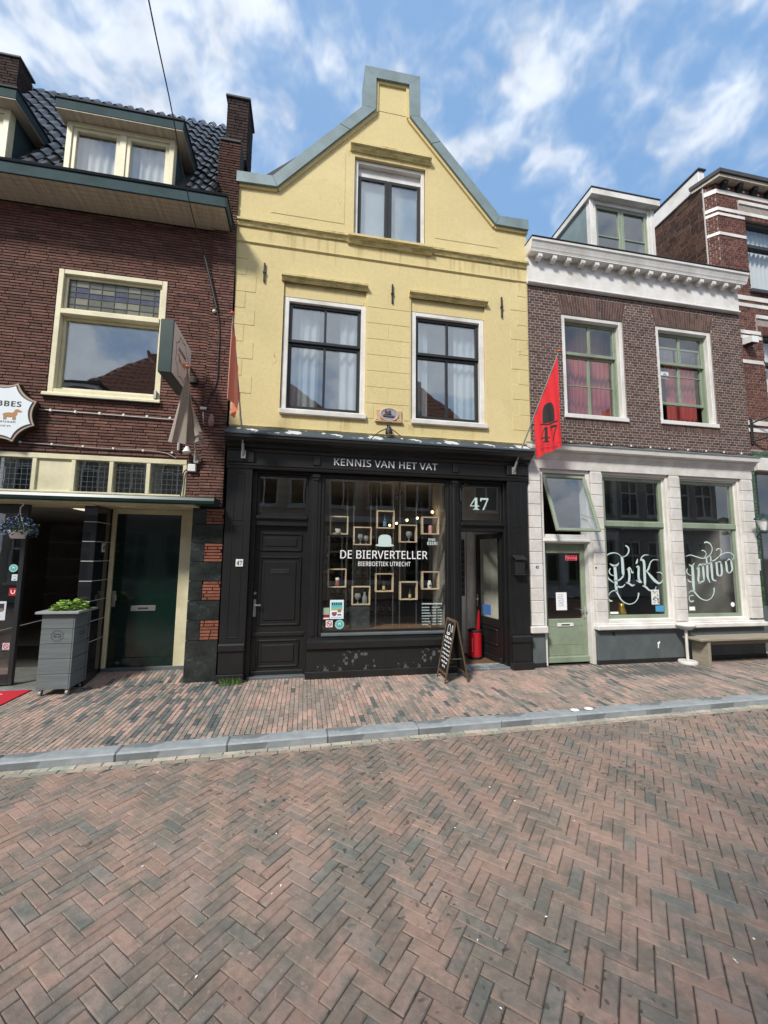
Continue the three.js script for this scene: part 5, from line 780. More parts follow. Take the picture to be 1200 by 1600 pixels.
    const r = rng(5), l = []; for (let i = 0; i < 20; i++) { const x = a - 0.12 + i * (b - a + 0.24) / 20; faceBrick(l[0] || (l[0] = new MB()), x + 0.004, x + (b - a + 0.24) / 20 - 0.004, d + 0.005, d + 0.2, Z + 0.002, 0.02, tone(r), r); } struct(l[0].build('arch_bricks', M.brownBrick, w), 'stuff'); box('arch_band', M.white, w, a - 0.14, b + 0.14, d + 0.37, d + 0.45, Z - 0.06, Z + 0.018); }
  // green tiled ground floor
  { const s = sub('shopfront', fh), tg = (r) => vary([0.035, 0.10, 0.022], 0.6 + 0.9 * r()); mat('greenTile', [1, 1, 1], 0.18, { vertexColors: true, map: T.grain, rep: 0.2, clearcoat: 0.5, clearcoatRoughness: 0.1 });
    const l = wallBricks({ x0: X0 + 0.16, x1: 7.995, y0: 0.9, y1: 4.16, h: 0.075, L: 0.16, j: 0.006, z: Z + 0.004, d: 0.016, tone: tg, seed: 80, bond: 'cross' }); l.push(...wallBricks({ x0: 7.995, x1: 9.5, y0: 4.0, y1: 4.16, h: 0.075, L: 0.16, j: 0.006, z: Z + 0.004, d: 0.016, tone: tg, seed: 81, bond: 'cross' })); for (const q of l) { const mb = new MB(); q.make(mb); mb.build('tile', M.greenTile, s); }
    box('plinth', M.slateBlue, s, X0 + 0.16, 8.0, 0, 0.9, Z - 0.01, Z + 0.03); box('lintel', M.offwhite, s, 8.0, 11.2, 3.72, 4.0, Z - 0.1, Z + 0.09, 0.01); box('dark_frame', M.sash, s, 8.02, 8.12, 0, 3.7, Z - 0.15, Z - 0.05); new MB().quad([8.12, 0.1, Z - 0.1], [11.2, 0.1, Z - 0.1], [11.2, 3.7, Z - 0.1], [8.12, 3.7, Z - 0.1]).build('pane', M.glass, s); box('room', M.roomDark, s, 7.7, 11.4, 0, 4, -3.2, -3.1); box('notice', M.paintWhite, s, 7.80, 7.93, 1.62, 1.86, Z + 0.012, Z + 0.02); }
  box('back_wall', M.roomDark, fh, X0 + 0.2, X1, 4.0, 10.4, -3.2, -3.1); box('flat_roof', M.slate, fh, X0 + 0.15, X1, 10.30, 10.39, -9, Z - 0.31); box('end_wall', M.roomDark, fh, X1, X1 + 0.1, 0, 10.5, -9, Z); box('upper_floor', M.roomGrey, fh, X0 + 0.2, X1, 4.0, 4.1, -3.1, Z - 0.31);
}
// opposite row (behind the camera): seen in the window glass, and standing between the street and the southern sky
function opposite(name, label, x0, x1, eave, ridge, peak, wallM, roofM, frameM, cols) {
  const o = thing(name, label, 'house', 'houses across the street'), Z = 10.7, w = x1 - x0, holes = [];
  for (const [y0, y1] of [[0.7, 2.7], [3.9, 5.7]]) for (let i = 0; i < cols; i++) { const c = x0 + w * (i + 0.5) / cols, hw = Math.min(0.62, w / cols * 0.36); holes.push([c - hw, c + hw, y0, y1]); }
  new MB().shape([[x0, 0], [x1, 0], [x1, eave], [x0, eave]], holes.map((h) => [[h[0], h[2]], [h[1], h[2]], [h[1], h[3]], [h[0], h[3]]]), Z, Z + 0.3).build('wall', wallM, o);
  for (const h of holes) { const g = sub('window', o); new MB().rect(h[0], h[1], h[2], h[3], 0.09, Z + 0.05, Z + 0.16, 0).box((h[0] + h[1]) / 2 - 0.03, (h[0] + h[1]) / 2 + 0.03, h[2] + 0.09, h[3] - 0.09, Z + 0.06, Z + 0.15).box(h[0] + 0.09, h[1] - 0.09, lerp(h[2], h[3], 0.62), lerp(h[2], h[3], 0.62) + 0.07, Z + 0.061, Z + 0.149).build('frame', frameM, g); box('pane', M.tileBlack, g, h[0] + 0.09, h[1] - 0.09, h[2] + 0.09, h[3] - 0.09, Z + 0.12, Z + 0.14); box('sill', frameM, g, h[0] - 0.06, h[1] + 0.06, h[2] - 0.09, h[2], Z - 0.06, Z + 0.1); }
  // hipped roof: front slope with rows of tiles, two hips, back slope
  const za = Z - 0.35, zr = Z + 3.0, A = [x0, eave, za], B = [x1, eave, za], C = [x1, eave, Z + 7], D = [x0, eave, Z + 7], P = [peak, ridge, zr], Q = [peak, ridge, zr + 1.2];
  const roof = new MB(); roof.tri(B, A, P); roof.quad(A, D, Q, P); roof.quad(C, B, P, Q); roof.tri(D, C, Q); roof.quad(A, B, C, D); roof.build('roof', roofM, o);
  const rt = new MB(), rows = 16; for (let k = 0; k < rows; k++) { const t = k / rows, l = lerp(x0, peak, t) + 0.1, rr = lerp(x1, peak, t) - 0.1, z = lerp(za, zr, t), y = lerp(eave, ridge, t); for (let x = l; x < rr - 0.12; x += 0.24) rt.box(x, x + 0.16, y - 0.02, y + 0.06, z - 0.02, z + 0.22); } struct(rt.build('roof_tiles', roofM, o), 'stuff');
  box('gutter', frameM, o, x0, x1, eave - 0.16, eave - 0.005, za - 0.08, za + 0.1); box('chimney', M.clayRoof, o, peak - 0.2, peak + 0.25, ridge - 0.4, ridge + 0.35, zr + 0.3, zr + 0.8);
  box('cornice', frameM, o, x0, x1, 3.25, 3.5, Z - 0.18, Z - 0.001); box('body', wallM, o, x0 + 0.02, x1 - 0.02, 0, eave - 0.05, Z + 0.301, Z + 6.9);
  const d = sub('dormer', o), dx = lerp(x0, x1, 0.3); new MB().box(dx - 0.7, dx + 0.7, eave + 0.3, eave + 1.5, za + 0.4, za + 1.5).build('body', frameM, d); box('pane', M.tileBlack, d, dx - 0.55, dx + 0.55, eave + 0.45, eave + 1.35, za + 0.38, za + 0.399); box('roof', M.slate, d, dx - 0.8, dx + 0.8, eave + 1.5, eave + 1.6, za + 0.3, za + 1.6);
}
opposite('plaster_house', 'grey plastered house with a hipped clay roof across the street, far left of the row', -12.4, -5.6, 7.0, 11.2, -9.0, M.roomLight, M.clayRoof, M.white, 4);
opposite('plaster_house', 'beige plastered house with a hipped clay roof across the street, opposite the yellow house', -5.6, 1.0, 7.0, 11.3, -3.6, M.beige, M.clayRoof, M.white, 4);
opposite('brick_house', 'brown house with a hipped clay roof across the street, opposite the tattoo shop', 1.0, 7.6, 6.8, 11.0, 4.3, mat('oppositeBrown', [0.42, 0.30, 0.22], 0.9, { map: T.mottle, rep: 1.3 }), M.clayRoof, M.offwhite, 4);
opposite('plaster_house', 'white plastered house with a hipped slate roof across the street, far right of the row', 7.6, 13.6, 6.9, 10.6, 10.4, M.offwhite, M.slate, M.sage, 4);
opposite('plaster_house', 'grey plastered house with a hipped slate roof across the street, beyond the right end', 13.6, 19.5, 6.9, 10.4, 16.5, M.roomGrey, M.slate, M.white, 4);

// ---------------------------------------------------------------- things in and on the beer shop
const DZ = -0.21; mat('oakPale', [0.86, 0.68, 0.47], 0.6, { map: T.wood, rep: 0.5 });
mat('glassBottle', [0.03, 0.05, 0.06], 0.08, { clearcoat: 0.6 }); mat('bottleBrown', [0.05, 0.022, 0.008], 0.08, { clearcoat: 0.6 }); mat('labelPink', [0.62, 0.30, 0.33], 0.6); mat('labelWhite', [0.72, 0.72, 0.70], 0.6); mat('labelBlue', [0.10, 0.25, 0.42], 0.6); mat('labelGold', [0.62, 0.50, 0.18], 0.5); mat('clearGlass', [0.55, 0.57, 0.56], 0.05, { transmission: 0.6, thickness: 0, ior: 1.5 });
function bottle(g, x, y, z, h, m, lab) { new MB().lathe([[0, 0], [0.032, 0], [0.034, 0.01], [0.034, 0.5], [0.03, 0.6], [0.014, 0.74], [0.012, 0.97], [0.015, 0.975], [0.015, 1], [0, 1]].map(([r, t]) => [r * h / 0.25, t * h]), x, y, z, 16).build('bottle_body', m, g); new MB().lathe([[0.0345, 0.12], [0.0345, 0.46]].map(([r, t]) => [r * h / 0.25 * 1.01, t * h]), x, y, z, 16).build('bottle_label', lab, g); }
const items = {
  cup: (g, x, y, z) => { new MB().lathe([[0, 0.012], [0.055, 0.0], [0.075, 0.01], [0.075, 0.014], [0, 0.014]], x, y, z, 20).build('saucer', M.ceramic, g); new MB().lathe([[0, 0.016], [0.03, 0.016], [0.048, 0.05], [0.05, 0.075], [0.044, 0.075], [0.03, 0.025], [0, 0.022]], x, y, z, 20).build('cup_body', M.ceramic, g); },
  glasses: (g, x, y, z) => { for (const [dx, s] of [[-0.045, 1], [0.05, 0.85]]) new MB().lathe([[0, 0], [0.035, 0], [0.035, 0.005], [0.006, 0.012], [0.006, 0.06], [0.04, 0.085], [0.048, 0.12], [0.04, 0.165], [0.037, 0.165], [0.044, 0.12], [0.0, 0.07]].map(([r, t]) => [r * s, t * s]), x + dx, y, z, 18).build('stem_glass', M.clearGlass, g); },
  goblet: (g, x, y, z) => new MB().lathe([[0, 0], [0.04, 0], [0.04, 0.006], [0.007, 0.014], [0.007, 0.06], [0.045, 0.09], [0.055, 0.13], [0.042, 0.17], [0.039, 0.17], [0.05, 0.13], [0.0, 0.07]], x, y, z, 18).build('stem_glass', M.clearGlass, g),
  bottleBlue: (g, x, y, z) => bottle(g, x, y, z, 0.22, M.glassBottle, M.labelBlue), bottleGold: (g, x, y, z) => bottle(g, x, y, z, 0.17, M.bottleBrown, M.labelGold), bottleYellow: (g, x, y, z) => bottle(g, x, y, z, 0.16, M.glassBottle, M.labelGold),
  canPink: (g, x, y, z) => new MB().lathe([[0, 0], [0.03, 0], [0.034, 0.01], [0.034, 0.125], [0.027, 0.14], [0, 0.138]], x, y, z, 18).build('can_body', M.labelPink, g), canRed: (g, x, y, z) => { new MB().lathe([[0, 0], [0.03, 0], [0.034, 0.01], [0.034, 0.10], [0, 0.10]], x, y, z, 18).build('can_body', mat('canRed', [0.28, 0.07, 0.06], 0.4), g); new MB().lathe([[0.0345, 0.1], [0.034, 0.125], [0.027, 0.14], [0, 0.138]], x, y, z, 18).build('can_lid', M.labelWhite, g); },
  jar: (g, x, y, z) => { new MB().lathe([[0, 0], [0.034, 0], [0.036, 0.09], [0.024, 0.105], [0.024, 0.13], [0, 0.13]], x, y, z, 18).build('jar_body', M.labelWhite, g); box('jar_print', M.numberBlack, g, x - 0.015, x + 0.015, y + 0.035, y + 0.06, z + 0.033, z + 0.038); },
  pair: (g, x, y, z) => { items.goblet(g, x - 0.055, y, z); new MB().lathe([[0, 0], [0.04, 0], [0.042, 0.10], [0.018, 0.14], [0.018, 0.19], [0, 0.19]], x + 0.06, y, z, 18).build('carafe', M.clearGlass, g); },
};
[[-0.96, 2.19, 'cup', 'white cup and saucer', 'a cup and saucer'], [-0.565, 2.02, 'glasses', 'two stemmed glasses', 'two stemmed glasses'], [-0.175, 2.305, 'bottleBlue', 'slim bottle with blue label', 'a slim blue bottle'], [0.22, 2.075, 'goblet', 'round goblet glass in the box right of the hat emblem', 'a single goblet'], [0.615, 2.22, 'canPink', 'pink beer can', 'a pink can'],
  [-0.975, 1.325, 'canRed', 'dark red can with a white lid', 'a red can'], [-0.575, 1.04, 'pair', 'goblet and carafe', 'a goblet and carafe'], [-0.185, 1.25, 'bottleGold', 'brown bottle with gold label', 'a gold-labelled bottle'], [0.23, 1.115, 'bottleYellow', 'dark bottle with yellow label', 'a yellow-labelled bottle'], [0.615, 1.285, 'jar', 'white jar with black print', 'a white jar']].forEach(([x, y, kind, what, holds]) => {
  const s = 0.305, g = thing('display_box', 'open oak display box holding ' + holds + ', hung in the shop window', 'display box', 'oak boxes hanging in the shop window');
  const f = new MB(); f.box(x, x + s, y, y + 0.019, DZ - 0.1, DZ, 0.002).box(x, x + s, y + s - 0.019, y + s, DZ - 0.1, DZ, 0.002).build('shelf', M.oakPale, g); new MB().box(x, x + 0.019, y + 0.019, y + s - 0.019, DZ - 0.1, DZ, 0.002).box(x + s - 0.019, x + s, y + 0.019, y + s - 0.019, DZ - 0.1, DZ, 0.002).build('side', M.oakPale, g);
  for (const wx of [x + 0.008, x + s - 0.008]) new MB().cyl([wx, 0.64, DZ - 0.05], [wx, 3.12, DZ - 0.05], 0.0022, 0.0022, 5).build('wire', M.steel, g);
  const it = thing(kind === 'cup' ? 'cup' : kind.startsWith('bottle') ? 'beer_bottle' : kind.startsWith('can') ? 'beer_can' : kind === 'jar' ? 'jar' : 'beer_glass', what + (kind === 'goblet' ? '' : ' standing in a hanging oak box'), kind === 'cup' ? 'cup' : kind.startsWith('bottle') ? 'bottle' : kind.startsWith('can') ? 'can' : kind === 'jar' ? 'jar' : 'glass', 'drinks shown in the window boxes');
  items[kind](it, x + s / 2 + (hash(x * 100, y * 100, 2) - 0.4) * 0.05, y + 0.019, DZ - 0.05);
});
// print on the glass
const print = (name, label, x0, x1, y0, y1, draw, z = -0.0605, cat = 'poster', w = 128, h = 160) => { const m = mat(name + x0, [1, 1, 1], 0.6); m.map = canvas(w, h, draw); return tag(new MB().quad([x0, y0, z], [x1, y0, z], [x1, y1, z], [x0, y1, z], [[0, 0], [1, 0], [1, 1], [0, 1]]).build(name, m, scene), label, cat); };
print('poster', 'blue and white beer festival poster in the lower left of the shop window', -0.937, -0.72, 0.85, 1.145, (g, w, h) => { g.fillStyle = '#dfe9ee'; g.fillRect(0, 0, w, h); g.fillStyle = '#5fb3b8'; g.fillRect(12, 18, 104, 46); g.fillStyle = '#1f4a55'; for (let i = 0; i < 5; i++) g.fillRect(16 + i * 20, 24, 13, 20); g.fillStyle = '#8fb68a'; g.fillRect(12, 64, 104, 24); g.fillStyle = '#8a4a58'; g.beginPath(); g.arc(42, 112, 24, 0, 7); g.fill(); g.fillStyle = '#f1e4ea'; g.fillRect(22, 88, 40, 14); g.fillStyle = '#b06a48'; g.fillRect(72, 80, 34, 26); g.fillStyle = '#eef2f4'; g.fillRect(68, 106, 42, 12); g.fillStyle = '#4f6b8a'; g.fillRect(72, 118, 34, 14); g.fillStyle = '#b9c7d8'; g.fillRect(12, 142, 104, 10); });
print('flyer', 'pale green and red flyer left of the festival poster', -1.045, -0.945, 0.85, 1.025, (g, w, h) => { g.fillStyle = '#9db59a'; g.fillRect(0, 0, w, h); g.fillStyle = '#7f9a80'; for (let i = 0; i < 6; i++) g.fillRect(10, 12 + i * 14, 90, 4); g.fillStyle = '#8d1f2b'; g.fillRect(0, 96, w, 44); g.fillStyle = '#f0e3e6'; g.fillRect(0, 140, w, 20); });
print('sticker', 'square no-smoking sticker below the festival poster', -0.995, -0.888, 0.725, 0.83, (g, w, h) => { g.fillStyle = '#e9dde0'; g.fillRect(0, 0, w, h); g.strokeStyle = '#9a2a3a'; g.lineWidth = 14; g.beginPath(); g.arc(64, 64, 44, 0, 7); g.stroke(); g.fillStyle = '#333'; g.fillRect(34, 58, 60, 12); g.beginPath(); g.moveTo(34, 36); g.lineTo(94, 94); g.stroke(); }, -0.0605, 'sticker', 128, 128);
{ const m = mat('roundSticker', [1, 1, 1], 0.6); m.map = canvas(128, 128, (g) => { g.fillStyle = '#8fc4c0'; g.fillRect(0, 0, 128, 128); g.fillStyle = '#4f9a98'; g.beginPath(); g.arc(64, 64, 42, 0, 7); g.fill(); g.fillStyle = '#a8dcd6'; g.beginPath(); g.arc(64, 60, 24, 0, 7); g.fill(); g.fillStyle = '#265a5c'; g.fillRect(54, 66, 20, 12); });
  const disc = (x, y, r, z, label) => { const d = tag(new MB().geo(new THREE.CircleGeometry(r, 28)).build('sticker', m, scene), label, 'sticker'); d.position.set(x, y, z); return d; };
  disc(-0.78, 0.765, 0.073, -0.0605, 'round mint sticker in the bottom corner of the shop window'); disc(-5.40, 1.62, 0.055, -0.18, 'round mint sticker on the pet shop door glass'); }
print('sticker', 'white label below the round sticker on the pet shop door', -5.41, -5.335, 1.445, 1.535, (g, w, h) => { g.fillStyle = '#c9d4da'; g.fillRect(0, 0, w, h); g.fillStyle = '#31404a'; g.fillRect(50, 96, 40, 14); g.fillRect(36, 40, 60, 6); }, -0.18, 'sticker', 128, 128);
print('sticker', 'red square sticker with a white horseshoe mark on the pet shop door', -5.425, -5.33, 1.235, 1.345, (g, w, h) => { g.fillStyle = '#a31722'; g.fillRect(0, 0, w, h); g.strokeStyle = '#f4e8e6'; g.lineWidth = 14; g.beginPath(); g.arc(64, 62, 30, 0, 3.14); g.stroke(); g.beginPath(); g.moveTo(34, 62); g.lineTo(34, 34); g.moveTo(94, 62); g.lineTo(94, 34); g.stroke(); }, -0.18, 'sticker', 128, 128);
print('flyer', 'black and white flyer low on the pet shop door glass', -5.60, -5.44, 0.90, 1.16, (g, w, h) => { g.fillStyle = '#c8d0d6'; g.fillRect(0, 0, w, h); g.fillStyle = '#2b2a2c'; g.fillRect(40, 20, 70, 60); g.fillStyle = '#7b6a60'; g.fillRect(50, 60, 50, 30); g.fillStyle = '#39424a'; g.fillRect(20, 124, 60, 10); }, -0.18);
print('sticker', 'pink no-entry sticker near the foot of the pet shop door', -5.435, -5.35, 0.50, 0.59, (g, w, h) => { g.fillStyle = '#d9b8bf'; g.fillRect(0, 0, w, h); g.strokeStyle = '#5a1f2c'; g.lineWidth = 12; g.beginPath(); g.arc(64, 64, 42, 0, 7); g.stroke(); g.beginPath(); g.moveTo(36, 36); g.lineTo(92, 92); g.stroke(); }, -0.18, 'sticker', 128, 128);
// old sack and the shop's furniture
mat('sack', [0.11, 0.11, 0.11], 0.9, { map: T.marble, rep: 0.3 }); M.sack.color.setRGB(0.8, 0.8, 0.8);
tag(box('slate_board', M.sack, scene, -0.61, -0.28, 0.665, 1.02, -0.24, -0.22), 'mottled grey slab leaning inside the shop window', 'slab');
tag(box('display_plinth', M.oakDark, scene, -1.12, 1.03, 0.03, 0.664, -0.6, -0.205), 'dark ledge behind the shop window', 'ledge');
{ const c = thing('shop_counter', 'oak shop counter at the left inside the beer shop', 'counter'); new MB().box(-2.2, -0.75, 1.48, 1.53, -2.6, -2.0, 0.006).build('top', M.oak, c); new MB().box(-2.15, -0.8, 0.03, 1.48, -2.55, -2.05, 0.01).build('front', M.oakDark, c);
  const sh = thing('bottle_shelf', 'tall shelf of beer bottles along the back of the beer shop', 'shelf'), r = rng(44); new MB().box(-2.3, 1.0, 0.03, 2.6, -4.05, -4.0).build('back_board', M.roomDark, sh); const lab = [M.labelPink, M.labelWhite, M.labelBlue, M.labelGold];
  for (let k = 0; k < 5; k++) { box('shelf', M.oakDark, sh, -2.3, 1.0, 0.4 + k * 0.45, 0.43 + k * 0.45, -4.0, -3.7, 0.003); for (let x = -2.2; x < 0.95; x += 0.13 + r() * 0.05) { bottle(sh, x, 0.431 + k * 0.45, -3.85, 0.24 + r() * 0.06, r() < 0.5 ? M.bottleBrown : M.glassBottle, lab[r() * 4 | 0]); } } }
// bulbs and a track spot under the shop ceiling
[[0.45, 2.51, -2.2], [0.47, 2.51, -1.6], [0.69, 2.58, -1.6], [0.80, 2.59, -1.2], [0.98, 2.675, -0.8]].forEach(([x, y, z], i) => {
  const b = thing('pendant_bulb', ['warm bulb overlapping the slim bottle box, leftmost of the row', 'warm bulb just right of the slim bottle box, second of the row', 'warm bulb above the single goblet box, middle of the row', 'warm bulb left of the pink can box, fourth of the row', 'warm bulb above the pink can box, highest of the row'][i], 'bulb', 'warm bulbs in the beer shop', [x, y, z]);
  new MB().cyl([0, 0.06, 0], [0, 3.3 - y, 0], 0.004, 0.004, 5).build('cord', M.iron, b); new MB().cyl([0, 0.025, 0], [0, 0.075, 0], 0.016, 0.014, 10).build('socket', M.iron, b); new MB().ball(0, 0, 0, 0.026).build('globe', M.bulb, b);
  const l = new THREE.PointLight(new THREE.Color(1, 0.72, 0.4), 0.05); l.position.set(0, -0.001, 0); l.castShadow = true; l.shadow.radius = 1.5; b.add(l);
});
{ const s = thing('track_spot', 'small black track spotlight under the beer shop ceiling', 'spotlight'); new MB().cyl([0.36, 2.98, -0.84], [0.36, 3.32, -0.84], 0.02).build('stem', M.iron, s); new MB().cyl([0.40, 3.02, -0.86], [0.29, 2.92, -0.76], 0.04, 0.05).build('head', M.iron, s); new MB().cyl([0.288, 2.918, -0.758], [0.284, 2.915, -0.754], 0.04).build('lens', M.chrome, s); }
// lobby: pictures, red bin and umbrella
{ const c = thing('photo_collage', 'tall collage of black and white photos on the lobby wall', 'collage'), r = rng(17), ms = [0.02, 0.10, 0.28, 0.5].map((k, i) => mat('photo' + i, [k, k, k * 1.02], 0.6, { map: T.marble, rep: 0.12 })); ms.forEach((m, i) => m.color.setRGB(...[0.3, 0.8, 1.6, 2.4].map((q) => q).slice(i, i + 1).flatMap((q) => [q, q, q]).map((q) => Math.min(1, q))));
  for (let i = 0; i < 9; i++) for (let k = 0; k < 3; k++) { const x = 1.47 + k * 0.075, y = 1.1 + i * 0.12; new MB().box(x, x + 0.07, y, y + 0.115, -0.999, -0.99 + 0.003 * ((i + k) % 2)).build('photo', ms[r() * 4 | 0], c); } }
{ const b = thing('umbrella_bin', 'glossy red cylindrical bin inside the open shop door', 'bin', undefined, [1.72, 0.03, -0.62]); new MB().lathe([[0, 0], [0.11, 0], [0.125, 0.02], [0.125, 0.46], [0.12, 0.47], [0.112, 0.46], [0.112, 0.04], [0, 0.04]], 0, 0, 0, 28).build('bin_body', M.red, b); new MB().lathe([[0.1255, 0.47], [0.128, 0.475], [0.128, 0.505], [0.11, 0.505], [0.11, 0.46]], 0, 0, 0, 28).build('rim', M.iron, b); new MB().lathe([[0.1255, 0.0], [0.128, 0.0], [0.128, 0.04], [0.1255, 0.045]], 0, 0, 0, 28).build('foot_ring', M.iron, b); const sc = new MB(); for (let i = 0; i < 5; i++) { const a = 0.5 + i * 0.07, y = 0.13 + i * 0.05; sc.box(-0.005, 0.006, y, y + 0.035, 0.124, 0.127); } const sm2 = sc.build('print', M.labelPink, b); sm2.rotation.y = -0.75;
  const u = thing('umbrella', 'folded red umbrella standing in the red bin', 'umbrella', undefined, [1.77, 0.08, -0.64]); new MB().lathe([[0.004, 0], [0.02, 0.04], [0.04, 0.45], [0.034, 0.6], [0.014, 0.88], [0.006, 0.88]], 0, 0, 0, 9).build('canopy', M.red, u); new MB().cyl([0, 0.86, 0], [0, 0.98, 0], 0.008).build('handle', M.iron, u); u.rotation.z = -0.05; u.scale.y = 0.9; }
// chalkboard
{ const a = thing('chalkboard_sign', 'folding wooden chalkboard with white hat drawing and handwriting', 'chalkboard', undefined, [0.9, 0, 0.44]);
  const tilt = 0.19, W = 0.195, H = 0.9;
  for (const s of [-1, 1]) { const leaf = sub('leaf', a); leaf.position.set(0, H * Math.cos(tilt), 0); leaf.rotation.set(0, 0, 0); const q = new THREE.Group(); leaf.rotation.y = s < 0 ? -Math.PI / 2 : Math.PI / 2; leaf.rotation.order = 'YXZ'; leaf.rotation.x = -tilt;
    new MB().box(-W, -W + 0.028, -H, 0.0, 0, 0.02, 0.003).box(W - 0.028, W, -H, 0.0, 0, 0.02, 0.003).box(-W + 0.028, W - 0.028, -0.03, 0.0, 0, 0.02, 0.003).box(-W + 0.028, W - 0.028, -H + 0.10, -H + 0.135, 0, 0.02, 0.003).build('frame', M.boardWood, leaf);
    mat('slateBoard', [0.012, 0.012, 0.013], 0.6, { map: T.mottle, rep: 0.3 }); box('board', M.slateBoard, leaf, -W + 0.028, W - 0.028, -H + 0.135, -0.03, 0.004, 0.012);
    if (s < 0) { const c = new MB(), r = rng(21), z = 0.0135, X = (u) => u; // hat outline, a leaf, then lines of handwriting
      c.ribbon([[-0.075, -0.2], [-0.06, -0.1], [-0.02, -0.075], [0.02, -0.1], [0.035, -0.2], [-0.02, -0.205], [-0.075, -0.2]], [0.012, 0.012], z, 40).ribbon([[-0.095, -0.215], [-0.02, -0.23], [0.055, -0.21]], [0.014, 0.014], z); for (let i = 0; i < 5; i++) c.ribbon([[0.085, -0.09 - i * 0.02], [0.12, -0.08 - i * 0.022], [0.135, -0.1 - i * 0.02]], [0.012, 0.006], z);
      for (let i = 0; i < 8; i++) { const y = -0.275 - i * 0.06, w = [0.13, 0.14, 0.12, 0.14, 0.13, 0.135, 0.115, 0.05][i], h = i ? 0.014 : 0.024; let x = -w; while (x < w) { const n = 3 + (r() * 5 | 0), p = []; for (let k = 0; k < n; k++) p.push([x + k * 0.011, y + (k % 2 ? h : -h) * (0.5 + r() * 0.6)]); c.ribbon(p, [0.009, 0.010], z, n * 5); x += n * 0.011 + 0.014; } }
      c.build('chalk_drawing', M.paintWhite, leaf); } }
  new MB().cyl([0, H * Math.cos(tilt) - 0.004, -W], [0, H * Math.cos(tilt) - 0.004, W], 0.016, 0.016, 10).build('hinge_rail', M.boardWood, a); new MB().cyl([-0.1, 0.33, 0.14], [0.1, 0.33, 0.14], 0.003).build('chain', M.steel, a); }
// letter box, shop lamp
{ const b = thing('letter_box', 'small black letter box on the right black pilaster', 'letter box'); new MB().box(2.14, 2.30, 1.57, 1.83, 0.084, 0.17, 0.006).build('body', M.iron, b); new MB().prism([[0.08, 1.86], [0.20, 1.80], [0.20, 1.815], [0.08, 1.88]], 'x', 2.115, 2.325).build('lid', M.iron, b); new MB().box(2.125, 2.31, 1.545, 1.57, 0.084, 0.185, 0.006).build('lip', M.iron, b);
  const l = thing('wall_lamp', 'black dome lamp with two stay rods above the shop fascia', 'lamp'); new MB().lathe([[0.012, 0.10], [0.03, 0.07], [0.055, 0.02], [0.06, -0.04], [0.055, -0.042], [0.05, 0.015], [0.02, 0.06]], -0.05, 3.89, 0.12, 20).build('shade', M.iron, l); new MB().tube([[-0.05, 3.98, 0.12], [-0.05, 4.03, 0.1], [-0.05, 4.03, 0.04], [-0.05, 4.0, 0.0]], 0.014, 8).build('arm', M.iron, l); for (const [x, y] of [[-0.37, 3.70], [0.2, 3.72]]) new MB().tube([[-0.05 + Math.sign(x) * 0.04, 3.93, 0.12], [(x - 0.05) / 2, 3.86, 0.15], [x, y, 0.24]], 0.008, 6).build('stay', M.iron, l); new MB().ball(-0.05, 3.87, 0.12, 0.03).build('bulb', M.plasticWhite, l); }
// ---------------------------------------------------------------- flags
mat('flagRed', [1, 1, 1], 0.85, { transmission: 0.25, thickness: 0, side: THREE.DoubleSide });
M.flagRed.map = canvas(256, 512, (g, w, h) => { g.fillStyle = '#e2222e'; g.fillRect(0, 0, w, h); g.fillStyle = '#231f20'; const y = 312; g.beginPath(); g.moveTo(88, y); g.bezierCurveTo(84, y - 50, 82, y - 122, 122, y - 124); g.bezierCurveTo(136, y - 127, 148, y - 127, 162, y - 124); g.bezierCurveTo(202, y - 122, 200, y - 50, 196, y); g.fill(); g.beginPath(); g.moveTo(60, y - 4); g.quadraticCurveTo(142, y + 12, 224, y - 4); g.lineTo(220, y + 8); g.quadraticCurveTo(142, y + 20, 64, y + 8); g.fill(); g.font = 'bold 140px serif'; g.textAlign = 'center'; g.fillText('47', 140, 436); g.fillStyle = '#8a1420'; g.fillRect(20, 448, 216, 3); g.font = 'bold 28px sans-serif'; g.fillText('bierverteller', 130, 480); });
mat('flagBeige', [0.42, 0.355, 0.30], 0.95, { transmission: 0.3, thickness: 0, side: THREE.DoubleSide }); mat('flagFaded', [0.72, 0.22, 0.13], 0.9, { transmission: 0.35, thickness: 0, side: THREE.DoubleSide });
function flagPole(g, base, tip, r = 0.013) { const B = V(...base), T2 = V(...tip), d = T2.clone().sub(B); new MB().cyl(base, tip, r, r * 0.85, 10).build('pole', M.steel, g); const k = T2.clone().addScaledVector(d.clone().normalize(), 0.015); new MB().ball(k.x, k.y, k.z, 0.034, 1, 0.6, 1).build('knob', M.orangeKnob, g); new MB().box(base[0] - 0.035, base[0] + 0.035, base[1] - 0.10, base[1] + 0.03, base[2] - 0.03, base[2] + 0.012, 0.004).cyl([base[0], base[1] - 0.05, base[2]], [base[0] + d.x * 0.07, base[1] + d.y * 0.07, base[2] + d.z * 0.07], 0.022, 0.022, 10).build('bracket', M.steel, g); return (t) => [base[0] + d.x * t, base[1] + d.y * t, base[2] + d.z * t]; }
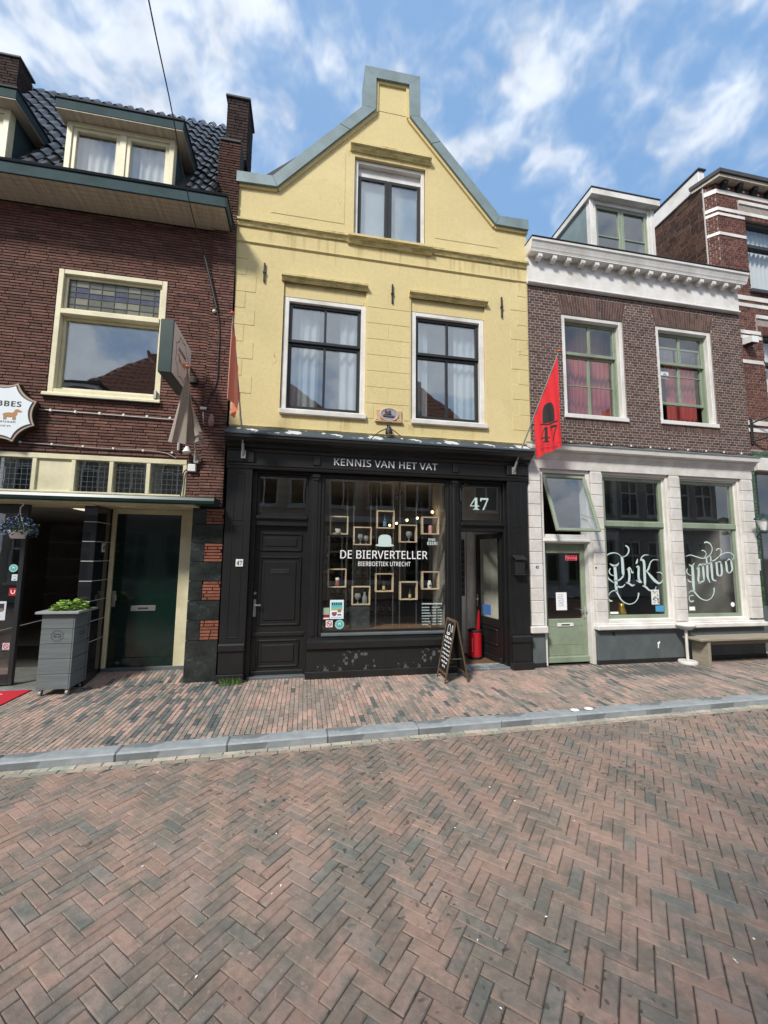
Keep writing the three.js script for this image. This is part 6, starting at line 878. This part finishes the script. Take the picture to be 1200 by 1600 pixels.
{ const f = thing('flag', 'bright red pennant with black bowler hat and number 47 by the brown brick wall', 'flag', 'flags on slanting poles'), at = flagPole(f, [2.165, 3.37, 0.12], [2.575, 5.14, 0.9]), a = at(0.47), b = at(0.975);
  cloth(b, a, [a[0], 3.47, a[2] + 0.01], [b[0] + 0.02, 3.60, b[2] + 0.01], 26, 40, (u, v) => 0.022 * Math.sin(u * 9 + v * 2) * v + 0.016 * Math.sin(u * 19 + 3 * v) * (0.3 + v)).build('cloth', M.flagRed, f);
  const c = f.children.find((m) => m.name === 'cloth'), uv = c.geometry.attributes.uv, ps = c.geometry.attributes.position; for (let i = 0; i < uv.count; i++) { const y = ps.getY(i); uv.setXY(i, 1 - uv.getX(i), clamp((y - 3.5) / 1.35 + 0.0)); } }
{ const f = thing('flag', 'faded orange-red flag hanging edge-on beside the yellow wall', 'flag', 'flags on slanting poles'), at = flagPole(f, [-2.315, 3.40, 0.14], [-2.43, 5.15, 0.9]), a = at(0.45), b = at(0.98);
  cloth(b, a, [a[0] - 0.03, 3.80, a[2] + 0.02], [b[0] + 0.05, 3.95, b[2] + 0.03], 20, 34, (u, v) => 0.05 * Math.sin(u * 8 + 1) * v + 0.02 * Math.sin(u * 17 + v)).build('cloth', M.flagFaded, f);
 }
{ const f = thing('flag', 'grey-beige flag wrapped around its pole on the left brick wall', 'flag', 'flags on slanting poles'), at = flagPole(f, [-2.995, 3.30, 0.1], [-2.975, 4.33, 0.88]), a = at(0.42), b = at(0.98);
  cloth(b, a, [a[0] + 0.15, 3.42, a[2] + 0.05], [b[0] - 0.20, 3.35, b[2] - 0.2], 36, 34, (u, v) => (0.07 * Math.sin(u * 17) + 0.02 * Math.sin(u * 41)) * (0.15 + v)).build('cloth', M.flagBeige, f);
  cloth(at(0.7), at(0.40), [-2.86, 3.36, 0.55], [-2.84, 3.55, 0.66], 20, 24, (u, v) => 0.05 * Math.sin(u * 15 + 2) * v).build('cloth_fold', M.flagBeige, f); }
// ---------------------------------------------------------------- left shop's signs and fittings
function starShape(R, inner) { const s = new THREE.Shape(); for (let i = 0; i < 8; i++) { const a = Math.PI / 8 + i * Math.PI / 4, b = a + Math.PI / 4, m = (a + b) / 2; if (!i) s.moveTo(R * Math.cos(a), R * Math.sin(a)); s.quadraticCurveTo(inner * Math.cos(m), inner * Math.sin(m), R * Math.cos(b), R * Math.sin(b)); } return s; }
function dog(mb, x, y, s, flip, z) { const k = flip ? -1 : 1, E = (cx, cy, rx, ry) => mb.geo(new THREE.CircleGeometry(1, 18), new THREE.Matrix4().makeTranslation(x + k * cx * s, y + cy * s, z + (E.n++) * 0.0004).multiply(new THREE.Matrix4().makeScale(rx * s, ry * s, 1))); E.n = 0; E(0, 0, 1.0, 0.42); E(0.75, 0.25, 0.35, 0.4); E(1.05, 0.75, 0.42, 0.27); E(1.45, 0.68, 0.28, 0.15); for (const q of [-0.75, -0.5, 0.55, 0.8]) E(q, -0.5, 0.11, 0.35); return mb; }
mat('dogBrown', [0.42, 0.22, 0.09], 0.7); mat('signFace', [0.74, 0.80, 0.84], 0.35); mat('signRim', [0.40, 0.30, 0.22], 0.5); mat('signDark', [0.03, 0.024, 0.02], 0.5); mat('ink', [0.03, 0.035, 0.045], 0.6);
{ const s = thing('shop_sign', 'white star-edged pet shop sign with a brown dog on the left brick wall', 'sign', undefined, [-5.555, 3.79, 0]);
  new MB().shape(starShape(0.455, 0.33), null, 0.03, 0.13, 8).build('casing', M.signDark, s); new MB().shape(starShape(0.455, 0.33), [], 0.131, 0.145, 8).build('rim', M.signRim, s); new MB().shape(starShape(0.425, 0.305), null, 0.146, 0.150, 8).build('line', M.ink, s); new MB().shape(starShape(0.405, 0.29), null, 0.1505, 0.154, 8).build('face', M.signFace, s);
  text('HOBBES', 'bold', -0.245, 0.245, 0.075, 0.155, 0.1545, M.ink, s, 'lettering', 0.001); dog(new MB(), 0.115, -0.045, 0.085, false, 0.155).build('dog_emblem', M.dogBrown, s); dog(new MB(), -0.115, -0.045, 0.085, true, 0.155).build('dog_emblem', M.dogBrown, s); text('speciaalzaak', 'sans', -0.2, 0.2, -0.165, -0.125, 0.1545, M.ink, s, 'lettering', 0.001); text('voor hond en', 'sans', -0.14, 0.14, -0.215, -0.185, 0.1545, M.ink, s, 'lettering', 0.001); new MB().box(-0.03, 0.03, 0.3, 0.36, -0.001, 0.035).box(-0.03, 0.03, -0.36, -0.3, -0.001, 0.035).build('bracket', M.iron, s); }
{ const s = thing('projecting_sign', 'dark green projecting box sign with a pale face, beside the left window', 'sign', undefined, [-3.195, 4.53, 0.66]);
  new MB().box(-0.08, 0.08, -0.36, 0.36, -0.41, 0.41, 0.006).build('box', M.canopyGreen, s); mat('signPale', [0.62, 0.56, 0.55], 0.5); for (const k of [-1, 1]) { const f = sub('face', s); f.rotation.y = k * Math.PI / 2; box('panel', M.signPale, f, -0.395, 0.395, -0.345, 0.345, 0.0805, 0.083); const o = new THREE.Shape(starShape(0.31, 0.235).getPoints(8)); o.holes.push(new THREE.Path(starShape(0.297, 0.222).getPoints(8))); new MB().geo(new THREE.ShapeGeometry(o), new THREE.Matrix4().makeTranslation(0, 0, 0.0845)).build('outline', M.ink, f); text('HOBBES', 'bold', -0.17, 0.17, 0.06, 0.115, 0.0842, M.ink, f, 'lettering', 0.001); dog(new MB(), 0.08, -0.04, 0.06, false, 0.085).build('dog_emblem', M.dogBrown, f); dog(new MB(), -0.08, -0.04, 0.06, true, 0.085).build('dog_emblem', M.dogBrown, f); }
  new MB().cyl([0, 0.2, -0.66], [0, 0.2, -0.41], 0.02).cyl([0, -0.2, -0.66], [0, -0.2, -0.41], 0.02).box(0.02, 0.14, -0.06, 0.02, -0.655, -0.60, 0.004).build('wall_arm', M.iron, s); }
{ const c = thing('cable_conduit', 'pale horizontal conduit across the bricks below the left window', 'conduit', 'pale conduits on the left brick wall'); new MB().cyl([-5.3, 3.895, 0.018], [-3.28, 3.87, 0.018], 0.010, 0.010, 8).build('pipe', M.pipe, c); for (let i = 0; i < 6; i++) { const x = -5.02 + i * 0.32; new MB().box(x - 0.016, x + 0.016, 3.872, 3.91, 0.0, 0.034, 0.004).build('clip', M.plasticWhite, c); }
  const d = thing('cable_conduit', 'grey horizontal conduit just above the leaded strip windows', 'conduit', 'pale conduits on the left brick wall'); new MB().tube([[-5.5, 3.40, 0.018], [-4.4, 3.37, 0.018], [-3.45, 3.35, 0.018], [-3.3, 3.28, 0.018]], 0.009, 6).build('pipe', mat('pipeGrey', [0.28, 0.25, 0.23], 0.6), d); for (let i = 0; i < 6; i++) { const x = -5.36 + i * 0.40; new MB().box(x - 0.014, x + 0.014, 3.385 - i * 0.008, 3.415 - i * 0.008, 0.0, 0.034, 0.004).build('clip', M.plasticWhite, d); }
  const e = thing('cable_conduit', 'pale vertical conduit left of the beige flag', 'conduit', 'pale conduits on the left brick wall'); new MB().cyl([-3.272, 3.40, 0.03], [-3.272, 4.16, 0.03], 0.019, 0.019, 10).build('pipe', M.pipe, e); new MB().ball(-3.272, 4.16, 0.03, 0.022).build('cap', M.pipe, e); }
{ const l = thing('wall_lamp', 'small white cone lamp on the left wall below the beige flag', 'lamp'); new MB().lathe([[0.0, 0.08], [0.02, 0.075], [0.06, 0.0], [0.055, -0.02], [0, -0.02]], -3.13, 3.37, 0.11, 18).build('shade', M.plasticWhite, l); new MB().cyl([-3.13, 3.38, 0.0], [-3.13, 3.38, 0.08], 0.02).build('arm', M.plasticWhite, l);
  const b = thing('junction_box', 'white square junction box beside the end of the strip windows', 'junction box'); new MB().box(-3.12, -3.005, 3.08, 3.195, 0.0, 0.06, 0.01).build('box', M.plasticWhite, b); new MB().cyl([-3.1, 3.19, 0.03], [-3.115, 3.33, 0.03], 0.009).cyl([-3.03, 3.19, 0.03], [-3.03, 3.30, 0.03], 0.009).tube([[-3.12, 3.12, 0.03], [-3.17, 3.08, 0.03], [-3.185, 2.9, 0.03], [-3.2, 2.7, 0.04]], 0.009, 6).build('cables', M.iron, b);
  const p = thing('sensor', 'tangle of small white and brown cable fittings on the party wall', 'fitting'); new MB().box(-3.0, -2.90, 4.06, 4.10, 0.0, 0.05, 0.008).cyl([-2.95, 4.02, 0.02], [-2.93, 3.8, 0.02], 0.014).build('holder', M.plasticWhite, p); new MB().lathe([[0, 0], [0.035, 0.02], [0.045, 0.1], [0.02, 0.2], [0, 0.21]], -2.82, 3.78, 0.07, 14).build('drop', mat('rustPink', [0.30, 0.17, 0.14], 0.7), p); new MB().tube([[-2.9, 4.08, 0.04], [-2.86, 4.06, 0.07], [-2.83, 4.0, 0.08]], 0.009).tube([[-2.8, 3.8, 0.06], [-2.7, 3.83, 0.06], [-2.6, 3.85, 0.05]], 0.007).build('cables', M.iron, p); }
{ const w = thing('overhead_wire', 'thin dark cable running from the sky down to the left house eaves and wall', 'wire'); new MB().tube([[-3.05, 6.55, 0.1], [-3.11, 6.76, 0.55], [-3.13, 7.0, 1.05], [-3.05, 7.07, 1.85], [-2.9, 6.88, 2.97], [-2.5, 6.7, 6.0], [-2.2, 6.9, 10.6]], 0.007, 6, 60).build('span', M.iron, w); new MB().tube([[-3.05, 6.55, 0.1], [-2.93, 6.1, 0.08], [-2.83, 5.7, 0.07]], 0.02, 6, 20).build("coil", M.iron, w); new MB().tube([[-2.83, 5.7, 0.07], [-2.78, 5.4, 0.06], [-2.77, 4.9, 0.06], [-2.78, 4.5, 0.06], [-2.9, 4.12, 0.06]], 0.009, 6, 40).build('drop', M.iron, w); new MB().ball(-2.87, 5.66, 0.06, 0.028).build('insulator', M.plasticWhite, w); }
// hanging basket
mat('leafDark', [0.05, 0.09, 0.045], 0.8, { side: THREE.DoubleSide }); mat('petalBlue', [0.13, 0.15, 0.42], 0.8, { side: THREE.DoubleSide }); mat('leafLime', [0.30, 0.46, 0.07], 0.7, { side: THREE.DoubleSide, transmission: 0.25, thickness: 0 }); mat('leafLime2', [0.20, 0.36, 0.05], 0.7, { side: THREE.DoubleSide, transmission: 0.25, thickness: 0 });
function leaf(mb, x, y, z, s, a, t, r) { const m = new THREE.Matrix4().makeTranslation(x, y, z).multiply(new THREE.Matrix4().makeRotationFromEuler(new THREE.Euler(t, a, r, 'YXZ'))), g = new THREE.BufferGeometry(), P = [0, 0, 0, -0.42, 0.06, 0.45, -0.3, 0.03, 0.85, 0, 0, 1, 0.3, 0.03, 0.85, 0.42, 0.06, 0.45, 0, -0.05, 0.5]; g.setAttribute('position', new THREE.Float32BufferAttribute(P.map((q) => q * s), 3)); g.setIndex([0, 6, 1, 1, 6, 2, 2, 6, 3, 3, 6, 4, 4, 6, 5, 5, 6, 0]); g.computeVertexNormals(); mb.geo(g, m); }
{ const b = thing('hanging_basket', 'white hanging pot of trailing blue flowers under the green canopy', 'hanging basket', undefined, [-5.16, 2.03, 0.2]);
  new MB().lathe([[0, 0], [0.075, 0], [0.11, 0.1], [0.115, 0.11], [0.1, 0.11], [0.07, 0.02], [0, 0.02]], 0, 0, 0, 22).build('pot', M.plasticWhite, b); const h = new MB(); for (let i = 0; i < 3; i++) { const a = i * 2.1 + 0.4; h.cyl([0.105 * Math.cos(a), 0.1, 0.105 * Math.sin(a)], [0, 0.36, 0], 0.004, 0.004, 5); } h.tube([[0, 0.36, 0], [0, 0.42, 0], [0.03, 0.46, 0], [0, 0.49, 0]], 0.007).build('hanger', M.plasticWhite, b);
  const r = rng(12), l = new MB(), p = new MB(); for (let i = 0; i < 900; i++) { const a = r() * 6.283, q = Math.sqrt(r()) * 0.22, y = 0.10 + (0.22 - q * 0.55) * r() + (q > 0.14 ? -r() * 0.08 : 0.03); (r() < 0.30 ? p : l) && leaf(r() < 0.30 ? p : l, q * Math.cos(a), y, q * Math.sin(a) * 0.9, 0.018 + r() * 0.02, r() * 6.3, (r() - 0.5) * 2, (r() - 0.5) * 2); }
  l.build('foliage', M.leafDark, b); p.build('flowers', M.petalBlue, b); }
// planter and its plant
{ const x0 = -4.70, x1 = -4.31, z0 = -0.07, z1 = 0.34, b = thing('planter_box', 'tall grey plank planter on casters at the pet shop entrance', 'planter');
  for (let i = 0; i < 5; i++) { const y0 = 0.085 + i * 0.192, y1 = y0 + 0.187; new MB().box(x0, x1 - 0.02, y0, y1, z1 - 0.02, z1, 0.003).build('plank', M.greyWood, b); new MB().box(x1 - 0.018, x1, y0, y1, z0, z1, 0.003).build('plank', M.greyWood, b); new MB().box(x0, x0 + 0.018, y0, y1, z0, z1 - 0.0205, 0.003).build('plank', M.greyWood, b); new MB().box(x0 + 0.018, x1 - 0.02, y0, y1, z0, z0 + 0.02, 0.003).build('plank', M.greyWood, b); }
  new MB().rect(0, 0, 0, 0, 0, 0, 0, 0); const rim = new MB(); rim.box(x0 - 0.06, x1 + 0.06, 1.045, 1.078, z1 - 0.045, z1 + 0.055, 0.005).box(x0 - 0.06, x1 + 0.06, 1.045, 1.078, z0 - 0.055, z0 + 0.045, 0.005).box(x0 - 0.06, x0 + 0.04, 1.0455, 1.0775, z0 + 0.045, z1 - 0.045, 0.005).box(x1 - 0.04, x1 + 0.06, 1.0455, 1.0775, z0 + 0.045, z1 - 0.045, 0.005).build('rim', mat('greyWoodLight', [0.34, 0.37, 0.385], 0.7, { map: T.wood, rep: [0.7, 0.3] }), b);
  box('soil', M.sand, b, x0 + 0.02, x1 - 0.02, 0.9, 1.0, z0 + 0.02, z1 - 0.02); box('bottom', M.greyWood, b, x0 + 0.02, x1 - 0.02, 0.085, 0.1, z0 + 0.02, z1 - 0.02);
  for (const [x, z] of [[x0 + 0.04, z1 - 0.04], [x1 - 0.04, z1 - 0.04], [x0 + 0.04, z0 + 0.04], [x1 - 0.04, z0 + 0.04]]) { const c = sub('caster', b); new MB().cyl([x - 0.014, 0.033, z], [x + 0.014, 0.033, z], 0.033, 0.033, 16).build('wheel', mat('rubber', [0.30, 0.30, 0.29], 0.5), c); new MB().box(x - 0.022, x - 0.019, 0.03, 0.085, z - 0.015, z + 0.015).box(x + 0.019, x + 0.022, 0.03, 0.085, z - 0.015, z + 0.015).box(x - 0.024, x + 0.024, 0.074, 0.084, z - 0.024, z + 0.024).build('fork', M.chrome, c); }
  const em = (ry, px, pz) => { const e = sub('emblem', b); e.rotation.y = ry; e.position.set(px, 0.37 + 0.005, pz); const o = new THREE.Shape(starShape(0.078, 0.062).getPoints(6)); o.holes.push(new THREE.Path(starShape(0.071, 0.055).getPoints(6))); new MB().geo(new THREE.ShapeGeometry(o), new THREE.Matrix4().makeTranslation(0, 0.385, 0.001)).build('outline', M.ink, e); text('HOBBES', 'bold', -0.042, 0.042, 0.398, 0.412, 0.001, M.ink, e, 'lettering', 0.0006); dog(new MB(), 0.022, 0.375, 0.016, false, 0.001).build('dog_emblem', M.ink, e); dog(new MB(), -0.022, 0.375, 0.016, true, 0.001).build('dog_emblem', M.ink, e); }; em(0, (x0 + x1) / 2, z1 + 0.0005); em(Math.PI / 2, x1 + 0.0005, (z0 + z1) / 2);
  const p = thing('potted_plant', 'bushy lime green plant growing from the grey planter', 'plant', undefined, [(x0 + x1) / 2 + 0.03, 1.0, (z0 + z1) / 2]), r = rng(66), l1 = new MB(), l2 = new MB(), st = new MB();
  for (let i = 0; i < 420; i++) { const a = r() * 6.283, e = Math.acos(r() * 0.95), q = 0.19 * Math.cbrt(0.25 + 0.75 * r()), x = q * Math.sin(e) * Math.cos(a) * 1.05, z = q * Math.sin(e) * Math.sin(a), y = 0.03 + q * Math.cos(e) * 0.95; leaf(r() < 0.6 ? l1 : l2, x, y, z, 0.035 + r() * 0.035, Math.atan2(x, z) + (r() - 0.5), -0.5 + r() * 0.8, (r() - 0.5) * 0.8); if (i % 12 === 0) st.cyl([x * 0.2, -0.02, z * 0.2], [x, y, z], 0.003, 0.002, 5); }
  l1.build('leaves', M.leafLime, p); l2.build('inner_leaves', M.leafLime2, p); st.build('stems', M.leafLime2, p); }
// door mat
{ const m = mat('matRed', [1, 1, 1], 0.95); m.map = canvas(256, 256, (g) => { g.fillStyle = '#b3192a'; g.fillRect(0, 0, 256, 256); g.strokeStyle = '#eee3e3'; g.lineWidth = 9; g.beginPath(); for (let i = 0; i < 9; i++) g.lineTo(30 + i * 22, 64 + (i % 2 ? 22 : -4)); g.stroke(); g.fillStyle = '#4a2338'; g.fillRect(150, 120, 60, 26); g.fillStyle = '#e7dede'; g.fillRect(164, 108, 46, 12); g.fillStyle = '#8c1524'; g.fillRect(40, 190, 150, 22); });
  const mt = tag(new MB().quad([-6.2, 0.015, 0.66], [-4.90, 0.015, 0.66], [-4.90, 0.015, 0.055], [-6.2, 0.015, 0.055], [[0, 0], [1, 0], [1, 1], [0, 1]]).box(-6.2, -4.90, 0.003, 0.0148, 0.055, 0.66).build('door_mat', m, scene), 'red doormat with white marks before the pet shop', 'doormat'); }
// ceiling panels in the pet shop
for (const [x, z, l] of [[-5.05, -1.5, 'dim square ceiling light in the pet shop, beside the hanging basket'], [-4.75, -2.6, 'dim square ceiling light deep in the pet shop, beside the tiled pier']]) { const p = thing('ceiling_light', l, 'ceiling light', 'pet shop ceiling lights', [x, 2.6, z]); new MB().box(-0.25, 0.25, 0, 0.018, -0.25, 0.25).build('frame', M.plasticWhite, p); new MB().box(-0.22, 0.22, -0.006, -0.001, -0.22, 0.22).build('diffuser', M.panelGlow, p); const a = new THREE.RectAreaLight(new THREE.Color(1, 0.9, 0.72), 0.3, 0.44, 0.44); a.position.set(0, -0.01, 0); a.rotation.x = -Math.PI / 2; p.add(a); }
// ---------------------------------------------------------------- right side: bench, ashtray, lantern
{ const b = thing('bench', 'weathered plank bench against the tattoo shop plinth', 'bench'), x0 = 5.52, x1 = 7.75, z0 = 0.14, z1 = 0.50;
  for (let i = 0; i < 2; i++) { const a = z0 + i * 0.182; new MB().box(x0 - 0.16, x1 + 0.1, 0.435, 0.475, a, a + 0.178, 0.006).build('seat_plank', M.benchWood, b); }
  for (const x of [x0, x1 - 0.06]) new MB().box(x, x + 0.055, 0, 0.4348, z0 + 0.02, z1 - 0.02, 0.006).build('leg', M.benchWood, b); new MB().box(x0 + 0.055, x1 - 0.06, 0.34, 0.434, 0.30, 0.335, 0.005).build('rail', M.benchWood, b); }
{ const a = thing('pedestal_ashtray', 'white pedestal ashtray with round foot beside the bench', 'ashtray', undefined, [5.36, 0, 0.22]); new MB().lathe([[0, 0], [0.145, 0], [0.15, 0.012], [0.148, 0.05], [0.135, 0.062], [0, 0.066]], 0, 0, 0, 28).build('foot', M.offwhite, a); new MB().cyl([0, 0.06, 0], [0, 0.62, 0], 0.024, 0.024, 14).build('post', M.offwhite, a); new MB().lathe([[0, 0.6], [0.09, 0.6], [0.15, 0.655], [0.155, 0.68], [0.148, 0.68], [0.1, 0.63], [0, 0.625]], 0, 0, 0, 28).build('bowl', M.offwhite, a); }
{ const l = thing('wall_lantern', 'green and white lantern sign hanging by the green tiles at the right edge', 'lantern', undefined, [7.2, 2.4, 0.28]); new MB().lathe([[0.05, 0], [0.12, 0.2], [0.125, 0.21]], 0, 0, 0, 4).build('panel', M.paintWhite, l); new MB().lathe([[0.15, 0.2], [0.15, 0.22], [0.07, 0.30], [0.02, 0.31], [0, 0.33]], 0, 0, 0, 4).build('cap', M.canopyGreen, l); new MB().lathe([[0.0, -0.06], [0.05, -0.05], [0.06, -0.003], [0.0, -0.002]], 0, 0, 0, 4).build('base', M.canopyGreen, l); new MB().tube([[0, 0.02, 0], [0.1, -0.1, -0.2], [0.5, -0.12, -0.45], [0.8, -0.12, -0.66]], 0.015, 8).build('arm', M.canopyGreen, l); for (const m of l.children) if (['panel', 'cap', 'base'].includes(m.name)) m.rotation.y = Math.PI / 4 + 0.25;  }
{ const s = thing('sign_bracket', 'black wrought iron bracket on the banded brick house', 'bracket'); new MB().tube([[8.0, 4.76, -0.39], [8.3, 4.9, -0.1], [8.6, 4.98, 0.2]], 0.018, 8).tube([[8.02, 4.37, -0.38], [8.2, 4.45, -0.2], [8.3, 4.65, -0.1], [8.4, 4.93, 0.0]], 0.022, 8).box(7.97, 8.04, 4.3, 4.85, -0.4, -0.37, 0.004).build('arm', M.iron, s);
  const f = thing('floodlight', 'small white box floodlight on the banded brick wall', 'floodlight'); new MB().prism([[-0.4, 6.55], [-0.2, 6.52], [-0.2, 6.66], [-0.4, 6.70]], 'x', 7.98, 8.16).build('housing', M.plasticWhite, f); box('lens', M.iron, f, 8.0, 8.14, 6.515, 6.528, -0.36, -0.22); }

renderer.render(scene, camera);
